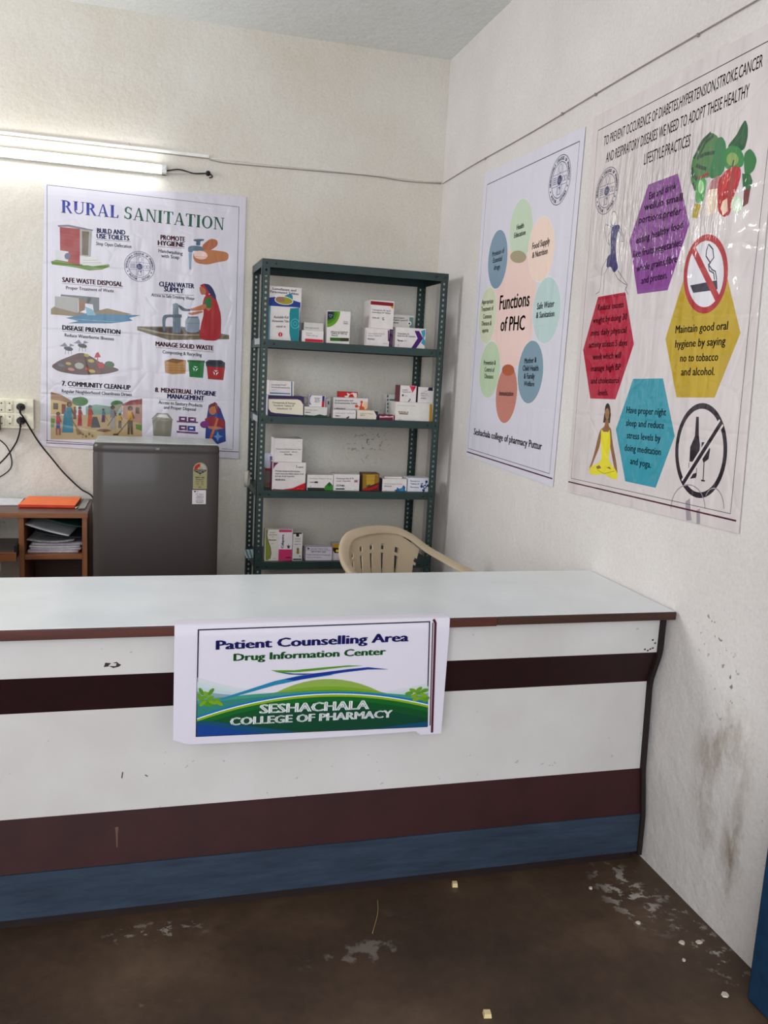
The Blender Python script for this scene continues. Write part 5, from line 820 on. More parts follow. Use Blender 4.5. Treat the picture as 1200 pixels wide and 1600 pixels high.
ART_BN = [
('g',),
('p',(206,210,214),[(-1.3606,.6755),(-1.3369,.6666),(-1.3129,.6582),(-1.2889,.6504),(-1.2647,.6432),(-1.2403,.6365),(-1.2157,.6305),(-1.1911,.625),(-1.1662,.6201),(-1.1413,.6159),(-1.1161,.6122),(-1.0909,.6092),(-1.0655,.6069),(-1.0399,.6051),(-1.0143,.604),(-.9885,.6036),(-.9625,.6038),(-.9365,.6046),(-.9103,.6062),(-.884,.6084),(-.8576,.6113),(-.8311,.6149),(-.8044,.6191),(-.7777,.6241),(-.7509,.6297),(-.7425,.4991),(-.77,.4997),(-.7974,.5003),(-.8245,.5008),(-.8515,.5014),(-.8784,.502),(-.905,.5025),(-.9315,.5031),(-.9578,.5036),(-.984,.5042),(-1.01,.5047),(-1.0358,.5053),(-1.0615,.5058),(-1.0871,.5064),(-1.1124,.5069),(-1.1377,.5074),(-1.1627,.508),(-1.1876,.5085),(-1.2124,.509),(-1.237,.5095),(-1.2615,.51),(-1.2858,.5105),(-1.31,.5111),(-1.334,.5116),(-1.3579,.5121)]),
('p',(196,208,212),[(-1.3604,.6629),(-1.3367,.6555),(-1.3128,.6485),(-1.2887,.642),(-1.2645,.6359),(-1.2401,.6304),(-1.2156,.6252),(-1.1909,.6206),(-1.1661,.6164),(-1.1412,.6128),(-1.116,.6096),(-1.0908,.6069),(-1.0654,.6048),(-1.0399,.6031),(-1.0142,.6019),(-.9884,.6013),(-.9624,.6012),(-.9363,.6016),(-.9101,.6026),(-.8838,.604),(-.8573,.6061),(-.8307,.6087),(-.804,.6118),(-.7772,.6155),(-.7502,.6197),(-.7425,.4991),(-.77,.4997),(-.7974,.5003),(-.8245,.5008),(-.8515,.5014),(-.8784,.502),(-.905,.5025),(-.9315,.5031),(-.9578,.5036),(-.984,.5042),(-1.01,.5047),(-1.0358,.5053),(-1.0615,.5058),(-1.0871,.5064),(-1.1124,.5069),(-1.1377,.5074),(-1.1627,.508),(-1.1876,.5085),(-1.2124,.509),(-1.237,.5095),(-1.2615,.51),(-1.2858,.5105),(-1.31,.5111),(-1.334,.5116),(-1.3579,.5121)]),
('p',(184,202,208),[(-1.3602,.6502),(-1.3365,.6443),(-1.3126,.6388),(-1.2885,.6336),(-1.2643,.6287),(-1.24,.6242),(-1.2155,.62),(-1.1908,.6162),(-1.166,.6128),(-1.1411,.6097),(-1.116,.607),(-1.0907,.6046),(-1.0653,.6026),(-1.0398,.6011),(-1.0141,.5999),(-.9883,.599),(-.9623,.5986),(-.9362,.5986),(-.9099,.5989),(-.8836,.5997),(-.857,.6009),(-.8304,.6024),(-.8036,.6044),(-.7766,.6068),(-.7496,.6097),(-.7425,.4991),(-.77,.4997),(-.7974,.5003),(-.8245,.5008),(-.8515,.5014),(-.8784,.502),(-.905,.5025),(-.9315,.5031),(-.9578,.5036),(-.984,.5042),(-1.01,.5047),(-1.0358,.5053),(-1.0615,.5058),(-1.0871,.5064),(-1.1124,.5069),(-1.1377,.5074),(-1.1627,.508),(-1.1876,.5085),(-1.2124,.509),(-1.237,.5095),(-1.2615,.51),(-1.2858,.5105),(-1.31,.5111),(-1.334,.5116),(-1.3579,.5121)]),
('p',(168,196,204),[(-1.36,.6375),(-1.3363,.6332),(-1.3124,.629),(-1.2883,.6251),(-1.2641,.6214),(-1.2398,.618),(-1.2153,.6148),(-1.1907,.6118),(-1.1659,.6091),(-1.1409,.6066),(-1.1159,.6043),(-1.0906,.6023),(-1.0652,.6005),(-1.0397,.599),(-1.014,.5978),(-.9882,.5968),(-.9622,.596),(-.936,.5955),(-.9098,.5953),(-.8833,.5953),(-.8567,.5956),(-.83,.5962),(-.8031,.5971),(-.7761,.5982),(-.7489,.5996),(-.7425,.4991),(-.77,.4997),(-.7974,.5003),(-.8245,.5008),(-.8515,.5014),(-.8784,.502),(-.905,.5025),(-.9315,.5031),(-.9578,.5036),(-.984,.5042),(-1.01,.5047),(-1.0358,.5053),(-1.0615,.5058),(-1.0871,.5064),(-1.1124,.5069),(-1.1377,.5074),(-1.1627,.508),(-1.1876,.5085),(-1.2124,.509),(-1.237,.5095),(-1.2615,.51),(-1.2858,.5105),(-1.31,.5111),(-1.334,.5116),(-1.3579,.5121)]),
('p',(150,188,196),[(-1.3598,.6248),(-1.336,.622),(-1.3122,.6193),(-1.2881,.6167),(-1.264,.6142),(-1.2396,.6118),(-1.2152,.6096),(-1.1905,.6074),(-1.1658,.6054),(-1.1408,.6035),(-1.1158,.6017),(-1.0905,.6),(-1.0651,.5984),(-1.0396,.597),(-1.0139,.5957),(-.9881,.5945),(-.9621,.5934),(-.9359,.5925),(-.9096,.5917),(-.8831,.591),(-.8565,.5904),(-.8297,.59),(-.8027,.5897),(-.7756,.5895),(-.7483,.5895),(-.7425,.4991),(-.77,.4997),(-.7974,.5003),(-.8245,.5008),(-.8515,.5014),(-.8784,.502),(-.905,.5025),(-.9315,.5031),(-.9578,.5036),(-.984,.5042),(-1.01,.5047),(-1.0358,.5053),(-1.0615,.5058),(-1.0871,.5064),(-1.1124,.5069),(-1.1377,.5074),(-1.1627,.508),(-1.1876,.5085),(-1.2124,.509),(-1.237,.5095),(-1.2615,.51),(-1.2858,.5105),(-1.31,.5111),(-1.334,.5116),(-1.3579,.5121)]),
('p',(128,178,186),[(-1.3596,.612),(-1.3358,.6108),(-1.312,.6095),(-1.288,.6082),(-1.2638,.6069),(-1.2395,.6056),(-1.215,.6043),(-1.1904,.603),(-1.1657,.6017),(-1.1407,.6004),(-1.1157,.599),(-1.0904,.5977),(-1.0651,.5963),(-1.0395,.595),(-1.0138,.5936),(-.988,.5922),(-.9619,.5908),(-.9357,.5894),(-.9094,.588),(-.8829,.5866),(-.8562,.5852),(-.8293,.5838),(-.8023,.5823),(-.775,.5809),(-.7477,.5794),(-.7425,.4991),(-.77,.4997),(-.7974,.5003),(-.8245,.5008),(-.8515,.5014),(-.8784,.502),(-.905,.5025),(-.9315,.5031),(-.9578,.5036),(-.984,.5042),(-1.01,.5047),(-1.0358,.5053),(-1.0615,.5058),(-1.0871,.5064),(-1.1124,.5069),(-1.1377,.5074),(-1.1627,.508),(-1.1876,.5085),(-1.2124,.509),(-1.237,.5095),(-1.2615,.51),(-1.2858,.5105),(-1.31,.5111),(-1.334,.5116),(-1.3579,.5121)]),
('p',(104,166,174),[(-1.3594,.5993),(-1.3356,.5995),(-1.3118,.5997),(-1.2878,.5997),(-1.2636,.5997),(-1.2393,.5994),(-1.2149,.5991),(-1.1903,.5986),(-1.1655,.598),(-1.1406,.5973),(-1.1156,.5964),(-1.0904,.5954),(-1.065,.5942),(-1.0394,.5929),(-1.0137,.5915),(-.9879,.59),(-.9618,.5882),(-.9356,.5864),(-.9092,.5844),(-.8826,.5823),(-.8559,.58),(-.8289,.5775),(-.8018,.5749),(-.7745,.5722),(-.747,.5693),(-.7425,.4991),(-.77,.4997),(-.7974,.5003),(-.8245,.5008),(-.8515,.5014),(-.8784,.502),(-.905,.5025),(-.9315,.5031),(-.9578,.5036),(-.984,.5042),(-1.01,.5047),(-1.0358,.5053),(-1.0615,.5058),(-1.0871,.5064),(-1.1124,.5069),(-1.1377,.5074),(-1.1627,.508),(-1.1876,.5085),(-1.2124,.509),(-1.237,.5095),(-1.2615,.51),(-1.2858,.5105),(-1.31,.5111),(-1.334,.5116),(-1.3579,.5121)]),
('p',(176,204,110),[(-1.3579,.5121),(-1.334,.5116),(-1.31,.5111),(-1.2861,.524),(-1.2624,.5483),(-1.2386,.5702),(-1.2146,.5896),(-1.1905,.6064),(-1.1663,.6208),(-1.1418,.6327),(-1.1172,.6421),(-1.0924,.6489),(-1.0673,.6532),(-1.042,.655),(-1.0164,.6542),(-.9906,.6508),(-.9645,.6448),(-.938,.6361),(-.9113,.6247),(-.8841,.6106),(-.8566,.5938),(-.8287,.5741),(-.8004,.5515),(-.7717,.526),(-.7425,.4991),(-.7425,.4991),(-.77,.4997),(-.7974,.5003),(-.8245,.5008),(-.8515,.5014),(-.8784,.502),(-.905,.5025),(-.9315,.5031),(-.9578,.5036),(-.984,.5042),(-1.01,.5047),(-1.0358,.5053),(-1.0615,.5058),(-1.0871,.5064),(-1.1124,.5069),(-1.1377,.5074),(-1.1627,.508),(-1.1876,.5085),(-1.2124,.509),(-1.237,.5095),(-1.2615,.51),(-1.2858,.5105),(-1.31,.5111),(-1.334,.5116),(-1.3579,.5121)]),
('p',(150,190,70),[(-1.3586,.5522),(-1.335,.5646),(-1.3113,.5761),(-1.2875,.5865),(-1.2635,.5959),(-1.2394,.6042),(-1.2152,.6116),(-1.1909,.6179),(-1.1663,.6232),(-1.1416,.6274),(-1.1168,.6306),(-1.0918,.6328),(-1.0665,.6338),(-1.0411,.6338),(-1.0155,.6328),(-.9897,.6306),(-.9637,.6273),(-.9374,.6229),(-.9109,.6174),(-.8841,.6107),(-.8571,.6028),(-.8299,.5938),(-.8023,.5836),(-.7745,.5722),(-.7464,.5596),(-.7425,.4991),(-.77,.4997),(-.7974,.5003),(-.8245,.5008),(-.8515,.5014),(-.8784,.502),(-.905,.5025),(-.9315,.5031),(-.9578,.5036),(-.984,.5042),(-1.01,.5047),(-1.0358,.5053),(-1.0615,.5058),(-1.0871,.5064),(-1.1124,.5069),(-1.1377,.5074),(-1.1627,.508),(-1.1876,.5085),(-1.2124,.509),(-1.237,.5095),(-1.2615,.51),(-1.2858,.5105),(-1.31,.5111),(-1.334,.5116),(-1.3579,.5121)]),
('p',(112,170,60),[(-1.359,.5738),(-1.3353,.5819),(-1.3116,.5893),(-1.2877,.596),(-1.2637,.6021),(-1.2395,.6074),(-1.2152,.6121),(-1.1908,.616),(-1.1662,.6192),(-1.1415,.6218),(-1.1165,.6235),(-1.0914,.6246),(-1.0662,.6249),(-1.0407,.6245),(-1.0151,.6233),(-.9893,.6214),(-.9633,.6187),(-.937,.6153),(-.9106,.611),(-.8839,.606),(-.857,.6002),(-.8299,.5936),(-.8025,.5861),(-.7749,.5779),(-.747,.5687),(-.7425,.4991),(-.77,.4997),(-.7974,.5003),(-.8245,.5008),(-.8515,.5014),(-.8784,.502),(-.905,.5025),(-.9315,.5031),(-.9578,.5036),(-.984,.5042),(-1.01,.5047),(-1.0358,.5053),(-1.0615,.5058),(-1.0871,.5064),(-1.1124,.5069),(-1.1377,.5074),(-1.1627,.508),(-1.1876,.5085),(-1.2124,.509),(-1.237,.5095),(-1.2615,.51),(-1.2858,.5105),(-1.31,.5111),(-1.334,.5116),(-1.3579,.5121)]),
('p',(96,170,150),[(-1.3596,.6112),(-1.3359,.6137),(-1.3121,.6159),(-1.2882,.6178),(-1.2641,.6194),(-1.2399,.6207),(-1.2155,.6218),(-1.191,.6225),(-1.1663,.623),(-1.1415,.6231),(-1.1165,.6229),(-1.0914,.6225),(-1.0661,.6217),(-1.0406,.6206),(-1.0149,.6192),(-.9891,.6175),(-.9631,.6155),(-.9369,.6131),(-.9105,.6104),(-.884,.6074),(-.8572,.604),(-.8302,.6004),(-.8031,.5963),(-.7757,.592),(-.7481,.5872),(-.7425,.4991),(-.77,.4997),(-.7974,.5003),(-.8245,.5008),(-.8515,.5014),(-.8784,.502),(-.905,.5025),(-.9315,.5031),(-.9578,.5036),(-.984,.5042),(-1.01,.5047),(-1.0358,.5053),(-1.0615,.5058),(-1.0871,.5064),(-1.1124,.5069),(-1.1377,.5074),(-1.1627,.508),(-1.1876,.5085),(-1.2124,.509),(-1.237,.5095),(-1.2615,.51),(-1.2858,.5105),(-1.31,.5111),(-1.334,.5116),(-1.3579,.5121)]),
('p',(70,150,140),[(-1.3594,.6021),(-1.3357,.6046),(-1.3119,.6068),(-1.288,.6086),(-1.2639,.6102),(-1.2396,.6115),(-1.2153,.6125),(-1.1907,.6132),(-1.166,.6137),(-1.1412,.6138),(-1.1162,.6136),(-1.091,.6131),(-1.0657,.6123),(-1.0402,.6112),(-1.0145,.6097),(-.9887,.608),(-.9626,.6059),(-.9364,.6035),(-.91,.6008),(-.8835,.5978),(-.8567,.5944),(-.8297,.5907),(-.8025,.5866),(-.7751,.5822),(-.7475,.5774),(-.7425,.4991),(-.77,.4997),(-.7974,.5003),(-.8245,.5008),(-.8515,.5014),(-.8784,.502),(-.905,.5025),(-.9315,.5031),(-.9578,.5036),(-.984,.5042),(-1.01,.5047),(-1.0358,.5053),(-1.0615,.5058),(-1.0871,.5064),(-1.1124,.5069),(-1.1377,.5074),(-1.1627,.508),(-1.1876,.5085),(-1.2124,.509),(-1.237,.5095),(-1.2615,.51),(-1.2858,.5105),(-1.31,.5111),(-1.334,.5116),(-1.3579,.5121)]),
('p',(40,130,190),[(-1.3589,.5678),(-1.3352,.5755),(-1.3114,.5826),(-1.2875,.5891),(-1.2635,.5949),(-1.2393,.6001),(-1.215,.6047),(-1.1906,.6086),(-1.166,.6119),(-1.1412,.6146),(-1.1163,.6166),(-1.0912,.6179),(-1.0659,.6186),(-1.0405,.6186),(-1.0149,.6179),(-.9891,.6166),(-.963,.6145),(-.9368,.6117),(-.9104,.6081),(-.8838,.6039),(-.8569,.5989),(-.8298,.5931),(-.8025,.5865),(-.7749,.5792),(-.7471,.5711),(-.7425,.4991),(-.77,.4997),(-.7974,.5003),(-.8245,.5008),(-.8515,.5014),(-.8784,.502),(-.905,.5025),(-.9315,.5031),(-.9578,.5036),(-.984,.5042),(-1.01,.5047),(-1.0358,.5053),(-1.0615,.5058),(-1.0871,.5064),(-1.1124,.5069),(-1.1377,.5074),(-1.1627,.508),(-1.1876,.5085),(-1.2124,.509),(-1.237,.5095),(-1.2615,.51),(-1.2858,.5105),(-1.31,.5111),(-1.334,.5116),(-1.3579,.5121)]),
('p',(232,240,240),[(-1.3588,.5625),(-1.3351,.5702),(-1.3113,.5773),(-1.2874,.5838),(-1.2634,.5896),(-1.2392,.5948),(-1.2149,.5994),(-1.1904,.6033),(-1.1658,.6066),(-1.141,.6093),(-1.1161,.6112),(-1.091,.6126),(-1.0657,.6132),(-1.0403,.6132),(-1.0146,.6125),(-.9888,.6111),(-.9628,.609),(-.9366,.6062),(-.9101,.6027),(-.8835,.5984),(-.8566,.5933),(-.8295,.5875),(-.8022,.581),(-.7746,.5736),(-.7468,.5655),(-.7425,.4991),(-.77,.4997),(-.7974,.5003),(-.8245,.5008),(-.8515,.5014),(-.8784,.502),(-.905,.5025),(-.9315,.5031),(-.9578,.5036),(-.984,.5042),(-1.01,.5047),(-1.0358,.5053),(-1.0615,.5058),(-1.0871,.5064),(-1.1124,.5069),(-1.1377,.5074),(-1.1627,.508),(-1.1876,.5085),(-1.2124,.509),(-1.237,.5095),(-1.2615,.51),(-1.2858,.5105),(-1.31,.5111),(-1.334,.5116),(-1.3579,.5121)]),
('p',(170,200,50),[(-1.3587,.5599),(-1.3351,.5676),(-1.3113,.5747),(-1.2874,.5812),(-1.2633,.587),(-1.2391,.5922),(-1.2148,.5968),(-1.1903,.6007),(-1.1657,.604),(-1.1409,.6066),(-1.116,.6086),(-1.0909,.6099),(-1.0656,.6105),(-1.0402,.6105),(-1.0145,.6098),(-.9887,.6084),(-.9627,.6063),(-.9364,.6035),(-.91,.5999),(-.8833,.5956),(-.8565,.5906),(-.8294,.5848),(-.802,.5782),(-.7744,.5708),(-.7466,.5627),(-.7425,.4991),(-.77,.4997),(-.7974,.5003),(-.8245,.5008),(-.8515,.5014),(-.8784,.502),(-.905,.5025),(-.9315,.5031),(-.9578,.5036),(-.984,.5042),(-1.01,.5047),(-1.0358,.5053),(-1.0615,.5058),(-1.0871,.5064),(-1.1124,.5069),(-1.1377,.5074),(-1.1627,.508),(-1.1876,.5085),(-1.2124,.509),(-1.237,.5095),(-1.2615,.51),(-1.2858,.5105),(-1.31,.5111),(-1.334,.5116),(-1.3579,.5121)]),
('p',(24,110,50),[(-1.3586,.554),(-1.335,.5617),(-1.3112,.5688),(-1.2872,.5752),(-1.2632,.5811),(-1.239,.5863),(-1.2147,.5908),(-1.1902,.5947),(-1.1655,.598),(-1.1407,.6006),(-1.1158,.6026),(-1.0907,.6038),(-1.0654,.6045),(-1.0399,.6044),(-1.0143,.6037),(-.9884,.6023),(-.9624,.6002),(-.9361,.5973),(-.9097,.5937),(-.883,.5894),(-.8561,.5843),(-.829,.5785),(-.8016,.5719),(-.774,.5645),(-.7462,.5564),(-.7425,.4991),(-.77,.4997),(-.7974,.5003),(-.8245,.5008),(-.8515,.5014),(-.8784,.502),(-.905,.5025),(-.9315,.5031),(-.9578,.5036),(-.984,.5042),(-1.01,.5047),(-1.0358,.5053),(-1.0615,.5058),(-1.0871,.5064),(-1.1124,.5069),(-1.1377,.5074),(-1.1627,.508),(-1.1876,.5085),(-1.2124,.509),(-1.237,.5095),(-1.2615,.51),(-1.2858,.5105),(-1.31,.5111),(-1.334,.5116),(-1.3579,.5121)]),
('p',(16,88,44),[(-1.3584,.5416),(-1.3347,.5492),(-1.3109,.5563),(-1.287,.5627),(-1.2629,.5685),(-1.2387,.5737),(-1.2143,.5782),(-1.1898,.5821),(-1.1651,.5853),(-1.1403,.5879),(-1.1153,.5898),(-1.0902,.5911),(-1.0649,.5917),(-1.0394,.5916),(-1.0137,.5908),(-.9878,.5894),(-.9618,.5872),(-.9355,.5843),(-.909,.5807),(-.8823,.5763),(-.8554,.5712),(-.8282,.5653),(-.8008,.5586),(-.7732,.5512),(-.7453,.543),(-.7425,.4991),(-.77,.4997),(-.7974,.5003),(-.8245,.5008),(-.8515,.5014),(-.8784,.502),(-.905,.5025),(-.9315,.5031),(-.9578,.5036),(-.984,.5042),(-1.01,.5047),(-1.0358,.5053),(-1.0615,.5058),(-1.0871,.5064),(-1.1124,.5069),(-1.1377,.5074),(-1.1627,.508),(-1.1876,.5085),(-1.2124,.509),(-1.237,.5095),(-1.2615,.51),(-1.2858,.5105),(-1.31,.5111),(-1.334,.5116),(-1.3579,.5121)]),
('p',(14,74,52),[(-1.3581,.5232),(-1.3344,.5308),(-1.3105,.5378),(-1.2866,.5442),(-1.2624,.55),(-1.2382,.5551),(-1.2138,.5596),(-1.1893,.5634),(-1.1646,.5666),(-1.1397,.5691),(-1.1147,.571),(-1.0895,.5722),(-1.0641,.5728),(-1.0386,.5726),(-1.0129,.5718),(-.987,.5703),(-.9609,.5681),(-.9345,.5651),(-.908,.5614),(-.8813,.5569),(-.8543,.5517),(-.8271,.5458),(-.7997,.539),(-.772,.5315),(-.7441,.5232),(-.7425,.4991),(-.77,.4997),(-.7974,.5003),(-.8245,.5008),(-.8515,.5014),(-.8784,.502),(-.905,.5025),(-.9315,.5031),(-.9578,.5036),(-.984,.5042),(-1.01,.5047),(-1.0358,.5053),(-1.0615,.5058),(-1.0871,.5064),(-1.1124,.5069),(-1.1377,.5074),(-1.1627,.508),(-1.1876,.5085),(-1.2124,.509),(-1.237,.5095),(-1.2615,.51),(-1.2858,.5105),(-1.31,.5111),(-1.334,.5116),(-1.3579,.5121)]),
('p',(20,84,120),[(-1.3586,.5547),(-1.3348,.5532),(-1.3108,.5497),(-1.2866,.5447),(-1.2622,.5397),(-1.2377,.5347),(-1.213,.5296),(-1.1881,.5245),(-1.1631,.5194),(-1.1379,.5143),(-1.1125,.509),(-1.0871,.5064),(-1.0615,.5058),(-1.0358,.5053),(-1.01,.5047),(-.984,.5042),(-.9578,.5036),(-.9315,.5031),(-.905,.5025),(-.8785,.504),(-.8518,.506),(-.825,.5081),(-.798,.5101),(-.7708,.5121),(-.7435,.5142),(-.7425,.4991),(-.77,.4997),(-.7974,.5003),(-.8245,.5008),(-.8515,.5014),(-.8784,.502),(-.905,.5025),(-.9315,.5031),(-.9578,.5036),(-.984,.5042),(-1.01,.5047),(-1.0358,.5053),(-1.0615,.5058),(-1.0871,.5064),(-1.1124,.5069),(-1.1377,.5074),(-1.1627,.508),(-1.1876,.5085),(-1.2124,.509),(-1.237,.5095),(-1.2615,.51),(-1.2858,.5105),(-1.31,.5111),(-1.334,.5116),(-1.3579,.5121)]),
('p',(24,72,150),[(-1.3585,.5455),(-1.3346,.5414),(-1.3105,.5356),(-1.2862,.5299),(-1.2618,.5242),(-1.2373,.5186),(-1.2125,.513),(-1.1876,.5085),(-1.1627,.508),(-1.1377,.5074),(-1.1124,.5069),(-1.0871,.5064),(-1.0615,.5058),(-1.0358,.5053),(-1.01,.5047),(-.984,.5042),(-.9578,.5036),(-.9315,.5031),(-.905,.5025),(-.8784,.502),(-.8515,.5014),(-.8245,.5008),(-.7974,.5003),(-.77,.4997),(-.7425,.4991),(-.7425,.4991),(-.77,.4997),(-.7974,.5003),(-.8245,.5008),(-.8515,.5014),(-.8784,.502),(-.905,.5025),(-.9315,.5031),(-.9578,.5036),(-.984,.5042),(-1.01,.5047),(-1.0358,.5053),(-1.0615,.5058),(-1.0871,.5064),(-1.1124,.5069),(-1.1377,.5074),(-1.1627,.508),(-1.1876,.5085),(-1.2124,.509),(-1.237,.5095),(-1.2615,.51),(-1.2858,.5105),(-1.31,.5111),(-1.334,.5116),(-1.3579,.5121)]),
('p',(104,164,52),[(-1.3441,.6257),(-1.3476,.6263),(-1.3519,.6307),(-1.3554,.6371),(-1.3567,.6431),(-1.3553,.6465),(-1.3518,.6459),(-1.3475,.6416),(-1.3441,.6352),(-1.3427,.6291)]),
('p',(126,176,52),[(-1.3344,.6225),(-1.3353,.6189),(-1.3398,.6154),(-1.3461,.6132),(-1.3518,.6133),(-1.3548,.6156),(-1.3538,.6191),(-1.3494,.6227),(-1.3431,.6248),(-1.3374,.6247)]),
('p',(148,188,52),[(-1.3261,.6226),(-1.3293,.6212),(-1.335,.6228),(-1.3409,.6267),(-1.3448,.6315),(-1.3452,.6353),(-1.342,.6366),(-1.3364,.6351),(-1.3305,.6311),(-1.3266,.6264)]),
('p',(104,164,52),[(-1.3275,.605),(-1.33,.6025),(-1.3357,.602),(-1.3424,.6036),(-1.3475,.6068),(-1.3491,.6103),(-1.3466,.6127),(-1.341,.6133),(-1.3343,.6117),(-1.3292,.6085)]),
('p',(126,176,52),[(-1.3187,.6218),(-1.3187,.618),(-1.3221,.6133),(-1.3276,.6094),(-1.333,.6079),(-1.3364,.6093),(-1.3364,.6131),(-1.333,.6178),(-1.3276,.6217),(-1.3221,.6232)]),
('p',(148,188,52),[(-1.3094,.6011),(-1.3121,.5989),(-1.3179,.5989),(-1.3245,.6011),(-1.3294,.6047),(-1.3307,.6083),(-1.328,.6105),(-1.3222,.6106),(-1.3157,.6083),(-1.3107,.6047)]),
('p',(104,164,52),[(-1.3186,.6435),(-1.3177,.6398),(-1.3198,.6342),(-1.324,.6289),(-1.3288,.6259),(-1.3324,.6263),(-1.3333,.63),(-1.3312,.6356),(-1.327,.6409),(-1.3222,.6439)]),
('p',(126,176,52),[(-1.3002,.6122),(-1.3017,.6089),(-1.3068,.6063),(-1.3135,.6054),(-1.3192,.6065),(-1.3218,.6093),(-1.3203,.6126),(-1.3153,.6152),(-1.3086,.6161),(-1.3029,.615)]),
('p',(148,188,52),[(-1.3373,.6106),(-1.337,.6068),(-1.34,.6017),(-1.345,.5973),(-1.3503,.5953),(-1.3538,.5964),(-1.3541,.6002),(-1.3511,.6052),(-1.346,.6096),(-1.3408,.6117)]),
('p',(104,164,52),[(-1.32,.5972),(-1.3222,.5944),(-1.3278,.5933),(-1.3346,.5944),(-1.3399,.597),(-1.3418,.6004),(-1.3395,.6031),(-1.334,.6042),(-1.3272,.6032),(-1.3219,.6005)]),
('p',(126,176,52),[(-1.3498,.6103),(-1.3532,.6115),(-1.3568,.6165),(-1.3592,.6234),(-1.3595,.6296),(-1.3576,.6326),(-1.3542,.6314),(-1.3506,.6264),(-1.3482,.6195),(-1.3479,.6133)]),
('p',(148,188,52),[(-1.2951,.5949),(-1.2983,.5935),(-1.304,.5951),(-1.31,.5991),(-1.3139,.6039),(-1.3144,.6077),(-1.3112,.609),(-1.3055,.6074),(-1.2995,.6035),(-1.2955,.5987)]),
('p',(112,170,56),[(-.7917,.6032),(-.7931,.5997),(-.7984,.597),(-.8054,.5961),(-.8116,.5974),(-.8146,.6003),(-.8131,.6038),(-.8079,.6066),(-.8008,.6075),(-.7946,.6062)]),
('p',(134,182,56),[(-.7806,.6049),(-.7836,.6028),(-.7899,.6032),(-.7969,.6061),(-.8019,.6102),(-.8032,.6141),(-.8001,.6162),(-.7939,.6158),(-.7869,.613),(-.7818,.6088)]),
('p',(156,194,56),[(-.7776,.5994),(-.7777,.5955),(-.7815,.591),(-.7876,.5877),(-.7936,.5868),(-.7973,.5887),(-.7972,.5926),(-.7934,.5971),(-.7874,.6004),(-.7813,.6013)]),
('p',(112,170,56),[(-.7623,.599),(-.7649,.5963),(-.7711,.5957),(-.7783,.5973),(-.784,.6006),(-.7859,.6043),(-.7832,.607),(-.7771,.6077),(-.7699,.6061),(-.7642,.6028)]),
('p',(134,182,56),[(-.7675,.6187),(-.7669,.6147),(-.7698,.6095),(-.7751,.6051),(-.7808,.6031),(-.7847,.6044),(-.7853,.6083),(-.7824,.6135),(-.7771,.6179),(-.7714,.6199)]),
('p',(156,194,56),[(-.7505,.5876),(-.754,.5861),(-.7602,.5876),(-.7668,.5916),(-.7712,.5965),(-.7718,.6005),(-.7683,.6021),(-.762,.6005),(-.7555,.5965),(-.751,.5916)]),
('p',(112,170,56),[(-.7479,.6104),(-.749,.6067),(-.754,.6035),(-.761,.6019),(-.7673,.6027),(-.7705,.6054),(-.7694,.6091),(-.7644,.6123),(-.7574,.6139),(-.7511,.6131)]),
('p',(134,182,56),[(-.7542,.584),(-.7563,.5808),(-.7621,.5791),(-.7694,.5795),(-.7755,.5818),(-.7779,.5852),(-.7759,.5884),(-.7701,.5901),(-.7628,.5897),(-.7567,.5874)]),
('p',(156,194,56),[(-.7705,.5875),(-.7712,.5837),(-.7759,.58),(-.7826,.5778),(-.7888,.578),(-.7922,.5805),(-.7914,.5843),(-.7868,.588),(-.7801,.5902),(-.7739,.5899)]),
('p',(112,170,56),[(-.7447,.5883),(-.7441,.5843),(-.747,.5791),(-.7523,.5746),(-.7581,.5727),(-.762,.574),(-.7626,.578),(-.7597,.5832),(-.7544,.5876),(-.7486,.5896)]),
('p',(60,150,190),[(-1.308,.6125),(-1.2347,.6349),(-1.1665,.656),(-1.1035,.6683),(-1.0522,.672),(-1.013,.6663),(-1.0903,.6578),(-1.1661,.6441),(-1.2345,.6264),(-1.2988,.6101)]),
('p',(24,60,150),[(-1.1414,.6601),(-1.0652,.6726),(-.9743,.6807),(-.9215,.6838),(-.864,.6753),(-.9211,.6771),(-.987,.6718),(-1.0647,.6619),(-1.1158,.655)]),
('p',(110,170,50),[(-1.1769,.6867),(-1.1168,.6841),(-1.0529,.688),(-.9748,.6914),(-.935,.6885),(-.9877,.6866),(-1.0526,.6814),(-1.1039,.6783),(-1.1546,.6792)]),
('p',(30,80,140),[(-1.1673,.6823),(-1.1165,.6748),(-1.0652,.6726),(-1.0907,.6697),(-1.1291,.6728)]),
('g',),
('l',(40,40,60),.00338,[(-1.3597,.8037),(-.7595,.808),(-.7454,.4992),(-1.3598,.5121),(-1.3597,.8037)]),
('l',(100,70,80),.00338,[(-.7503,.8051),(-.7364,.5014)]),
('l',(90,30,50),.00676,[(-.7489,.8145),(-.7427,.8035),(-.7293,.4797)]),
('g',),
('L',28),
('t',(30,30,110),'Patient Counselling Area',(-1.3168,.7491),.5026,.0242,.0101,1.15),
('t',(44,112,52),'Drug Information Center',(-1.2724,.7166),.398,.0193,.003,1.15),
('t',(240,244,244),'SESHACHALA',(-1.2028,.5665),.2915,.0253,-.0154,1.15),
('t',(236,240,240),'COLLEGE OF PHARMACY',(-1.2769,.5378),.431,.0212,-.0102,1.15),
]
MB_ = lambda a, b, h: (a, -.004 - h, b)
MR_ = lambda a, b, h: (-.004 - h, -a, b)
poster('poster', 'large RURAL SANITATION poster with small pictures, on the back wall', [(-1.986, .990), (-1.024, .949), (-1.018, 2.250), (-1.951, 2.212)], MB_, ART_P1, (-1.5, 0, .95), (206, 201, 211), 'vinyl')
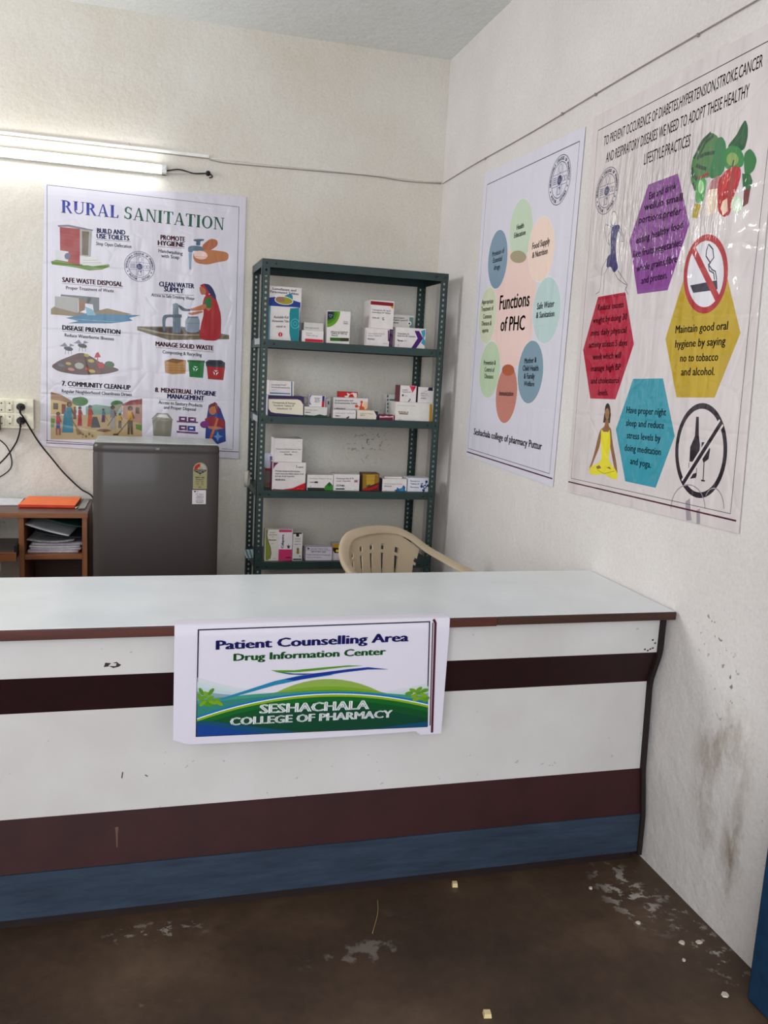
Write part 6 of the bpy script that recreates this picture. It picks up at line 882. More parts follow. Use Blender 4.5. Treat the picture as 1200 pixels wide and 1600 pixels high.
poster('poster', 'lilac white poster with a ring of pastel circles, on the right wall', [(.614, 1.057), (1.546, 1.041), (1.562, 2.325), (.606, 2.351)], MR_, ART_P2, (0, -1.08, 1.04), (218, 214, 226), 'vinyl')
poster('poster', 'large glossy poster with coloured hexagons and vegetables, on the right wall', [(1.666, 1.040), (2.618, 1.075), (2.560, 2.345), (1.622, 2.341)], MR_, ART_P3, (0, -2.1, 1.04), (216, 205, 205), 'creased')

# ------------------------------------------------------------------ service counter
CX0 = -3.3; o0 = (-1.6, -2.1, 0)
m_lam, t = newmat('white_laminate', (226, 230, 232), .22, spec=.5); v = t.coord()
t.link(t.ramp(t.noise(v, 3, 5), [(.3, lin((214, 218, 220))), (.7, lin((230, 233, 234)))]), t.b.inputs['Base Color'])
m_pan, t = newmat('cream_panel', (214, 208, 206), .5, spec=.3); v = t.coord()
c = t.ramp(t.noise(v, 2.5, 6), [(.3, lin((202, 196, 194))), (.7, lin((218, 214, 212)))])
c = t.mix(t.math('MULTIPLY', t.math('GREATER_THAN', t.noise(v, 55, 2), .74), .35), c, (.2, .17, .15, 1)); t.link(c, t.b.inputs['Base Color'])
m_dk = plain('dark_maroon_laminate', (38, 14, 17), .5, grain=20, var=.1); m_br = plain('brown_laminate', (52, 21, 22), .6, grain=9, var=.1)
m_bl, t = newmat('blue_painted_board', (58, 80, 104), .55, spec=.3); v = t.coord((2, 2, 14))
t.link(t.ramp(t.noise(v, 3, 6, .65), [(.3, lin((38, 48, 62))), (.6, lin((50, 63, 80))), (.8, lin((64, 78, 92)))]), t.b.inputs['Base Color'])
m_edge = wood('red_brown_edge', (88, 34, 20), (60, 22, 14)); m_edge2 = wood('worn_brown_edge', (72, 38, 24), (38, 20, 15)); m_kick = plain('black_brown_base', (36, 26, 24), .7)
ct = thing('service_counter', 'long white service counter with dark maroon and blue bands along its front', 'counter', o0)
ZT = .8005
mb = MB(); mb.box((CX0, -2.390, ZT - .022), (-.006, -1.886, ZT), m_lam); mb.build('countertop', ct, o0, bevel=.0015, label='glossy white countertop')
mb = MB(); mb.box((CX0, -2.399, ZT - .026), (-.563, -2.3902, ZT - .001), m_edge); mb.build('edge_strip', ct, o0, bevel=.002, label='red brown wooden edge strip')
mb = MB(); mb.box((-.5625, -2.3985, ZT - .024), (-.006, -2.3902, ZT - .001), m_edge2); mb.build('edge_strip', ct, o0, bevel=.002, label='worn dark wooden edge strip at the wall end')
PRO = [(.776, -2.352), (.664, -2.352), (.562, -2.318), (.287, -2.330), (.152, -2.354), (.030, -2.356)]
def yat(z):
    for (z0, y0), (z1, y1) in zip(PRO, PRO[1:]):
        if z <= z0 and z >= z1: return y0 + (y1 - y0) * (z0 - z) / (z0 - z1)
    return PRO[-1][1]
def band(name, z0, z1, m, lab, art=None, out=0., n=6):
    mb = MB(); zs = [z0 + (z1 - z0) * i / n for i in range(n + 1)]
    ring = lambda x: [(x, yat(z) - out, z) for z in zs] + [(x, yat(z) + .018, z) for z in reversed(zs)]
    mb.loft([ring(CX0), ring(-.027)], m, smooth=False)
    if art: draw(mb, art, lambda a, b, h: (a, yat(b) - out - .0002 - h, b), 'card')
    return mb.build(name, ct, o0, label=lab)
SC = (60, 50, 46)
mk = [('p', SC, [(-1.565 + .022 * math.cos(a) * r, .69 + .010 * math.sin(a) * r) for a, r in ((0, 1), (.5, .8), (1, .95), (1.6, .5), (2.4, 1), (3, .8), (3.6, 1), (4, .4), (4.9, .8), (5.7, .9))]), ('p', (206, 200, 198), [(-1.574, .688), (-1.556, .687), (-1.554, .694), (-1.566, .696)])]
mk += [('p', SC, [(x, z), (x + .006, z + .001), (x + .005, z + .006), (x - .001, z + .004)]) for x, z in ((-.052, .672), (-.044, .675), (-.06, .668), (-.038, .69), (-.047, .7), (-.07, .672))]
band('front_panel', .7775, .6645, m_pan, 'off-white upper front panel', mk)
band('stripe_panel', .664, .562, m_dk, 'dark maroon stripe panel')
band('front_panel', .5615, .2875, m_pan, 'off-white main front panel', [('p', SC, [(-1.543, .375), (-1.540, .375), (-1.538, .392), (-1.541, .392)]), ('p', (110, 100, 96), [(-1.485, .378), (-1.478, .374), (-1.476, .376), (-1.483, .381)])])
band('skirting_panel', .287, .1525, m_br, 'brown lower panel', [('p', (110, 84, 76), [(-1.558, .246), (-1.549, .247), (-1.551, .232), (-1.551, .196), (-1.554, .194), (-1.556, .232)])])
band('skirting_board', .152, .030, m_bl, 'weathered blue painted board', out=.004)
mb = MB(); mb.box((CX0, -2.346, 0), (-.04, -2.30, .0295), m_kick); mb.build('kickboard', ct, o0, label='black brown kickboard')
mb = MB(); zs = [.776 - i * (.776 - .02) / 30 for i in range(31)]; ring = lambda x: [(x, yat(z) - .012, z) for z in zs] + [(x, -1.93, .02), (x, -1.93, .776)]
mb.loft([ring(-.0265), ring(-.013)], m_kick, smooth=False); mb.build('end_panel', ct, o0, label='dark brown curved end panel against the wall')
mb = MB(); mb.box((CX0, -1.945, .02), (-.034, -1.93, .776), m_pan); mb.box((CX0, -2.30, .02), (CX0 + .02, -1.95, .776), m_pan); mb.build('back_panel', ct, o0)

# banner draped over the counter edge
BNX0, BNX1, BNB = -1.417, -.702, .478
def drape(a, b, h):
    yf = -2.4035 - h + .030 * (.797 - b)
    return (a, yf, b)
bo = (-1.06, -2.4, .5)
bn = thing('counter_banner', 'white printed Patient Counselling Area banner hanging over the counter front edge', 'banner', bo)
m_bn = ink((220, 214, 226), 'cloth'); mb = MB()
n = 48; rows = [(-2.352, ZT + .0012), (-2.38, ZT + .0014), (-2.396, ZT + .0018), (-2.4015, ZT - .001)]
xs = [BNX0 + (BNX1 - BNX0) * i / n for i in range(n + 1)]
def botz(x): u = (x - BNX0) / (BNX1 - BNX0); return .502 - .014 * min(1, u / .05) - .006 * math.sin(u * 2.6) if u < .9 else .478 + (u - .9) * .0 - .006
zs = 12
def strip(th):
    R_ = []
    for x in xs:
        col = [(x, y, z) for y, z in rows]
        for k in range(1, zs + 1): z = .797 + (botz(x) - .797) * k / zs; col.append(drape(x, z, 0))
        if th: col = [(a, b + th, c - (.001 if i < 3 else 0)) for i, (a, b, c) in enumerate(col)]
        R_.append(col)
    return R_
A_, B_ = strip(0), strip(.0009); nn = len(A_[0])
mb.loft(A_, m_bn, closed=False); 
mb.loft(list(reversed(B_)), m_bn, closed=False)
mb.build('cloth', bn, bo)
mb = MB(); draw(mb, ART_BN, lambda a, b, h: (lambda q: (q[0], q[1] - .0006, q[2]))(drape(a, .796 - (.8095 - b) * .968, h)), 'cloth'); mb.build('printed_artwork', bn, bo, label='green and blue print with lettering')

# ------------------------------------------------------------------ slotted angle rack
m_gr = plain('dark_green_enamel', (24, 50, 47), .42, spec=.5, grain=8, var=.14); m_bolt = plain('dull_steel', (60, 66, 64), .4, .7)
KX, KY, KW, KD, KH = -.9795, -.409, .900, .385, 1.9155
rk = thing('slotted_rack', 'dark green slotted angle steel rack with open shelves of medicine boxes against the back wall', 'rack', (KX + KW / 2, KY + KD / 2, 0)); ro = tuple(rk.location)
def post(x, y, sx, sy):
    # two perforated flanges meeting at the outer corner; slots are real holes
    mb = MB(); W_, th, p, sl = .036, .0022, .0254, .011
    def flange(o, d, nrm):
        a, b = .0155, .0225
        def q(u0, u1, z0, z1):
            P = []
            for dz in (0, th):
                for u, z in ((u0, z0), (u1, z0), (u1, z1), (u0, z1)): P.append((o[0] + d[0] * u + nrm[0] * dz, o[1] + d[1] * u + nrm[1] * dz, z))
            mb.mesh(P, [(0, 1, 2, 3), (7, 6, 5, 4), (0, 4, 5, 1), (1, 5, 6, 2), (2, 6, 7, 3), (3, 7, 4, 0)], m_gr)
        q(0, a - .001, 0, KH); q(b + .001, W_, 0, KH)
        n = int(KH / p); z = 0
        for i in range(n): q(a - .001, b + .001, z, i * p + .5 * (p - sl)); z = i * p + .5 * (p + sl)
        q(a - .001, b + .001, z, KH)
    flange((x, y), (sx, 0), (0, sy)); flange((x, y), (0, sy), (sx, 0))
    mb.build('post', rk, ro)
for x, sx in ((KX, 1), (KX + KW, -1)):
    for y, sy in ((KY, 1), (KY + KD, -1)): post(x, y, sx, sy)
SHZ = [KH + .001, 1.5546, 1.1998, .8441, .4911, .138]
for i, z in enumerate(SHZ):
    mb = MB(); lip = .036; x0, x1, y0, y1 = KX + .0035, KX + KW - .0035, KY + .0035, KY + KD - .0035; th = .0012
    if i == 0: x0, x1, y0, y1 = KX - .001, KX + KW + .001, KY - .0015, KY + KD + .001
    mb.box((x0, y0, z - th), (x1, y1, z), m_gr)
    mb.box((x0, y0, z - lip), (x1, y0 + th, z - th), m_gr); mb.box((x0, y1 - th, z - lip), (x1, y1, z - th), m_gr)
    mb.box((x0, y0 + th, z - lip), (x0 + th, y1 - th, z - th), m_gr); mb.box((x1 - th, y0 + th, z - lip), (x1, y1 - th, z - th), m_gr)
    mb.box((x0, y0 + th, z - lip), (x1, y0 + .014, z - lip + th), m_gr); mb.box((x0, y1 - .014, z - lip), (x1, y1 - th, z - lip + th), m_gr)
    s = mb.build('shelf', rk, ro)
    for bx in (KX + .019, KX + .062, KX + KW - .062, KX + KW - .019):
        mb = MB(); yy = KY - .0035 if abs(bx - KX - KW / 2) > .42 else y0 - .003
        mb.tube([(bx, yy, z - .018), (bx, y0 + .002, z - .018)], .0055, m_bolt, 8); mb.build('bolt', s, ro)
m_clip = plain('clear_grey_tape', (150, 156, 156), .3)
for z in (1.548, 1.188):
    mb = MB(); mb.box((KX - .002, KY + .010, z - .018), (KX - .0005, KY + .20, z + .010), m_clip); mb.build('side_brace', rk, ro, label='pale grey side brace strip')

# ------------------------------------------------------------------ medicine boxes
BOXES = [  # name, label, x0, x1, z0, z1, front y, depth, colour, side colour, artwork
('medicine_box','tallest medicine box,white top over a blue band with a yellow oval',-.933,-.7759,1.5546,1.8064,-.3,.07,(226,218,216),(226,218,216),[('p',(32,62,140),[(-.9353,1.7513),(-.9027,1.7563),(-.8607,1.7308),(-.8152,1.7465),(-.7793,1.7387),(-.7794,1.7163),(-.9341,1.7124)]),('p',(40,140,160),[(-.8572,1.7644),(-.8301,1.7775),(-.8182,1.7672),(-.8175,1.7472)]),('p',(226,222,210),[(-.8144,1.7395),(-.8165,1.7345),(-.8215,1.7301),(-.8291,1.7265),(-.8387,1.724),(-.8497,1.7228),(-.8614,1.7229),(-.8728,1.7243),(-.8834,1.727),(-.8922,1.7307),(-.8989,1.7353),(-.9028,1.7403),(-.9037,1.7454),(-.9016,1.7503),(-.8967,1.7548),(-.8892,1.7583),(-.8796,1.7608),(-.8687,1.7621),(-.857,1.762),(-.8456,1.7606),(-.835,1.7579),(-.8261,1.7542),(-.8194,1.7497),(-.8154,1.7447)]),('p',(176,168,70),[(-.8181,1.7398),(-.82,1.7355),(-.8245,1.7317),(-.8315,1.7286),(-.8403,1.7265),(-.8504,1.7254),(-.8611,1.7256),(-.8716,1.7269),(-.8813,1.7292),(-.8895,1.7325),(-.8956,1.7364),(-.8992,1.7407),(-.9001,1.7452),(-.8982,1.7494),(-.8937,1.7532),(-.8868,1.7563),(-.8781,1.7584),(-.868,1.7595),(-.8573,1.7593),(-.8468,1.7581),(-.8371,1.7558),(-.8289,1.7525),(-.8227,1.7486),(-.819,1.7442)]),('p',(170,130,110),[(-.8554,1.7451),(-.8565,1.7419),(-.859,1.7391),(-.8628,1.7367),(-.8675,1.7351),(-.8729,1.7342),(-.8786,1.7341),(-.8842,1.7349),(-.8893,1.7365),(-.8936,1.7388),(-.8968,1.7416),(-.8986,1.7447),(-.899,1.748),(-.8979,1.7511),(-.8954,1.754),(-.8916,1.7563),(-.8869,1.758),(-.8815,1.7589),(-.8758,1.759),(-.8702,1.7582),(-.8651,1.7566),(-.8608,1.7543),(-.8576,1.7515),(-.8558,1.7484)]),('t',(70,70,90),'Lumefasam and',(-.9151,1.789),.1123,.0106,-.0134,.5),('t',(70,70,90),'Paracetamol Tablets',(-.926,1.775),.1353,.0106,-.02,.5),('p',(30,110,140),[(-.9339,1.7057),(-.7794,1.7163),(-.7738,1.5654),(-.9295,1.5607)])]),
('medicine_box','white medicine box with teal right edge,in front of the tallest box',-.9317,-.7939,1.5546,1.7095,-.375,.06,(226,218,216),(30,120,140),[('p',(24,140,150),[(-.8395,1.7039),(-.7967,1.7134),(-.7909,1.5542),(-.8321,1.5562),(-.8392,1.5913),(-.8423,1.6795)]),('l',(110,200,205),.00309,[(-.7952,1.6362),(-.7953,1.6328),(-.7959,1.6296),(-.797,1.6264),(-.7984,1.6235),(-.8003,1.6208),(-.8025,1.6185),(-.805,1.6166),(-.8077,1.6151),(-.8106,1.6142),(-.8136,1.6137),(-.8166,1.6138),(-.8195,1.6144),(-.8223,1.6155),(-.825,1.6171),(-.8273,1.6191),(-.8293,1.6215),(-.831,1.6243),(-.8323,1.6273),(-.8331,1.6305),(-.8334,1.6337),(-.8333,1.6371),(-.8327,1.6403),(-.8317,1.6435),(-.8302,1.6464),(-.8284,1.6491),(-.8262,1.6514),(-.8237,1.6533),(-.821,1.6547),(-.8181,1.6557),(-.8151,1.6561),(-.8121,1.6561),(-.8092,1.6555),(-.8063,1.6544),(-.8037,1.6528),(-.8014,1.6508),(-.7993,1.6484),(-.7977,1.6457),(-.7964,1.6427),(-.7956,1.6395),(-.7952,1.6362)]),('l',(110,200,205),.00221,[(-.8062,1.6355),(-.8062,1.6341),(-.8065,1.6327),(-.8069,1.6314),(-.8075,1.6302),(-.8083,1.6291),(-.8093,1.6281),(-.8103,1.6273),(-.8115,1.6267),(-.8128,1.6263),(-.814,1.6261),(-.8153,1.6262),(-.8166,1.6264),(-.8178,1.6269),(-.8189,1.6275),(-.8199,1.6283),(-.8208,1.6293),(-.8215,1.6305),(-.822,1.6317),(-.8224,1.6331),(-.8225,1.6344),(-.8225,1.6358),(-.8222,1.6372),(-.8218,1.6385),(-.8211,1.6397),(-.8204,1.6408),(-.8194,1.6418),(-.8183,1.6426),(-.8172,1.6432),(-.8159,1.6436),(-.8147,1.6438),(-.8134,1.6438),(-.8121,1.6435),(-.8109,1.6431),(-.8098,1.6424),(-.8088,1.6416),(-.8079,1.6406),(-.8072,1.6394),(-.8067,1.6382),(-.8063,1.6369),(-.8062,1.6355)]),('t',(70,60,80),'Azelofeb Kid',(-.9155,1.6536),.0687,.0114,.0393,.5),('t',(70,60,80),'Artesunate Tabs',(-.923,1.6364),.0803,.0105,.0311,.5),('t',(28,26,34),'AZELOF  24',(-.9034,1.613),.0443,.007,.0316,1),('p',(190,20,50),[(-.8721,1.5814),(-.8723,1.5786),(-.8732,1.576),(-.8747,1.5737),(-.8767,1.5719),(-.8791,1.5707),(-.8817,1.5702),(-.8842,1.5704),(-.8867,1.5713),(-.8888,1.5728),(-.8904,1.5749),(-.8915,1.5774),(-.8919,1.5802),(-.8917,1.5829),(-.8908,1.5855),(-.8893,1.5878),(-.8873,1.5896),(-.8849,1.5908),(-.8824,1.5914),(-.8798,1.5911),(-.8773,1.5902),(-.8752,1.5887),(-.8736,1.5866),(-.8725,1.5841)]),('p',(226,218,216),[(-.8836,1.5869),(-.8804,1.587),(-.88,1.5738),(-.8831,1.5736)])]),
('medicine_box','low white medicine box with a red bottom stripe,left of the green circle box',-.7794,-.6761,1.5546,1.6079,-.375,.09,(226,218,216),(226,218,216),[('p',(200,24,60),[(-.7639,1.5691),(-.6783,1.5688),(-.6777,1.5563),(-.7633,1.5558)]),('t',(130,110,120),'Cefpodoxime',(-.7624,1.5924),.0322,.0063,.0062,0),('t',(130,110,120),'Tablets 200 mg',(-.7621,1.5826),.0578,.0063,-.0173,0)]),
('medicine_box','plain off-white medicine box on top of the red-striped low box',-.7692,-.6769,1.6079,1.6452,-.36,.08,(206,202,198),(206,202,198),[('t',(120,120,120),'Pantoprazole',(-.763,1.6178),.0671,.0071,.0089,0)]),
('medicine_box','white medicine box with a green concentric circle and green bottom bar',-.6612,-.549,1.5546,1.7075,-.375,.075,(226,218,216),(226,218,216),[('g',),('p',(120,170,40),[(-.6634,1.7021),(-.6007,1.7063),(-.601,1.6947),(-.6028,1.6833),(-.6061,1.6724),(-.6108,1.6622),(-.6168,1.653),(-.624,1.645),(-.6321,1.6385),(-.6411,1.6335),(-.6505,1.6302),(-.6603,1.6286)]),('p',(84,140,30),[(-.6634,1.7021),(-.6133,1.7054),(-.6135,1.6962),(-.6149,1.6871),(-.6176,1.6784),(-.6213,1.6702),(-.6262,1.6629),(-.6319,1.6565),(-.6384,1.6512),(-.6455,1.6472),(-.6531,1.6446),(-.6609,1.6434)]),('p',(50,100,24),[(-.6634,1.7021),(-.6258,1.7046),(-.626,1.6977),(-.6271,1.6908),(-.6291,1.6843),(-.6319,1.6782),(-.6355,1.6727),(-.6398,1.6679),(-.6447,1.664),(-.65,1.661),(-.6557,1.659),(-.6615,1.6581)]),('p',(24,34,60),[(-.6605,1.7005),(-.6336,1.7023),(-.6323,1.6711),(-.6591,1.6658)]),('t',(200,210,220),'OFTA',(-.6551,1.683),.0186,.0045,.0161,0),('t',(200,210,220),'OZ',(-.6511,1.6753),.0103,.004,-.0291,0),('t',(90,90,90),'Ofloxacin',(-.5816,1.6565),.0221,.0058,.0226,0),('t',(28,26,34),'Tablets',(-.5836,1.6483),.0245,.0058,.0245,.5),('t',(60,60,70),'Ofloxacin & Ornidazole',(-.6416,1.6056),.0834,.0067,.0336,.6),('t',(60,60,70),'Tablets IP 200 mg',(-.6413,1.598),.0788,.0067,.0254,.6),('t',(60,60,70),'Oftacin-OZ',(-.6395,1.5891),.0328,.0067,-.0091,.6),('p',(56,104,36),[(-.6438,1.5816),(-.5523,1.5839),(-.5516,1.5681),(-.6431,1.5655)]),('p',(50,60,30),[(-.5947,1.5828),(-.5523,1.5839),(-.5516,1.5681),(-.594,1.5666)])]),
('medicine_box','white medicine box under the maroon-topped box,on the uppermost stocked shelf',-.4712,-.3514,1.5546,1.6378,-.375,.14,(226,218,216),(226,218,216),[('g',),('t',(120,110,120),'Levocetirizine & Mont-',(-.4577,1.6092),.084,.0064,.0226,0),('t',(120,110,120),'elukast Tablets IP',(-.4572,1.5988),.0671,.0064,.0253,0),('t',(90,80,90),'MONTILE',(-.4597,1.5827),.0345,.0064,-.0058,1),('p',(110,50,110),[(-.3604,1.632),(-.3531,1.6325),(-.3503,1.5805),(-.3576,1.581)]),('p',(190,170,176),[(-.4697,1.6289),(-.4673,1.6291),(-.4663,1.5609),(-.4687,1.5608)]),('t',(130,120,120),'10x10',(-.381,1.5668),.0218,.0041,-.0092,0)]),
('medicine_box','tall white medicine box with a maroon top stripe,stacked on another box',-.4528,-.3356,1.6378,1.7701,-.375,.14,(226,218,216),(226,218,216),[('g',),('p',(130,16,34),[(-.4528,1.7654),(-.3397,1.7633),(-.3387,1.7471),(-.4529,1.7483)]),('p',(220,160,50),[(-.3547,1.7474),(-.3387,1.7471),(-.3395,1.7348),(-.347,1.7388)]),('t',(110,100,110),'Telmisartan 40 mg &',(-.4443,1.721),.0925,.0067,.0076,.3),('t',(110,100,110),'Amlodipine IP Tablets',(-.4438,1.7097),.0926,.0068,.0076,.3),('t',(90,30,50),'TELMA-AM',(-.4424,1.6841),.0359,.0063,-.0111,.8),('t',(60,50,60),'G',(-.3918,1.6783),.0096,.0135,.0208,1),('l',(160,120,130),.00088,[(-.4517,1.743),(-.4492,1.6393)])]),
('medicine_jar','purple plastic medicine jar between the two stacks on the uppermost stocked shelf',-.3371,-.3107,1.5546,1.6367,-.33,.045,(92,50,96),(92,50,96),[]),
('medicine_box','white medicine box with a purple chevron and cyan wedge at its right end',-.3207,-.168,1.5546,1.6509,-.375,.1,(226,218,216),(226,218,216),[('g',),('p',(74,24,110),[(-.2252,1.6385),(-.2021,1.639),(-.1787,1.6044),(-.2117,1.5547),(-.2364,1.5547),(-.2072,1.6027)]),('p',(80,170,196),[(-.1922,1.6391),(-.1715,1.6473),(-.1697,1.6197),(-.1753,1.6055),(-.1681,1.5943),(-.1665,1.568),(-.1886,1.5816),(-.1787,1.6044)]),('t',(80,76,90),'Tizanidine &',(-.311,1.6167),.0586,.0069,.0222,.5),('t',(80,76,90),'Ibuprofen IR Capsules',(-.3104,1.6067),.0905,.0068,.0088,.5),('t',(28,26,34),'Myospaz',(-.3091,1.5838),.0293,.0082,-.0034,1),('t',(120,110,150),'RT',(-.2749,1.5835),.0147,.0073,-.0068,0),('l',(90,90,100),.00132,[(-.3025,1.5704),(-.3054,1.561),(-.2991,1.5614)])]),
('medicine_box','white medicine box with a grey green end,stacked behind the purple chevron box',-.3261,-.2191,1.6509,1.7125,-.33,.06,(206,202,198),(206,202,198),[('g',),('p',(120,150,144),[(-.2415,1.7036),(-.2217,1.7039),(-.2186,1.6522),(-.2384,1.6519)]),('p',(220,220,216),[(-.2294,1.6752),(-.2296,1.6725),(-.2305,1.67),(-.2321,1.6678),(-.2343,1.6661),(-.2368,1.6649),(-.2396,1.6643),(-.2425,1.6645),(-.2451,1.6654),(-.2475,1.6668),(-.2493,1.6688),(-.2505,1.6712),(-.2511,1.6738),(-.2509,1.6765),(-.2499,1.679),(-.2483,1.6812),(-.2462,1.6829),(-.2436,1.6841),(-.2408,1.6847),(-.238,1.6845),(-.2353,1.6836),(-.233,1.6822),(-.2311,1.6802),(-.2299,1.6778)]),('p',(40,50,60),[(-.2357,1.6739),(-.2358,1.6728),(-.2362,1.6717),(-.2369,1.6708),(-.2377,1.6701),(-.2388,1.6696),(-.2399,1.6694),(-.2411,1.6695),(-.2422,1.6698),(-.2431,1.6704),(-.2439,1.6713),(-.2444,1.6722),(-.2446,1.6733),(-.2445,1.6744),(-.2441,1.6754),(-.2435,1.6763),(-.2426,1.677),(-.2416,1.6775),(-.2404,1.6777),(-.2393,1.6777),(-.2382,1.6773),(-.2372,1.6767),(-.2365,1.6759),(-.236,1.6749)]),('t',(80,80,90),'Methylcobalamin',(-.3245,1.6936),.0574,.0064,.0313,.5),('t',(80,80,90),'Pregabalin Capsules IP',(-.3239,1.6835),.0737,.0064,.0136,.5),('t',(100,90,100),'PREGALIN',(-.3207,1.6694),.0245,.0069,.0245,.8)]),
('medicine_box','wide cream medicine box with a navy border,second stocked shelf',-.9302,-.7596,1.1998,1.2958,-.375,.11,(40,34,78),(200,198,210),[('g',),('p',(232,222,200),[(-.9284,1.2783),(-.7905,1.282),(-.7738,1.2766),(-.7615,1.2588),(-.7588,1.2079),(-.8947,1.2131),(-.9151,1.2172),(-.927,1.2321)]),('t',(100,84,84),'Dompamide & Pantopr',(-.9091,1.2586),.1112,.0088,-.0036,.4),('t',(100,84,84),'Tenofovir Tablets IP',(-.9046,1.2451),.099,.0088,.0061,.4),('t',(100,84,84),'Ethambutol  US',(-.8871,1.2312),.0716,.0081,.0154,.4),('l',(200,90,120),.00118,[(-.9284,1.2783),(-.7905,1.282),(-.7738,1.2766),(-.7615,1.2588),(-.7588,1.2079)])]),
('medicine_box','white medicine box with blue lines,stacked on the navy-bordered box',-.9254,-.8071,1.2958,1.3661,-.36,.1,(226,218,216),(226,218,216),[('g',),('p',(36,96,140),[(-.8205,1.3642),(-.8156,1.3644),(-.8132,1.2958),(-.8182,1.2964)]),('p',(36,110,150),[(-.9208,1.309),(-.824,1.3091),(-.8238,1.3042),(-.9206,1.3033)]),('t',(80,80,100),'Levocetirizine Hcl & P',(-.9149,1.3426),.0705,.0064,.017,.5),('t',(80,80,100),'Paracetamol,Phenylephrine,Tabs',(-.9146,1.3314),.0886,.006,-.0011,.5),('t',(140,150,170),'COLDACT',(-.9129,1.3186),.0232,.0056,-.0086,0)]),
('medicine_box','white medicine box with a dark green wavy bottom,beside the navy-bordered box',-.7552,-.6435,1.1998,1.2498,-.375,.08,(216,210,206),(40,80,62),[('g',),('p',(34,66,52),[(-.7548,1.2109),(-.7298,1.2086),(-.7047,1.2078),(-.6799,1.2149),(-.6545,1.2097),(-.6441,1.2121),(-.6435,1.1985),(-.7543,1.1979)]),('t',(100,100,100),'Ranitidine Tablets',(-.7493,1.2307),.0603,.0057,.0182,0),('t',(28,26,34),'RANTAC',(-.7489,1.2193),.027,.0053,.0074,1)]),
('medicine_box','small white medicine box with a navy and red end stripe,on the green-waved box',-.7315,-.6553,1.2498,1.3047,-.375,.06,(226,218,216),(226,218,216),[('g',),('p',(40,34,120),[(-.6701,1.3033),(-.6584,1.303),(-.6582,1.2784),(-.6699,1.278)]),('p',(186,30,44),[(-.6708,1.2779),(-.6582,1.2784),(-.6587,1.2506),(-.6713,1.2509)]),('p',(60,44,120),[(-.7189,1.2824),(-.7198,1.2734),(-.7216,1.2658),(-.7242,1.2607),(-.7271,1.259),(-.7299,1.2609),(-.7322,1.2661),(-.7336,1.2738),(-.7338,1.2828),(-.733,1.2918),(-.7311,1.2994),(-.7285,1.3044),(-.7256,1.3062),(-.7228,1.3043),(-.7206,1.2991),(-.7192,1.2914)]),('p',(220,216,226),[(-.7173,1.2825),(-.718,1.2751),(-.7195,1.2688),(-.7217,1.2646),(-.7241,1.2632),(-.7264,1.2647),(-.7283,1.269),(-.7295,1.2754),(-.7297,1.2829),(-.729,1.2903),(-.7274,1.2966),(-.7253,1.3008),(-.7228,1.3022),(-.7205,1.3007),(-.7186,1.2964),(-.7175,1.29)]),('t',(80,70,100),'Diclofenac',(-.7079,1.2895),.0271,.0053,-.0184,.6),('t',(80,70,100),'Gel 30 g',(-.7068,1.2806),.0251,.0052,-.0279,.6),('t',(80,70,100),'VOLIN  AT',(-.7072,1.2716),.025,.0053,-.028,.6)]),
('medicine_box','grey white medicine box standing behind the navy and red striped small box',-.7376,-.648,1.1998,1.2909,-.27,.05,(200,194,196),(200,194,196),[('l',(150,140,160),.00235,[(-.7221,1.2735),(-.7221,1.2709),(-.7224,1.2684),(-.7229,1.2659),(-.7237,1.2637),(-.7246,1.2616),(-.7258,1.2599),(-.7271,1.2585),(-.7285,1.2574),(-.7301,1.2567),(-.7317,1.2565),(-.7333,1.2566),(-.7348,1.2572),(-.7364,1.2581),(-.7378,1.2594),(-.739,1.2611),(-.7402,1.263),(-.7411,1.2652),(-.7418,1.2676),(-.7422,1.2701),(-.7425,1.2727),(-.7424,1.2753),(-.7422,1.2779),(-.7416,1.2803),(-.7409,1.2826),(-.7399,1.2846),(-.7388,1.2863),(-.7375,1.2878),(-.736,1.2888),(-.7345,1.2895),(-.7329,1.2898),(-.7313,1.2896),(-.7297,1.2891),(-.7282,1.2881),(-.7268,1.2868),(-.7255,1.2852),(-.7244,1.2833),(-.7235,1.2811),(-.7228,1.2787),(-.7223,1.2761),(-.7221,1.2735)])]),
('medicine_box','narrow pale medicine box with a black mark behind the green-waved box',-.6355,-.6141,1.1998,1.2897,-.29,.06,(196,188,188),(196,188,188),[('p',(40,36,50),[(-.624,1.2764),(-.618,1.2758),(-.6173,1.26),(-.6234,1.2606)])]),
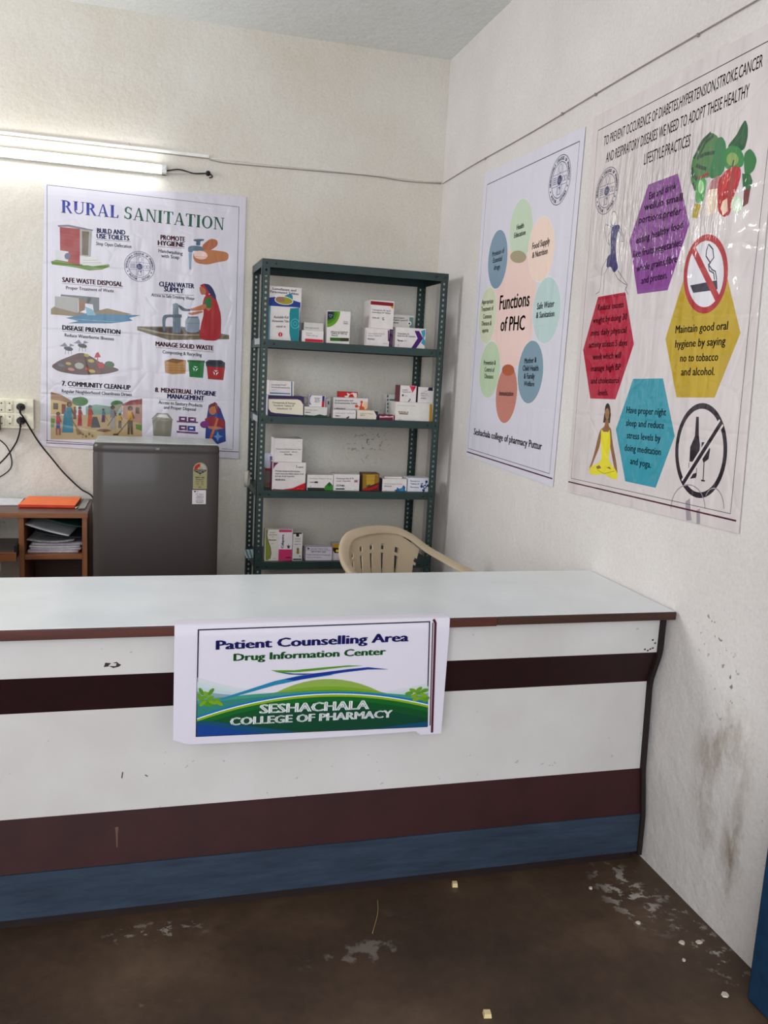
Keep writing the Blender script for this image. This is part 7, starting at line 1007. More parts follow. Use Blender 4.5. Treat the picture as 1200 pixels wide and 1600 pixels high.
('medicine_box','long white medicine box with an orange splash,behind two low boxes',-.5994,-.4244,1.1998,1.2977,-.3,.06,(226,218,216),(226,218,216),[('g',),('p',(214,84,44),[(-.4491,1.2789),(-.4493,1.2771),(-.4499,1.2754),(-.4509,1.2739),(-.4522,1.2727),(-.4538,1.2719),(-.4555,1.2716),(-.4573,1.2718),(-.4589,1.2724),(-.4604,1.2735),(-.4615,1.2749),(-.4623,1.2766),(-.4626,1.2784),(-.4625,1.2802),(-.4619,1.2819),(-.4609,1.2834),(-.4595,1.2845),(-.458,1.2853),(-.4562,1.2856),(-.4545,1.2855),(-.4528,1.2848),(-.4514,1.2838),(-.4502,1.2824),(-.4495,1.2807)]),('p',(214,84,44),[(-.472,1.258),(-.4722,1.2561),(-.473,1.2544),(-.4743,1.2529),(-.4761,1.2517),(-.4782,1.251),(-.4804,1.2506),(-.4827,1.2508),(-.4849,1.2514),(-.4867,1.2524),(-.4882,1.2538),(-.4891,1.2555),(-.4895,1.2573),(-.4893,1.2591),(-.4885,1.2608),(-.4872,1.2623),(-.4854,1.2635),(-.4834,1.2643),(-.4811,1.2646),(-.4788,1.2645),(-.4767,1.2639),(-.4748,1.2628),(-.4733,1.2614),(-.4724,1.2598)]),('p',(224,104,54),[(-.468,1.2396),(-.4636,1.2558),(-.4567,1.2751),(-.4531,1.2752),(-.4523,1.2587),(-.4417,1.2541),(-.4248,1.2598),(-.4239,1.2413)]),('l',(214,84,44),.00326,[(-.4792,1.2577),(-.4609,1.2534),(-.4568,1.2761)]),('p',(236,190,150),[(-.4239,1.2624),(-.424,1.2572),(-.4249,1.2523),(-.4265,1.248),(-.4287,1.2448),(-.4314,1.2427),(-.4343,1.2419),(-.4373,1.2424),(-.4402,1.2443),(-.4427,1.2474),(-.4447,1.2515),(-.4461,1.2563),(-.4467,1.2615),(-.4466,1.2667),(-.4457,1.2715),(-.4441,1.2757),(-.4419,1.279),(-.4392,1.2811),(-.4363,1.2819),(-.4333,1.2814),(-.4305,1.2795),(-.4279,1.2764),(-.4259,1.2723),(-.4245,1.2675)]),('p',(224,104,54),[(-.4394,1.2492),(-.4397,1.2474),(-.4408,1.2456),(-.4428,1.2441),(-.4453,1.2429),(-.4482,1.2421),(-.4515,1.2417),(-.4547,1.2418),(-.4577,1.2424),(-.4604,1.2434),(-.4624,1.2448),(-.4637,1.2465),(-.4642,1.2482),(-.4639,1.2501),(-.4627,1.2518),(-.4608,1.2533),(-.4583,1.2546),(-.4554,1.2554),(-.4522,1.2557),(-.4489,1.2556),(-.4459,1.255),(-.4432,1.254),(-.4412,1.2526),(-.4399,1.251)]),('t',(90,84,90),'Acetaminophen and',(-.5921,1.2781),.0922,.0079,.0239,.5),('t',(90,84,90),'Di-Acetylcysteine Tablets',(-.5916,1.2657),.1145,.0079,.014,.5),('t',(70,60,60),'LUPISULIDE-N',(-.5924,1.2378),.0548,.007,.0201,1)]),
('medicine_box','small red and white medicine box on top of the orange splash box',-.5716,-.4778,1.2977,1.3266,-.3,.05,(190,28,32),(190,28,32),[('g',),('p',(226,216,210),[(-.5337,1.3217),(-.5171,1.316),(-.503,1.3231),(-.4823,1.321),(-.4812,1.2991),(-.5378,1.2977),(-.5458,1.3048),(-.528,1.3081)]),('p',(190,30,34),[(-.517,1.3145),(-.5027,1.3166),(-.4942,1.3005),(-.525,1.2992)])]),
('medicine_box','low white medicine box with a small black curl,in front of the orange splash box',-.6139,-.5005,1.1998,1.2406,-.375,.05,(226,218,216),(226,218,216),[('g',),('t',(150,140,140),'Ondansetron Tablets IP',(-.604,1.2212),.0959,.0064,.0167,0),('t',(60,54,60),'Ondem 4',(-.6034,1.208),.0251,.0069,.0,1),('l',(28,26,34),.00233,[(-.5955,1.1985),(-.5526,1.1995)]),('p',(28,26,34),[(-.5381,1.203),(-.5382,1.2021),(-.5387,1.2013),(-.5393,1.2005),(-.5403,1.1999),(-.5413,1.1996),(-.5425,1.1994),(-.5437,1.1995),(-.5448,1.1998),(-.5458,1.2003),(-.5465,1.201),(-.547,1.2018),(-.5472,1.2027),(-.5471,1.2036),(-.5467,1.2044),(-.546,1.2052),(-.5451,1.2057),(-.544,1.2061),(-.5428,1.2063),(-.5417,1.2062),(-.5405,1.2059),(-.5396,1.2054),(-.5388,1.2047),(-.5383,1.2039)]),('p',(28,26,34),[(-.5327,1.2071),(-.5328,1.206),(-.5331,1.2049),(-.5336,1.204),(-.5343,1.2032),(-.5352,1.2028),(-.5361,1.2026),(-.537,1.2027),(-.5379,1.2031),(-.5386,1.2038),(-.5393,1.2047),(-.5397,1.2057),(-.5398,1.2069),(-.5398,1.208),(-.5395,1.2091),(-.5389,1.2101),(-.5382,1.2108),(-.5374,1.2113),(-.5365,1.2114),(-.5356,1.2113),(-.5347,1.2109),(-.5339,1.2102),(-.5333,1.2093),(-.5329,1.2083)])]),
('medicine_box','low cream medicine box with a navy curved right corner',-.4932,-.3878,1.1998,1.2421,-.375,.07,(228,216,200),(228,216,200),[('g',),('p',(34,40,76),[(-.4093,1.2413),(-.3887,1.2401),(-.3872,1.1935),(-.3976,1.1941),(-.3952,1.218)]),('t',(150,130,120),'Cefixime Tablets',(-.4802,1.2238),.0666,.0064,.0075,0),('t',(160,90,80),'CEFI-O',(-.4797,1.215),.0245,.0059,-.0041,.6),('t',(28,26,34),'10x6',(-.484,1.1975),.0154,.004,.0065,0)]),
('medicine_box','small glossy maroon medicine box with a white highlight band',-.384,-.3032,1.1998,1.2249,-.375,.05,(110,14,50),(110,14,50),[('g',),('p',(232,190,200),[(-.3798,1.2186),(-.3615,1.2153),(-.3462,1.2198),(-.3304,1.2164),(-.3124,1.22),(-.3091,1.2261),(-.3069,1.2137),(-.3793,1.2097)]),('p',(220,180,190),[(-.3128,1.226),(-.3091,1.2261),(-.3076,1.1987),(-.3112,1.1986)])]),
('medicine_box','tall pale medicine box with a teal patch,behind the large yellow-edged carton',-.3114,-.2525,1.1998,1.3219,-.24,.05,(200,200,196),(200,200,196),[('g',),('p',(70,120,112),[(-.2974,1.2973),(-.2411,1.2981),(-.2393,1.2674),(-.2957,1.2667)]),('p',(44,60,60),[(-.3092,1.3173),(-.3023,1.3176),(-.3032,1.3053),(-.3096,1.305)]),('p',(44,60,60),[(-.3081,1.2984),(-.3012,1.2987),(-.3021,1.2864),(-.3085,1.2861)]),('p',(44,60,60),[(-.3071,1.279),(-.3001,1.2793),(-.3011,1.267),(-.3075,1.2667)]),('p',(44,60,60),[(-.3061,1.2611),(-.2992,1.2614),(-.3001,1.2491),(-.3065,1.2488)]),('p',(44,60,60),[(-.3051,1.2422),(-.2981,1.2425),(-.299,1.2301),(-.3055,1.2299)])]),
('medicine_box','large white carton with a yellow right edge,second stocked shelf',-.3006,-.1058,1.1998,1.291,-.375,.14,(226,220,214),(226,220,214),[('g',),('p',(214,166,76),[(-.1242,1.2858),(-.1109,1.2858),(-.1051,1.1967),(-.1228,1.1976)]),('t',(190,180,176),'Rosuvastatin Calcium Tablets',(-.2919,1.2716),.0944,.0055,-.0032,0),('t',(90,60,50),'ROSUVA 10',(-.2836,1.2371),.0503,.0074,-.004,1),('p',(140,96,40),[(-.2804,1.2352),(-.2348,1.2349),(-.2345,1.2299),(-.2801,1.2302)]),('t',(60,50,50),'10x10',(-.2816,1.2021),.0157,.005,-.0255,0),('t',(80,70,70),'Tablets IP',(-.2813,1.1961),.0409,.004,.0122,0)]),
('medicine_box','white medicine box with a pink triangle,on the large yellow-edged carton',-.2797,-.1965,1.291,1.372,-.37,.09,(226,218,216),(110,30,50),[('g',),('p',(220,70,100),[(-.2335,1.3708),(-.1993,1.3709),(-.2157,1.3368)]),('p',(190,30,70),[(-.2173,1.3641),(-.1993,1.3699),(-.21,1.347)]),('p',(150,140,150),[(-.2392,1.2909),(-.2272,1.3099),(-.2216,1.3041),(-.2314,1.2912)]),('t',(120,110,116),'Glimepiride',(-.2687,1.3479),.0261,.005,.0077,.4),('t',(120,110,116),'Metformin Hcl',(-.2682,1.338),.0419,.005,-.0048,.4),('p',(80,70,80),[(-.26,1.3234),(-.2601,1.3222),(-.2605,1.3209),(-.2613,1.3199),(-.2623,1.319),(-.2636,1.3185),(-.2649,1.3183),(-.2663,1.3184),(-.2676,1.3188),(-.2687,1.3196),(-.2696,1.3206),(-.2702,1.3217),(-.2704,1.323),(-.2703,1.3243),(-.2699,1.3255),(-.2691,1.3266),(-.2681,1.3274),(-.2668,1.328),(-.2655,1.3282),(-.2641,1.3281),(-.2628,1.3276),(-.2617,1.3269),(-.2608,1.3259),(-.2602,1.3247)]),('t',(100,90,96),'Gemer',(-.2566,1.3196),.0146,.0045,.0068,0)]),
('medicine_box','white medicine box with a navy corner,rightmost on the large yellow-edged carton',-.1872,-.1074,1.291,1.3681,-.37,.09,(226,218,216),(70,30,50),[('g',),('p',(34,34,66),[(-.1331,1.3679),(-.1119,1.3678),(-.1108,1.3513),(-.1374,1.3517)]),('p',(200,196,206),[(-.1736,1.3386),(-.1454,1.3523),(-.1374,1.3517),(-.1628,1.3341)]),('t',(130,120,140),'Atorvastatin',(-.1733,1.3336),.0371,.005,.0027,.4),('t',(130,120,140),'Tablets IP 10',(-.1727,1.3236),.0424,.005,.0071,.4),('t',(90,80,100),'ATOREC',(-.1719,1.3102),.0292,.006,.0068,.8)]),
('medicine_box','large white medicine box with a red curved bottom,left end of the third stocked shelf',-.8999,-.7371,.8441,.9791,-.375,.12,(226,218,216),(120,30,70),[('g',),('p',(120,30,90),[(-.8965,.9766),(-.871,.9762),(-.8867,.9605),(-.8954,.9441)]),('p',(190,24,40),[(-.8948,.8479),(-.8457,.8457),(-.7992,.8558),(-.762,.8705),(-.7364,.8822),(-.7363,.8411),(-.896,.8422)]),('p',(150,20,60),[(-.8948,.8479),(-.8269,.8422),(-.896,.8413)]),('p',(226,190,190),[(-.8481,.8457),(-.7992,.8567),(-.7365,.8851),(-.7364,.8803),(-.7991,.852)]),('t',(90,70,90),'Methylcobalamin,Pyridoxine',(-.8858,.9321),.1215,.0075,-.0033,.5),('t',(90,70,90),'Hydrochloride,Alpha Lipoic Acid',(-.8854,.9191),.1381,.0074,.0051,.5),('t',(90,70,90),'& Folic Acid Capsules',(-.885,.906),.0934,.0075,.0182,.5),('t',(90,30,60),'NEUROKAL',(-.8844,.8892),.0503,.008,-.002,1),('t',(28,26,34),'L',(-.7839,.9542),.0057,.0122,-.0526,1),('t',(80,70,80),'upin',(-.7754,.9535),.0254,.0075,-.0157,.5),('t',(230,190,190),'10 x 10',(-.7754,.8486),.0284,.0042,-.0211,.5)]),
('medicine_box','plain white square medicine box stacked on the red-curved box',-.8913,-.7561,.9791,1.0923,-.365,.12,(226,218,216),(226,218,216),[('g',),('t',(170,160,170),'Paracetamol,Phenylephrine & Cpm',(-.8831,1.0384),.1204,.0055,.0066,.3),('t',(170,160,170),'Suspension   60 ml',(-.8641,1.0249),.0817,.0065,.0086,.3),('t',(90,80,90),'Febrex Plus',(-.8428,1.0129),.0374,.0065,-.0134,1),('t',(150,140,140),'10x10',(-.7797,1.0797),.0141,.0042,-.0071,0)]),
('medicine_box','brown and red medicine box mostly hidden by the left rack post',-.9247,-.8909,.8441,.9381,-.3,.07,(110,96,90),(110,96,90),[('g',),('p',(150,40,24),[(-.9261,.9378),(-.8922,.9366),(-.8919,.9252),(-.9258,.9265)]),('p',(130,90,40),[(-.9203,.8678),(-.8967,.8682),(-.8914,.8492),(-.9198,.8507)])]),
('medicine_box','small white and purple medicine box on the brown box by the left rack post',-.9211,-.8821,.9381,1.0081,-.3,.06,(196,198,214),(196,198,214),[('g',),('p',(96,90,130),[(-.9031,.9982),(-.8828,.9963),(-.882,.9704),(-.9023,.9723)])]),
('medicine_box','white medicine box with a green diamond at its lower right',-.7279,-.5994,.8441,.9203,-.375,.07,(226,218,216),(226,218,216),[('g',),('p',(44,40,44),[(-.726,.8568),(-.6377,.8562),(-.6395,.8438),(-.7255,.8436)]),('p',(70,140,60),[(-.6173,.887),(-.5997,.8691),(-.5986,.8429),(-.641,.8438),(-.6404,.8638)]),('p',(40,90,44),[(-.6173,.887),(-.6048,.8738),(-.6164,.8641),(-.6288,.8735)]),('t',(120,130,110),'Aceclofenac Tablets IP 100 mg',(-.7181,.8995),.1099,.0062,-.0091,0),('t',(60,60,70),'Lumikind',(-.716,.8816),.0257,.0061,-.0195,.8),('p',(40,40,50),[(-.6906,.8877),(-.6749,.8879),(-.6745,.8794),(-.6903,.8796)]),('l',(90,90,100),.00132,[(-.7122,.8675),(-.7086,.8618),(-.7143,.8608)])]),
('medicine_box','white medicine box with bold dark lettering and a navy bar,third stocked shelf',-.5965,-.4664,.8441,.9251,-.375,.08,(226,218,216),(226,218,216),[('g',),('p',(30,30,60),[(-.5846,.855),(-.5401,.8557),(-.5398,.8494),(-.5844,.8493)]),('t',(30,28,50),'DCPHIN',(-.5812,.8646),.0398,.0091,-.0075,1),('t',(120,100,120),'Dexketoprofen & Th',(-.5828,.9004),.0873,.0071,.0172,.4),('t',(120,100,120),'iocol. Capsules',(-.5822,.8885),.0712,.0067,.0154,.4),('p',(226,180,190),[(-.4944,.8995),(-.4739,.8998),(-.4732,.8855),(-.4937,.8851)]),('t',(200,90,110),'HR',(-.4909,.888),.0136,.0077,.0221,.5),('t',(110,100,100),'10 X 10',(-.491,.8482),.0162,.0038,.0123,0)]),
('medicine_box','gold and dark red medicine box with a fruit picture',-.4508,-.365,.8441,.9317,-.375,.07,(84,56,40),(84,56,40),[('g',),('p',(156,124,50),[(-.4509,.929),(-.3692,.9305),(-.3645,.8426),(-.4466,.8425)]),('p',(206,170,80),[(-.432,.9246),(-.3877,.9254),(-.3899,.8723),(-.4296,.8765)]),('p',(90,26,24),[(-.447,.8522),(-.4192,.867),(-.3951,.877),(-.3669,.8871),(-.3635,.8426),(-.4466,.8425)]),('p',(176,40,34),[(-.4361,.8499),(-.4373,.8472),(-.4403,.846),(-.4435,.8471),(-.445,.8498),(-.4438,.8525),(-.4407,.8537),(-.4375,.8526)]),('p',(176,40,34),[(-.4133,.8565),(-.4144,.8537),(-.4175,.8526),(-.4207,.8537),(-.4221,.8564),(-.421,.8591),(-.4179,.8603),(-.4147,.8592)]),('p',(176,40,34),[(-.3901,.8571),(-.3912,.8544),(-.3943,.8532),(-.3975,.8543),(-.399,.857),(-.3978,.8597),(-.3947,.8609),(-.3915,.8598)]),('p',(176,40,34),[(-.3676,.8728),(-.3688,.8701),(-.3719,.8689),(-.3751,.87),(-.3765,.8727),(-.3754,.8754),(-.3723,.8766),(-.3691,.8755)]),('p',(176,40,34),[(-.4174,.8502),(-.4186,.8474),(-.4216,.8462),(-.4248,.8473),(-.4263,.85),(-.4251,.8528),(-.422,.854),(-.4188,.8529)]),('p',(176,40,34),[(-.3948,.8616),(-.3959,.8588),(-.399,.8577),(-.4022,.8587),(-.4037,.8615),(-.4025,.8642),(-.3994,.8654),(-.3962,.8643)]),('p',(176,40,34),[(-.3716,.8647),(-.3728,.862),(-.3759,.8608),(-.3791,.8619),(-.3806,.8646),(-.3794,.8673),(-.3763,.8685),(-.3731,.8674)]),('p',(176,40,34),[(-.4221,.8564),(-.4233,.8536),(-.4264,.8524),(-.4296,.8535),(-.431,.8562),(-.4299,.859),(-.4268,.8602),(-.4236,.8591)]),('p',(176,40,34),[(-.3988,.8535),(-.4,.8507),(-.403,.8496),(-.4062,.8507),(-.4077,.8534),(-.4065,.8561),(-.4034,.8573),(-.4002,.8562)]),('p',(176,40,34),[(-.3763,.8692),(-.3775,.8664),(-.3806,.8653),(-.3838,.8664),(-.3852,.8691),(-.3841,.8718),(-.381,.873),(-.3778,.8719)]),('p',(176,40,34),[(-.4263,.85),(-.4274,.8473),(-.4305,.8461),(-.4337,.8472),(-.4351,.8499),(-.434,.8527),(-.4309,.8538),(-.4277,.8527)]),('p',(176,40,34),[(-.4035,.858),(-.4046,.8552),(-.4077,.8541),(-.4109,.8551),(-.4124,.8579),(-.4112,.8606),(-.4081,.8618),(-.4049,.8607)]),('p',(176,40,34),[(-.3804,.8611),(-.3815,.8584),(-.3846,.8572),(-.3878,.8583),(-.3893,.861),(-.3881,.8637),(-.385,.8649),(-.3818,.8638)]),('p',(176,40,34),[(-.431,.8562),(-.4322,.8535),(-.4352,.8523),(-.4384,.8534),(-.4399,.8561),(-.4387,.8589),(-.4356,.86),(-.4324,.8589)]),('p',(176,40,34),[(-.4075,.8503),(-.4087,.8475),(-.4118,.8464),(-.415,.8475),(-.4164,.8502),(-.4152,.8529),(-.4122,.8541),(-.409,.853)]),('p',(176,40,34),[(-.3851,.8656),(-.3862,.8628),(-.3893,.8617),(-.3925,.8627),(-.394,.8655),(-.3928,.8682),(-.3897,.8694),(-.3865,.8683)]),('p',(60,90,36),[(-.4315,.8668),(-.41,.8792),(-.4118,.8662)]),('l',(110,80,30),.00088,[(-.4413,.9148),(-.3773,.9159)]),('l',(110,80,30),.00088,[(-.4379,.8956),(-.3788,.8966)])]),
('medicine_box','white medicine box with a blue splash and dark left side,third stocked shelf',-.3478,-.2201,.8441,.9069,-.375,.06,(226,218,216),(40,38,60),[('g',),('p',(44,110,156),[(-.284,.8495),(-.2717,.8546),(-.2698,.8653),(-.2593,.8572),(-.2445,.8623),(-.2378,.877),(-.2272,.8674),(-.2287,.8503),(-.2192,.8445),(-.219,.8396),(-.2784,.8399)]),('p',(80,150,186),[(-.2592,.8548),(-.2396,.8648),(-.2334,.8453),(-.2534,.8421)]),('t',(150,120,140),'Calcium & Vitamin D3 Tabs',(-.3381,.8789),.0927,.0063,-.0162,0),('t',(110,100,140),'SHELCAL 500',(-.3375,.8673),.0375,.0063,-.0373,.6),('l',(60,50,60),.00088,[(-.3314,.8465),(-.324,.849)])]),
('medicine_box','thin white medicine carton lying on top of the blue splash box',-.3332,-.242,.9069,.9155,-.36,.05,(226,216,206),(226,216,206),[]),
('medicine_box','white medicine box with blue molecule dots at the right end of the third stocked shelf',-.2152,-.1018,.8441,.9139,-.375,.08,(222,222,232),(222,222,232),[('g',),('p',(34,60,116),[(-.1104,.8951),(-.1109,.8919),(-.1126,.8894),(-.1151,.8879),(-.1181,.8879),(-.1208,.8892),(-.1228,.8918),(-.1237,.8949),(-.1232,.8981),(-.1216,.9007),(-.119,.9021),(-.116,.9022),(-.1133,.9008),(-.1113,.8983)]),('p',(34,60,116),[(-.134,.8712),(-.1344,.8678),(-.1363,.865),(-.139,.8634),(-.1422,.8634),(-.1452,.8649),(-.1473,.8676),(-.1482,.871),(-.1477,.8744),(-.1459,.8772),(-.1432,.8788),(-.14,.8788),(-.137,.8773),(-.1349,.8746)]),('p',(34,60,116),[(-.1149,.869),(-.1155,.8646),(-.1179,.861),(-.1214,.859),(-.1255,.859),(-.1293,.8609),(-.1321,.8644),(-.1333,.8688),(-.1327,.8732),(-.1303,.8768),(-.1268,.8788),(-.1227,.8788),(-.1189,.8769),(-.1161,.8734)]),('p',(34,60,116),[(-.102,.8756),(-.1024,.8727),(-.104,.8703),(-.1064,.8689),(-.1091,.8689),(-.1116,.8702),(-.1135,.8725),(-.1143,.8754),(-.1139,.8784),(-.1123,.8808),(-.1099,.8821),(-.1072,.8822),(-.1047,.8809),(-.1028,.8785)]),('p',(34,60,116),[(-.1225,.8517),(-.123,.8483),(-.1248,.8455),(-.1276,.8439),(-.1308,.8439),(-.1337,.8454),(-.1359,.8481),(-.1368,.8515),(-.1363,.855),(-.1345,.8577),(-.1317,.8593),(-.1286,.8594),(-.1256,.8579),(-.1234,.8551)]),('p',(34,60,116),[(-.1358,.8849),(-.1361,.8832),(-.137,.8818),(-.1384,.881),(-.14,.881),(-.1414,.8818),(-.1425,.8831),(-.143,.8848),(-.1427,.8865),(-.1418,.8879),(-.1404,.8887),(-.1388,.8887),(-.1374,.888),(-.1363,.8866)]),('l',(60,100,150),.00353,[(-.1171,.895),(-.1241,.8689),(-.1411,.8711)]),('l',(60,100,150),.00353,[(-.1081,.8755),(-.1241,.8689),(-.1297,.8516)]),('p',(226,220,230),[(-.1195,.869),(-.1196,.8677),(-.12,.8665),(-.1206,.8655),(-.1215,.8647),(-.1226,.8642),(-.1238,.864),(-.125,.8641),(-.1261,.8646),(-.1271,.8654),(-.1279,.8664),(-.1285,.8676),(-.1287,.8688),(-.1286,.8701),(-.1282,.8713),(-.1276,.8723),(-.1267,.8731),(-.1256,.8736),(-.1244,.8738),(-.1232,.8737),(-.1221,.8732),(-.1211,.8724),(-.1203,.8714),(-.1197,.8702)]),('t',(90,90,140),'Thyroxine Sod.',(-.2035,.8946),.0508,.0068,-.0118,.4),('t',(70,70,110),'Tablets IP 25',(-.2027,.881),.0626,.0068,-.0319,.5),('t',(50,50,80),'Thyronorm',(-.2042,.8643),.0483,.0064,-.0269,.7)]),
('medicine_box','tall cream medicine box with an olive green wave,far left of the lowest visible shelf',-.925,-.8583,.4911,.6482,-.375,.05,(222,214,204),(222,214,204),[('g',),('p',(150,160,80),[(-.9236,.6481),(-.9096,.6472),(-.9175,.63),(-.9127,.5967),(-.9,.5631),(-.8944,.5343),(-.8983,.5055),(-.9073,.4945),(-.9201,.496)]),('l',(50,46,60),.00265,[(-.914,.6396),(-.9163,.6205),(-.9103,.5919),(-.8975,.5583),(-.8933,.5295),(-.8981,.5007)]),('t',(130,120,120),'Povidone',(-.9021,.631),.0267,.0057,.0,.4),('t',(130,120,120),'Iodine Ointment',(-.9088,.6196),.0423,.0057,-.0024,.4),('t',(130,120,120),'I.P.',(-.892,.6086),.0108,.0052,.0,.4),('t',(90,60,60),'Betazine',(-.9065,.5928),.0371,.0072,-.0027,.8),('t',(28,26,34),'10 g',(-.8943,.5765),.0113,.0043,.0,0),('t',(100,90,90),'20 gm',(-.884,.503),.0165,.0038,-.0121,0)]),
('medicine_box','tall pink and white medicine box with dark vertical lettering',-.8583,-.7906,.4911,.6473,-.375,.05,(226,218,222),(226,218,222),[('g',),('p',(206,70,120),[(-.858,.6468),(-.7947,.6454),(-.7943,.6349),(-.8576,.6348)]),('p',(206,70,120),[(-.8567,.5495),(-.7913,.5482),(-.7902,.4911),(-.8568,.4926)]),('p',(44,84,54),[(-.8178,.5724),(-.8104,.5652),(-.8085,.5796),(-.8056,.5651),(-.8006,.5699),(-.8038,.5531),(-.8124,.5541)]),('p',(60,30,40),[(-.8204,.5097),(-.7966,.5095),(-.7964,.5047),(-.8202,.5049)]),('V',(30,26,34),'Calapure',(-.8333,.5542),(-.8356,.6233))]),
('medicine_box','slim white medicine box with a black top,right of the pink box',-.7879,-.7402,.4911,.6329,-.375,.045,(218,214,210),(218,214,210),[('g',),('p',(26,24,26),[(-.79,.6329),(-.7447,.6329),(-.7445,.6262),(-.7897,.6262)]),('p',(26,24,26),[(-.7731,.6272),(-.7579,.6272),(-.7583,.6118),(-.7717,.6127)]),('p',(40,44,50),[(-.7854,.5017),(-.7427,.5014),(-.7425,.4945),(-.7851,.4949)]),('t',(120,116,120),'Clotrimazole',(-.7778,.5988),.0286,.0058,-.0035,.4),('t',(120,116,120),'Lotion IP',(-.7755,.5867),.0239,.0058,.0,.4),('t',(120,116,120),'Candid 15 ml',(-.7787,.5713),.0296,.0063,-.0034,.4),('p',(130,100,50),[(-.756,.548),(-.7561,.5458),(-.7566,.5437),(-.7574,.5419),(-.7585,.5405),(-.7599,.5396),(-.7614,.5393),(-.7629,.5396),(-.7643,.5405),(-.7655,.5419),(-.7665,.5437),(-.7671,.5458),(-.7674,.5481),(-.7673,.5503),(-.7668,.5524),(-.766,.5542),(-.7648,.5556),(-.7635,.5565),(-.762,.5568),(-.7605,.5565),(-.7591,.5556),(-.7579,.5542),(-.7569,.5524),(-.7562,.5503)]),('p',(170,140,70),[(-.7535,.5335),(-.7537,.5312),(-.7544,.5291),(-.7555,.5273),(-.7571,.5259),(-.7589,.5251),(-.7609,.5248),(-.7628,.5251),(-.7647,.526),(-.7664,.5274),(-.7676,.5292),(-.7685,.5313),(-.7688,.5336),(-.7686,.5358),(-.7679,.5379),(-.7668,.5397),(-.7653,.5411),(-.7634,.542),(-.7615,.5422),(-.7595,.5419),(-.7576,.541),(-.756,.5397),(-.7547,.5378),(-.7539,.5357)]),('t',(28,26,34),'%',(-.7546,.5102),.0087,.0078,-.0115,.5)]),
('medicine_box','long low lilac medicine box with a ruled line,on the lowest visible shelf',-.7216,-.5887,.4911,.5592,-.375,.06,(214,206,218),(214,206,218),[('g',),('l',(130,110,140),.00132,[(-.7204,.5449),(-.5929,.5423)]),('p',(60,40,70),[(-.7146,.5565),(-.7049,.5565),(-.7046,.5487),(-.7143,.5488)]),('t',(120,100,130),'Erythromycin Tablets IP 250 mg',(-.6999,.5497),.0872,.0048,-.0161,.5),('t',(100,80,110),'ERYCIN 250',(-.6944,.5331),.0727,.0068,-.0193,.7),('t',(140,130,160),'Dosage as directed by the physician',(-.7156,.5196),.1165,.0054,-.0232,.3),('t',(140,130,160),'Store in a cool dry place',(-.7127,.507),.0702,.0048,-.0228,.3)]),
('medicine_box','yellow topped black and white medicine box beside the plastic chair back',-.5852,-.5115,.4911,.5754,-.375,.06,(190,180,180),(190,180,180),[('g',),('p',(206,160,40),[(-.5856,.5755),(-.5454,.5744),(-.5331,.5739),(-.5322,.5542),(-.5847,.556)]),('p',(40,30,30),[(-.5862,.556),(-.5322,.5538),(-.531,.5272),(-.5753,.53),(-.5856,.5423)]),('p',(214,206,214),[(-.5776,.5275),(-.5309,.5262),(-.5294,.4927),(-.5761,.4931)]),('p',(230,210,80),[(-.5566,.5397),(-.5567,.5379),(-.5573,.5362),(-.5584,.5348),(-.5598,.5337),(-.5614,.533),(-.5631,.5328),(-.5649,.5331),(-.5666,.5338),(-.5681,.5349),(-.5692,.5363),(-.57,.538),(-.5703,.5397),(-.5701,.5415),(-.5695,.5432),(-.5685,.5446),(-.5671,.5457),(-.5655,.5463),(-.5637,.5466),(-.562,.5463),(-.5603,.5456),(-.5588,.5445),(-.5577,.5431),(-.5569,.5414)])]),
('medicine_box','lilac white medicine box seen behind the chair arm,leftmost of the pair there',-.2365,-.1927,.4911,.5409,-.375,.06,(206,190,206),(206,190,206),[]),
('medicine_box','lilac white medicine box seen behind the chair arm,rightmost of the pair there',-.1914,-.1532,.4911,.5407,-.375,.06,(204,188,202),(204,188,202),[('l',(150,130,160),.00169,[(-.1844,.5196),(-.1613,.5182)])]),
]
for (name, label, x0, x1, z0, z1, y, d, col, side, art) in BOXES:
    z0 += .0006; z1 -= .0004; yb = min(y + d, -.03); c = ((x0 + x1) / 2, (y + yb) / 2, z0); mb = MB()
    if name == 'medicine_jar':
        r = (x1 - x0) / 2 + .006; h = z1 - z0; m = plain('purple_plastic', col, .35); bd = thing(name, label, 'jar', c)
        mb.lathe([(0, 0), (r * .95, 0), (r, .004), (r, h * .66), (r * .85, h * .74), (0, h * .74)], c, m); mb.build('jar_body', bd, c)
        mb = MB(); mb.lathe([(0, h * .741), (r * .9, h * .741), (r * .92, h * .97), (r * .85, h), (0, h)], c, plain('mauve_plastic', (130, 90, 132), .4)); mb.build('jar_lid', bd, c); continue
    mc = plain('printed_card', col, .45, grain=40, var=.02); ms = plain('printed_card', side, .45, grain=40, var=.02)
    P = [(x0, y, z0), (x1, y, z0), (x1, yb, z0), (x0, yb, z0), (x0, y, z1), (x1, y, z1), (x1, yb, z1), (x0, yb, z1)]
    mb.mesh(P, [(0, 1, 5, 4)], mc); mb.mesh(P, [(2, 3, 7, 6), (4, 5, 6, 7), (0, 3, 2, 1)], mc); mb.mesh(P, [(3, 0, 4, 7), (1, 2, 6, 5)], ms)
    # tuck flap seam, a hair proud of the top edge
    mb.box((x0 + .002, y - .0003, z1 - .0012), (x1 - .002, y + .012, z1 + .0002), mc)
    cl = lambda a, b: (min(max(a, x0), x1), min(max(b, z0), z1))
    draw(mb, art, lambda a, b, h: (*((lambda q: (q[0], y - .0004 - h, q[1]))(cl(a, b))),), 'card')
    mb.build(name, None, c, label=label, category='medicine box')

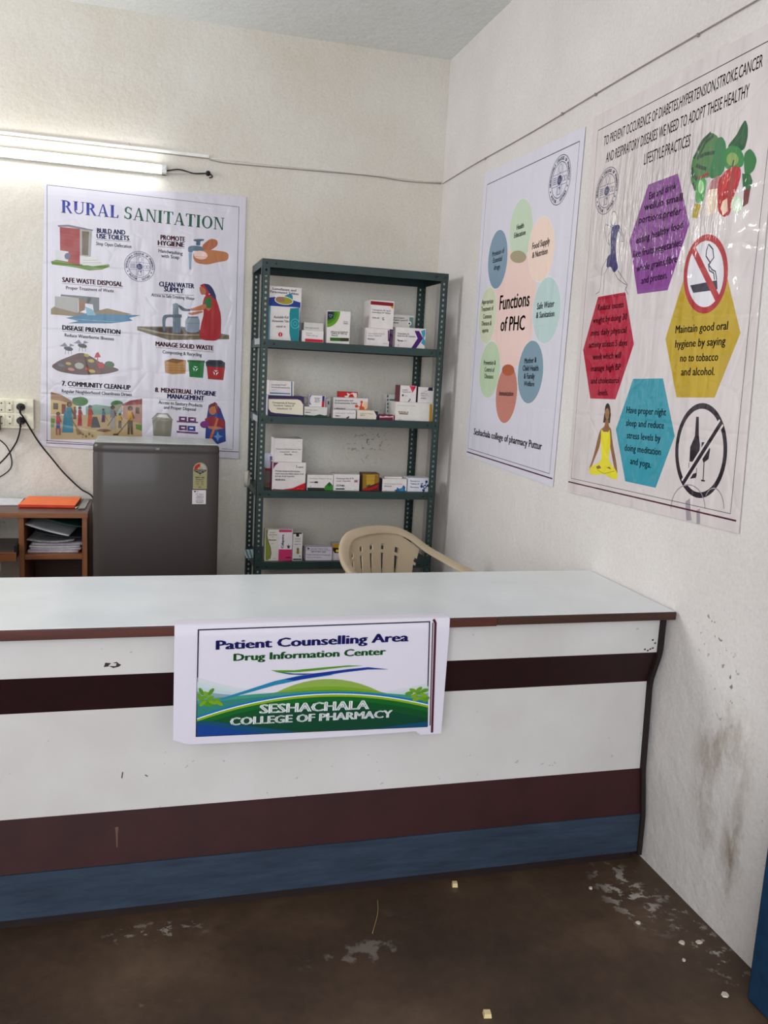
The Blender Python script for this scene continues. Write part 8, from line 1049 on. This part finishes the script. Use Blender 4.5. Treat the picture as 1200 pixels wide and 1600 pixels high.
# small things caught on the rack's left side
mb = MB(); c = Vector((-1.0, -.21, .872)); n = 30; m_tape = plain('pale_roll', (206, 200, 186), .4)
rr = []
for k in range(n):
    a = 2 * PI * k / n; d = Vector((math.cos(a) * .25, math.cos(a) * .9, math.sin(a))); q = Vector((1, -.3, .0)).normalized()
    rr.append([c + d * .042 + q * .009, c + d * .042 - q * .009, c + d * .034 - q * .009, c + d * .034 + q * .009])
rr.append(rr[0]); mb.loft(rr, m_tape, cap=False)
mb.build('tape_roll', None, tuple(c), label='pale tape roll hanging on the rack post, left of the third stocked shelf', category='tape roll')
mb = MB(); m_lf = plain('pale_blue_foil', (176, 196, 196), .35); m_lf2 = plain('teal_print', (84, 120, 124), .4)
q0, q1, q2, q3 = Vector((-1.022, -.30, .531)), Vector((-.935, -.30, .534)), Vector((-.935, -.30, .492)), Vector((-1.004, -.30, .488))
e = Vector((.0, .004, .0)); mb.mesh([q0, q1, q2, q3, q0 + e, q1 + e, q2 + e, q3 + e], [(3, 2, 1, 0), (4, 5, 6, 7), (0, 1, 5, 4), (1, 2, 6, 5), (2, 3, 7, 6), (3, 0, 4, 7)], m_lf)
for u in (.12, .34, .56, .78):
    a, b = q0.lerp(q1, u), q3.lerp(q2, u); w_ = Vector((.007, 0, 0)); f_ = Vector((0, -.0004, 0)); mb.face([b + f_, b + w_ + f_, a + w_ + f_, a + f_], m_lf2)
mb.build('tablet_strip', None, (-.97, -.3, .4915), label='pale blue striped tablet strip poking out left of the lowest visible shelf', category='tablet strip')

# ------------------------------------------------------------------ fridge
FX0, FX1, FY, FZ = -1.706, -1.172, -.62, 1.074
fo = ((FX0 + FX1) / 2, -.42, 0); fr = thing('refrigerator', 'dark grey single door refrigerator with two stickers, under the sanitation poster', 'refrigerator', fo)
m_fd, t = newmat('dark_grey_steel', (68, 61, 59), .45, .1, .35); t.bump(t.noise(t.coord((1.2, 1.2, .7)), 3, 2), .08, .02)
t.b.inputs['Coat Weight'].default_value = .12; t.b.inputs['Coat Roughness'].default_value = .1
m_fs = plain('grey_enamel', (92, 94, 96), .35); m_ft = plain('pale_grey_top', (176, 180, 176), .3); m_gk = plain('grey_gasket', (40, 40, 42), .7)
mb = MB(); mb.box((FX0 + .004, FY + .062, .03), (FX1 - .004, -.24, FZ - .020), m_fs); mb.build('cabinet_body', fr, fo, bevel=.008)
mb = MB(); mb.box((FX0 + .002, FY + .050, FZ - .020), (FX1 - .002, -.235, FZ - .004), m_ft); mb.build('top_panel', fr, fo, bevel=.006, label='pale grey top panel')
mb = MB(); mb.box((FX0 + .012, FY + .051, .08), (FX1 - .012, FY + .062, FZ - .028), m_gk); mb.build('door_gasket', fr, fo)
mb = MB(); n = 20; ring = []
def drect(z, ins):
    pts = []
    for k in range(n + 1):
        u = k / n; x = FX0 + ins + (FX1 - FX0 - 2 * ins) * u; e_ = min(u, 1 - u); pts.append((x, FY + ins * .6 - .012 * (1 - (2 * u - 1) ** 2) + .010 * max(0, 1 - e_ / .03) ** 2, z))
    return pts + [(FX1 - ins, FY + .050, z), (FX0 + ins, FY + .050, z)]
mb.loft([drect(.075, .004), drect(.08, 0), drect(.6, 0), drect(FZ - .045, 0), drect(FZ - .038, .002), drect(FZ - .034, .0), drect(FZ - .010, .001), drect(FZ - .003, .006)], m_fd)
dr = mb.build('fridge_door', fr, fo, label='dark metallic grey door')
mb = MB(); mb.box((FX0 + .006, FY + .02, FZ - .0030), (FX1 - .006, FY + .050, FZ + .003), m_ft); mb.build('top_trim', dr, fo, bevel=.002, label='pale top trim of the door')
dy = lambda x: FY - .0118 * (1 - (2 * (x - FX0) / (FX1 - FX0) - 1) ** 2) - .0022
def label_part(name, lab, x0, x1, z0, z1, items, paper, arch=False):
    mb = MB(); pts = [(x0, z0), (x1, z0), (x1, z1), (x0, z1)]
    if arch: rx = (x1 - x0) / 2; pts = [(x0, z0), (x1, z0)] + [((x0 + x1) / 2 + rx * math.cos(a * PI / 14), z1 - rx + rx * math.sin(a * PI / 14)) for a in range(15)]
    draw(mb, [('p', paper, pts)] + items, lambda a, b, h: (a, dy(a) - h - .0002, b), 'card'); return mb.build(name, dr, fo, label=lab)
ax0, ax1 = -1.286, -1.225; mx = (ax0 + ax1) / 2
its = [('p', (176, 30, 36), [(mx + .026 * math.cos(a), .967 + .026 * math.sin(a)) for a in (PI, 2.8, 2.5, 2.2, 1.9, 1.6)] + [(mx + .012 * math.cos(a), .967 + .012 * math.sin(a)) for a in (1.6, 2.2, 2.8, PI)]),
       ('p', (196, 190, 190), [(mx + .026 * math.cos(a), .967 + .026 * math.sin(a)) for a in (1.45, 1, .6, 0)] + [(mx + .012 * math.cos(a), .967 + .012 * math.sin(a)) for a in (0, .7, 1.45)]),
       ('p', (26, 26, 26), [(ax0 + .004, .966), (ax1 - .004, .966), (ax1 - .004, .960), (mx, .946), (ax0 + .004, .960)]),
       ('t', (230, 230, 230), 'POWER SAVINGS', (ax0 + .008, .9595), .045, .004, 0, .5), ('t', (230, 230, 230), 'GUIDE', (mx - .009, .9535), .018, .004, 0, .5),
       ('p', (26, 26, 26), [(mx - .003, .944), (mx, .940), (mx + .003, .944)]), ('t', (40, 90, 40), 'ENERGY LABEL', (ax0 + .010, .928), .041, .007, 0, .8), ('t', (80, 80, 40), 'Refrigerator', (ax0 + .012, .920), .036, .005, 0, .5)]
for k in range(3): its.append(('t', (110, 104, 60), ['Model  2023', 'Type    DC', 'Units   150'][k], (ax0 + .011, .912 - k * .007), .036, .004, 0, .5))
label_part('energy_label', 'arched yellow energy label with red star arc', ax0, ax1, .880, .998, its + [('t', (90, 90, 50), 'BEE', (mx - .005, .886), .010, .005, 0, .5)], (178, 172, 134), True)
its = [('p', (70, 50, 54), [(ax0 + .006, .865), (ax0 + .013, .865), (ax0 + .013, .872), (ax0 + .006, .872)]), ('t', (110, 100, 104), 'LG', (ax0 + .016, .866), .008, .006, 0, .5)]
for k, tx in enumerate(['10 Years', 'warranty on', 'COMPRESSOR', 'Smart Inverter', 'Save Energy', 'R600a']): its.append(('t', (80, 74, 78), tx, (mx - .018 + (k % 2) * .004, .855 - k * .0075), .036 - (k % 2) * .006, .0045, 0, .7))
label_part('sticker', 'white square sticker below the energy label', ax0 - .002, ax1 - .003, .812, .875, its, (214, 206, 210))
label_part('brand_badge', 'tiny silver badge at the top of the door', -1.4455, -1.4305, FZ - .024, FZ - .016, [('t', (70, 70, 70), 'LG', (-1.444, FZ - .0225), .012, .005, 0, 1)], (190, 190, 190))
for x in (FX0 + .05, FX1 - .05):
    for y in (FY + .10, -.29):
        mb = MB(); mb.lathe([(0, 0), (.02, 0), (.02, .028), (.012, .0305), (0, .0305)], (x, y, 0), m_gk, 12); mb.build('foot', fr, fo)

# ------------------------------------------------------------------ side table with open shelf
m_tt = wood('dark_table_top', (92, 62, 50), (66, 44, 38), .35); m_tw = wood('orange_wood', (152, 92, 48), (112, 66, 34), .45, axis=2); m_tw2 = wood('orange_wood_edge', (148, 88, 48), (108, 62, 32), .45)
to = (-2.05, -.26, 0); tb = thing('side_table', 'orange wood side table with a dark top and open paper shelf, left of the refrigerator', 'table', to)
TX1, TXL, TXM, TY0, TY1, TZ = -1.738, -2.62, -2.012, -.46, -.05, .722
mb = MB(); mb.box((TXL, TY0, TZ - .003), (TX1, TY1, TZ + .016), m_tt); mb.build('table_top', tb, to, bevel=.001)
mb = MB(); mb.box((TXL, TY0 - .006, TZ - .006), (TX1 + .001, TY0 - .0002, TZ + .0165), m_tw2); mb.build('front_edge', tb, to, bevel=.001)
for x in (TX1 - .024, TXM - .016, TXL):
    mb = MB(); mb.box((x, TY0 + .002, 0), (x + .022, TY1, TZ - .0035), m_tw); mb.build('side_panel', tb, to, bevel=.001)
for z in (.525, .10):
    mb = MB(); mb.box((TXM + .0062, TY0 + .006, z), (TX1 - .0245, TY1 - .01, z + .022), m_tw2); mb.build('shelf', tb, to, bevel=.001)
mb = MB(); mb.box((TXM + .0062, TY1 - .008, .0), (TX1 - .0245, TY1 - .001, TZ - .0035), m_tt); mb.build('back_board', tb, to)
dw = MB(); dw.box((-2.56, TY0 - .06, .545), (-2.03, TY1 - .05, .550), m_tt); dw.box((-2.56, TY0 - .07, .535), (-2.030, TY0 - .058, .572), m_tw2)
dw.box((-2.04, TY0 - .058, .545), (-2.030, TY1 - .05, .60), m_black); dw.build('pull_out_tray', tb, to, label='dark pull out tray with an orange wood front')
# papers in the shelf
def sheet(name, label, cat, c, sx, sy, th, rot, m, group=None, curl=0., tilt=0.):
    mb = MB(); n = 8; V_ = []
    for h in (0, th):
        for j in range(n + 1):
            for i in range(n + 1):
                u, v_ = i / n - .5, j / n - .5; x, y = u * sx, v_ * sy; z = h + curl * (u * u * 4 + math.sin(v_ * 5 + c[0] * 30) * .3) + tilt * u + .0
                V_.append((c[0] + x * math.cos(rot) - y * math.sin(rot), c[1] + x * math.sin(rot) + y * math.cos(rot), c[2] + z))
    N = n + 1; K = N * N; F = []
    for j in range(n):
        for i in range(n): a = j * N + i; F += [(a, a + N, a + N + 1, a + 1), (a + K, a + 1 + K, a + N + 1 + K, a + N + K)]
    for i in range(n): F += [(i, i + 1, i + 1 + K, i + K), (n * N + i, n * N + i + K, n * N + i + 1 + K, n * N + i + 1), (i * N, i * N + K, (i + 1) * N + K, (i + 1) * N), (i * N + n, (i + 1) * N + n, (i + 1) * N + n + K, i * N + n + K)]
    mb.mesh(V_, F, m, True)
    kw = dict(label=label, category=cat)
    if group: kw['group'] = group
    return mb.build(name, None, tuple(c), **kw)
m_pw = plain('white_paper', (206, 206, 208), .7, grain=60, var=.05); m_pg = plain('grey_newsprint', (150, 148, 150), .8, grain=80, var=.2); m_pd = plain('dark_folder', (40, 46, 52), .5); m_pgr = plain('green_folder', (52, 84, 72), .5); m_lil = plain('lilac_paper', (186, 178, 186), .7, grain=60)
z = .5475; xc = -1.881; PL = ['bottom lilac sheaf of the flat paper stacks in the side table shelf', 'lilac sheaf second from the bottom in the side table shelf', 'white sheaf third from the bottom in the side table shelf', 'lilac sheaf fourth from the bottom in the side table shelf']
for k, (m, th, cr) in enumerate(((m_lil, .010, .001), (m_lil, .008, .002), (m_pw, .006, .003), (m_lil, .010, .002))):
    sheet('paper_stack', PL[k], 'paper stack', (xc + (k % 2) * .008 - .004, -.27 + k * .004, z), .215, .30, th, .02 * (k - 1.5), m, 'flat paper stacks in the side table shelf', cr); z += th + cr + .0005
z += .004
sheet('magazine', 'grey curled magazine lying on the lilac paper stacks in the side table shelf', 'magazine', (-1.89, -.28, z), .20, .28, .006, -.08, m_pg, None, .010); z += .027
sheet('folder', 'dark folder lying across the papers in the side table shelf', 'folder', (-1.87, -.28, z), .21, .28, .004, .12, m_pd, None, .006, -.03); z += .014
sheet('magazine', 'white sloping magazine near the top of the paper pile in the side table shelf', 'magazine', (-1.90, -.29, z + .012), .19, .27, .004, -.12, m_pw, None, .004, -.05); z += .030
sheet('folder', 'green folder on top of the paper pile in the side table shelf', 'folder', (-1.86, -.27, z + .012), .17, .26, .003, .06, m_pgr, None, .006, -.045)
sheet('document', 'brown document lying on the lower shelf of the side table', 'document', (-1.87, -.27, .1225), .2, .28, .012, .05, plain('brown_cover', (70, 54, 46), .6), None, .008)
sheet('document', 'grey document lying on the brown document, lower shelf of the side table', 'document', (-1.88, -.28, .146), .18, .26, .02, -.1, m_pg, None, .008)
# on the table
zt2 = TZ + .0165
mb = MB(); m_or = plain('orange_card', (250, 112, 44), .45, grain=20, var=.04); m_or2 = plain('red_orange_card', (206, 60, 34), .5)
def quad_slab(mb, q, z, th, m, m2=None):
    V_ = [(x, y, z) for x, y in q] + [(x, y, z + th) for x, y in q]
    mb.mesh(V_, [(4, 5, 6, 7)], m); mb.mesh(V_, [(3, 2, 1, 0), (0, 1, 5, 4), (1, 2, 6, 5), (2, 3, 7, 6), (3, 0, 4, 7)], m2 or m)
quad_slab(mb, [(-2.045, -.33), (-1.80, -.34), (-1.79, -.09), (-2.03, -.08)], zt2 + .001, .014, m_or, m_or2)
mb.build('folder', None, (-1.92, -.2, zt2), bevel=.003, label='bright orange folder lying on the side table top', category='folder')
mb = MB(); quad_slab(mb, [(-2.35, -.30), (-2.052, -.27), (-2.05, -.09), (-2.33, -.08)], zt2 + .001, .004, m_pw); mb.build('paper_sheet', None, (-2.2, -.2, zt2), label='white paper sheet left of the orange folder on the side table', category='paper')
mb = MB(); m_pl, t = newmat('clear_plastic', (190, 190, 186), .15); t.b.inputs['Transmission Weight'].default_value = .6
quad_slab(mb, [(-1.785, -.37), (-1.755, -.36), (-1.750, -.12), (-1.775, -.11)], zt2 + .001, .006, m_pl); mb.build('ruler', None, (-1.77, -.2, zt2), bevel=.001, label='clear plastic ruler beside the orange folder on the side table', category='ruler')
mb = MB(); mb.tube([(-1.797, -.345, zt2 + .004), (-1.788, -.30, zt2 + .004)], .0025, plain('white_plastic', (226, 222, 206), .4), 8); mb.build('pen', None, (-1.79, -.32, zt2), label='short white pen end showing from under the orange folder', category='pen')

# ------------------------------------------------------------------ socket board, plugs and leads
m_iv = plain('ivory_plastic', (226, 220, 196), .4); m_iv2 = plain('ivory_switch', (212, 206, 184), .4)
so = (-2.2, 0, 1.07); sb = thing('socket_board', 'ivory switch and socket board on the back wall left of the sanitation poster', 'socket board', so)
mb = MB(); mb.box((-2.44, -.030, 1.072), (-2.008, -.0005, 1.216), m_iv); mb.build('base_plate', sb, so, bevel=.004)
for r_, z0 in ((0, 1.150), (1, 1.086)):
    for k in range(5):
        x1 = -2.050 - k * .036 - (.014 if k else 0); x0 = x1 - (.040 if k == 0 else .030)
        if k == 0: x1 += .004
        mb = MB(); mb.box((x0, -.034, z0), (x1, -.0298, z0 + .054), m_iv2)
        for dz in (.010, .042): mb.box(((x0 + x1) / 2 - .003, -.0348, z0 + dz - .003), ((x0 + x1) / 2 + .003, -.034, z0 + dz + .003), m_black)
        if k == 1: mb.box((x0 + .006, -.038, z0 + .014), (x1 - .006, -.034, z0 + .038), m_iv)
        mb.build('socket' if k != 1 else 'switch', sb, so, bevel=.001)
def plug(c, label, down):
    p = thing('power_plug', label, 'plug', (c[0], -.036, c[2])); b = (c[0], -.036, c[2])
    mb = MB(); mb.loft([[(c[0] + r * math.cos(2 * PI * k / 16), c[1] + dy_, c[2] + r * .9 * math.sin(2 * PI * k / 16)) for k in range(16)] for r, dy_ in ((.019, 0), (.020, -.012), (.014, -.022), (.009, -.036), (.006, -.040))][::-1], m_black); mb.build('plug_body', p, b)
    mb = MB(); mb.tube(spline([(c[0], c[1] - .036, c[2]), (c[0] + .001, c[1] - .044, c[2] - .012), (c[0] + .001, c[1] - .036, c[2] - .026)]), .005, m_black, 8); mb.build('strain_relief', p, b); return p
plug((-2.064, -.0355, 1.178), 'black plug in the upper right socket of the ivory board', 1)
plug((-2.064, -.0355, 1.112), 'black plug in the lower right socket of the ivory board', 1)
mb = MB(); mb.tube(spline([(-2.063, -.072, 1.150), (-2.050, -.05, 1.125), (-1.99, -.022, 1.012), (-1.93, -.014, .930), (-1.874, -.012, .858), (-1.80, -.02, .785), (-1.735, -.035, .735), (-1.715, -.05, .60), (-1.712, -.045, .3)]), .0038, m_black, 8)
mb.build('plug_lead', None, (-1.9, -.02, .8), label='black cord running from the upper plug down behind the refrigerator', category='cord')
mb = MB(); mb.tube(spline([(-2.063, -.072, 1.086), (-2.072, -.05, 1.05), (-2.092, -.03, 1.0), (-2.14, -.02, .93), (-2.20, -.02, .87), (-2.3, -.03, .78)]), .0038, m_black, 8)
mb.build('plug_lead', None, (-2.15, -.02, .95), label='black cord hanging from the lower plug towards the left', category='cord')
mb = MB(); mb.tube(spline([(-2.18, -.02, 1.03), (-2.135, -.014, .985), (-2.115, -.012, .93), (-2.118, -.012, .88), (-2.16, -.02, .84), (-2.24, -.03, .80)]), .0028, m_black, 8)
mb.build('hanging_cable', None, (-2.15, -.02, .92), label='thin black cord looping at the left edge below the socket board', category='cord')
mb = MB(); mb.box((-2.205, -.075, 1.060), (-2.155, -.034, 1.135), m_black); mb.build('charger', None, (-2.18, -.036, 1.06), bevel=.006, label='black square charger plugged in at the left end of the ivory board', category='charger')

# ------------------------------------------------------------------ moulded plastic chairs
m_ch = plain('cream_moulded_plastic', (184, 166, 140), .42, grain=5, var=.05)
def make_chair(label, loc, rz):
    ch = thing('plastic_chair', label, 'chair', loc); o = (0, 0, 0)
    # rim: arm front, arm, up and over the back, and mirrored.  front of the chair is -y
    half = [(.262, -.228, .590), (.266, -.175, .612), (.262, -.058, .628), (.252, .048, .652), (.224, .131, .684), (.182, .189, .729), (.116, .225, .759), (.0, .238, .768)]
    rim = half + [(-x, y, z) for x, y, z in reversed(half[:-1])]; R_ = spline(rim, 6)
    mb = MB(); rings = []
    for i, p in enumerate(R_):
        d = (R_[min(i + 1, len(R_) - 1)] - R_[max(i - 1, 0)]).normalized()
        inn = (Vector((0, -.02, .55)) - p); inn = (inn - d * inn.dot(d)).normalized()      # towards the chair's inside
        nrm = d.cross(inn); hw, ht = .021, .008
        rings.append([p + inn * hw * a + nrm * ht * b for a, b in ((-1.15, -1.5), (-1.3, -.3), (-1, .8), (-.3, 1), (.5, .9), (1, .3), (1, -.4), (.3, -.1), (-.5, -.2), (-.95, -1.5))])
    mb.loft(rings, m_ch); sd = mb.build('arm_and_back_rim', ch, o); s = sd.modifiers.new('s', 'SUBSURF'); s.levels = s.render_levels = 1
    # back panel: strips between the seat rear and the rim, joined by a band on top, with open slots between
    def bk(u, v):      # u -1..1 across, v 0 seat .. 1 under the rim
        wt = .178 * (1 - .0 * v) ; top = .762 - .085 * abs(u) ** 2.4
        z = .43 + (top - .43) * v; x = u * (.150 + (.216 - .150) * v ** .8) * (1 - .06 * v * abs(u)); y = .19 + .055 * v - .085 * abs(u) ** 2.2 * (.6 + .4 * v) + .015 * math.sin(v * PI)
        return Vector((x, y, z))
    mb = MB(); th = Vector((0, .004, 0))
    def patch(u0, u1, v0, v1, n=3, m=8, w0=0., w1=0.):
        F_, B_ = [], []
        for j in range(m + 1):
            v = v0 + (v1 - v0) * j / m; g = w0 + (w1 - w0) * j / m
            for i in range(n + 1):
                u = (u0 + g) + ((u1 - g) - (u0 + g)) * i / n; p = bk(u, v); F_.append(p - th); B_.append(p + th)
        N = n + 1; K = len(F_); fs = []; ed = []
        for j in range(m):
            for i in range(n): a = j * N + i; fs += [(a, a + 1, a + N + 1, a + N), (a + K, a + N + K, a + N + 1 + K, a + 1 + K)]
        for j in range(m): a = j * N; ed += [(a, a + N, a + N + K, a + K), (a + n, a + n + K, a + N + n + K, a + N + n)]
        for i in range(n): ed += [(i, i + K, i + 1 + K, i + 1), (m * N + i, m * N + i + 1, m * N + i + 1 + K, m * N + i + K)]
        mb.mesh(F_ + B_, fs, m_ch, True); mb.mesh(F_ + B_, ed, m_ch)
    US = [-1, -.62, -.30, .0, .30, .62, 1]
    patch(-1, 1, .84, 1.02, 24, 4); patch(-1, 1, 0, .12, 24, 2)
    for a, b in zip(US, US[1:]):
        patch(a, b, .12, .72, 4, 8, .010, .042); patch(a, b, .72, .765, 4, 1, .0, .0); patch(a, b, .765, .84, 4, 2, .045, .045)
    mb.build('backrest', ch, o)
    mb = MB(); n = 12; V_ = []
    for h in (0, -.006):
        for j in range(n + 1):
            for i in range(n + 1):
                u, v = i / n * 2 - 1, j / n; x = u * (.225 - .06 * v); y = -.24 + .44 * v; z = .430 - .018 * (1 - u * u) * math.sin(v * PI) - .025 * max(0, (.15 - v) / .15) ** 2 + .012 * abs(u) ** 6
                V_.append((x, y, z + h))
    N = n + 1; K = N * N; fs = []
    for j in range(n):
        for i in range(n): a = j * N + i; fs += [(a, a + 1, a + N + 1, a + N), (a + K, a + N + K, a + N + 1 + K, a + 1 + K)]
    mb.mesh(V_, fs, m_ch, True)
    edge = [(-.225, -.24)] + [(-.225 + .45 * i / 6, -.24) for i in range(1, 7)] + [(.165, .20), (-.165, .20), (-.225, -.24)]
    for (xa, ya), (xb, yb_) in zip(edge, edge[1:]): mb.mesh([(xa, ya, .424), (xb, yb_, .424), (xb, yb_, .385), (xa, ya, .385), (xa * .985, ya * .985, .424), (xb * .985, yb_ * .985, .424), (xb * .985, yb_ * .985, .385), (xa * .985, ya * .985, .385)], [(0, 1, 2, 3), (7, 6, 5, 4), (3, 2, 6, 7)], m_ch)
    mb.build('seat', ch, o)
    for sx in (-1, 1):
        for top, bot, nm in (((sx * .262, -.226, .594), (sx * .258, -.256, 0), 'front'), ((sx * .19, .17, .44), (sx * .235, .265, 0), 'back')):
            mb = MB(); rg = []
            for k in range(9):
                f = k / 8; p = Vector(bot).lerp(Vector(top), f); w_ = .022 + .012 * f; t3 = .004; iy = .8 if nm == 'front' else -.8
                L_ = [(0, 0), (-sx * w_, 0), (-sx * w_, t3 * iy), (-sx * t3, t3 * iy), (-sx * t3, w_ * iy), (0, w_ * iy)]
                rg.append([p + Vector((a, b, 0)) for a, b in L_])
            mb.loft(rg, m_ch, smooth=False); mb.build('leg', ch, o)
        mb = MB(); mb.loft([[(sx * .262, y, z), (sx * .256, y, z), (sx * .250, y, z - .09), (sx * .256, y, z - .09)] for y, z in ((-.2, .47), (0, .46), (.15, .46))], m_ch, smooth=False)
        mb.loft([[(sx * (.222 - .04 * f), y, .430), (sx * (.222 - .04 * f), y, .424), (sx * .257, y, .398), (sx * .257, y, .404)] for f, y in ((0, -.2), (1, .15))], m_ch, smooth=False); mb.build('side_skirt', ch, o)
    ch.rotation_euler = (0, 0, rz); return ch
make_chair('cream plastic armchair behind the counter with slotted back, in front of the rack', (-.452, -1.22, 0), .45)
make_chair('cream plastic chair at the far left behind the counter, only its edge in view', (-2.285, -1.15, 0), 0)

# ------------------------------------------------------------------ scraps on the floor
m_sc = plain('cream_scrap', (222, 200, 150), .7); m_st = plain('straw', (150, 128, 84), .7); m_chp = plain('plaster_chip', (206, 196, 180), .8)
def chip(name, label, x, y, r, m, n=6, h=.006, cat='scrap', group=None, sq=False):
    mb = MB(); pts = [(x + r * (1 if sq else .7 + .5 * random.random()) * math.cos(2 * PI * k / n + .6), y + r * (1 if sq else .7 + .5 * random.random()) * math.sin(2 * PI * k / n + .6)) for k in range(n)]
    mb.loft([[(a, b, .0004) for a, b in pts], [(x + (a - x) * .85, y + (b - y) * .85, h) for a, b in pts]], m, smooth=False)
    kw = dict(label=label, category=cat)
    if group: kw['group'] = group
    mb.build(name, None, (x, y, .0004), **kw)
chip('paper_scrap', 'small cream scrap on the floor near the counter base', -.627, -2.385, .011, m_sc, 4, .012, sq=True)
chip('paper_scrap', 'square cream scrap on the floor nearest the camera', -.725, -2.876, .013, m_sc, 4, .010, sq=True)
mb = MB(); mb.tube(spline([(-.862, -2.41, .002), (-.878, -2.47, .003), (-.912, -2.546, .002)]), .0012, m_st, 5); mb.build('straw_stalk', None, (-.88, -2.47, .001), label='thin dry stalk lying on the floor in front of the counter', category='stalk')
for x, y, r, lb in ((-.118, -2.737, .010, 'round pale plaster chip, the left one of the pair by the right wall'), (-.072, -2.745, .009, 'pale plaster chip closest to the right wall, beside the round chip'), (-.155, -2.80, .006, 'tiny plaster chip just in front of the round chip'), (-.13, -2.93, .010, 'plaster chip on the floor nearest the blue door frame'), (-.19, -2.64, .007, 'small plaster chip behind the round chip, in the floor stains'), (-.24, -2.47, .006, 'small plaster chip nearest the right end of the counter base')):
    chip('plaster_chip', lb, x, y, r, m_chp, 6, .004, 'plaster chip', 'plaster chips along the right wall')
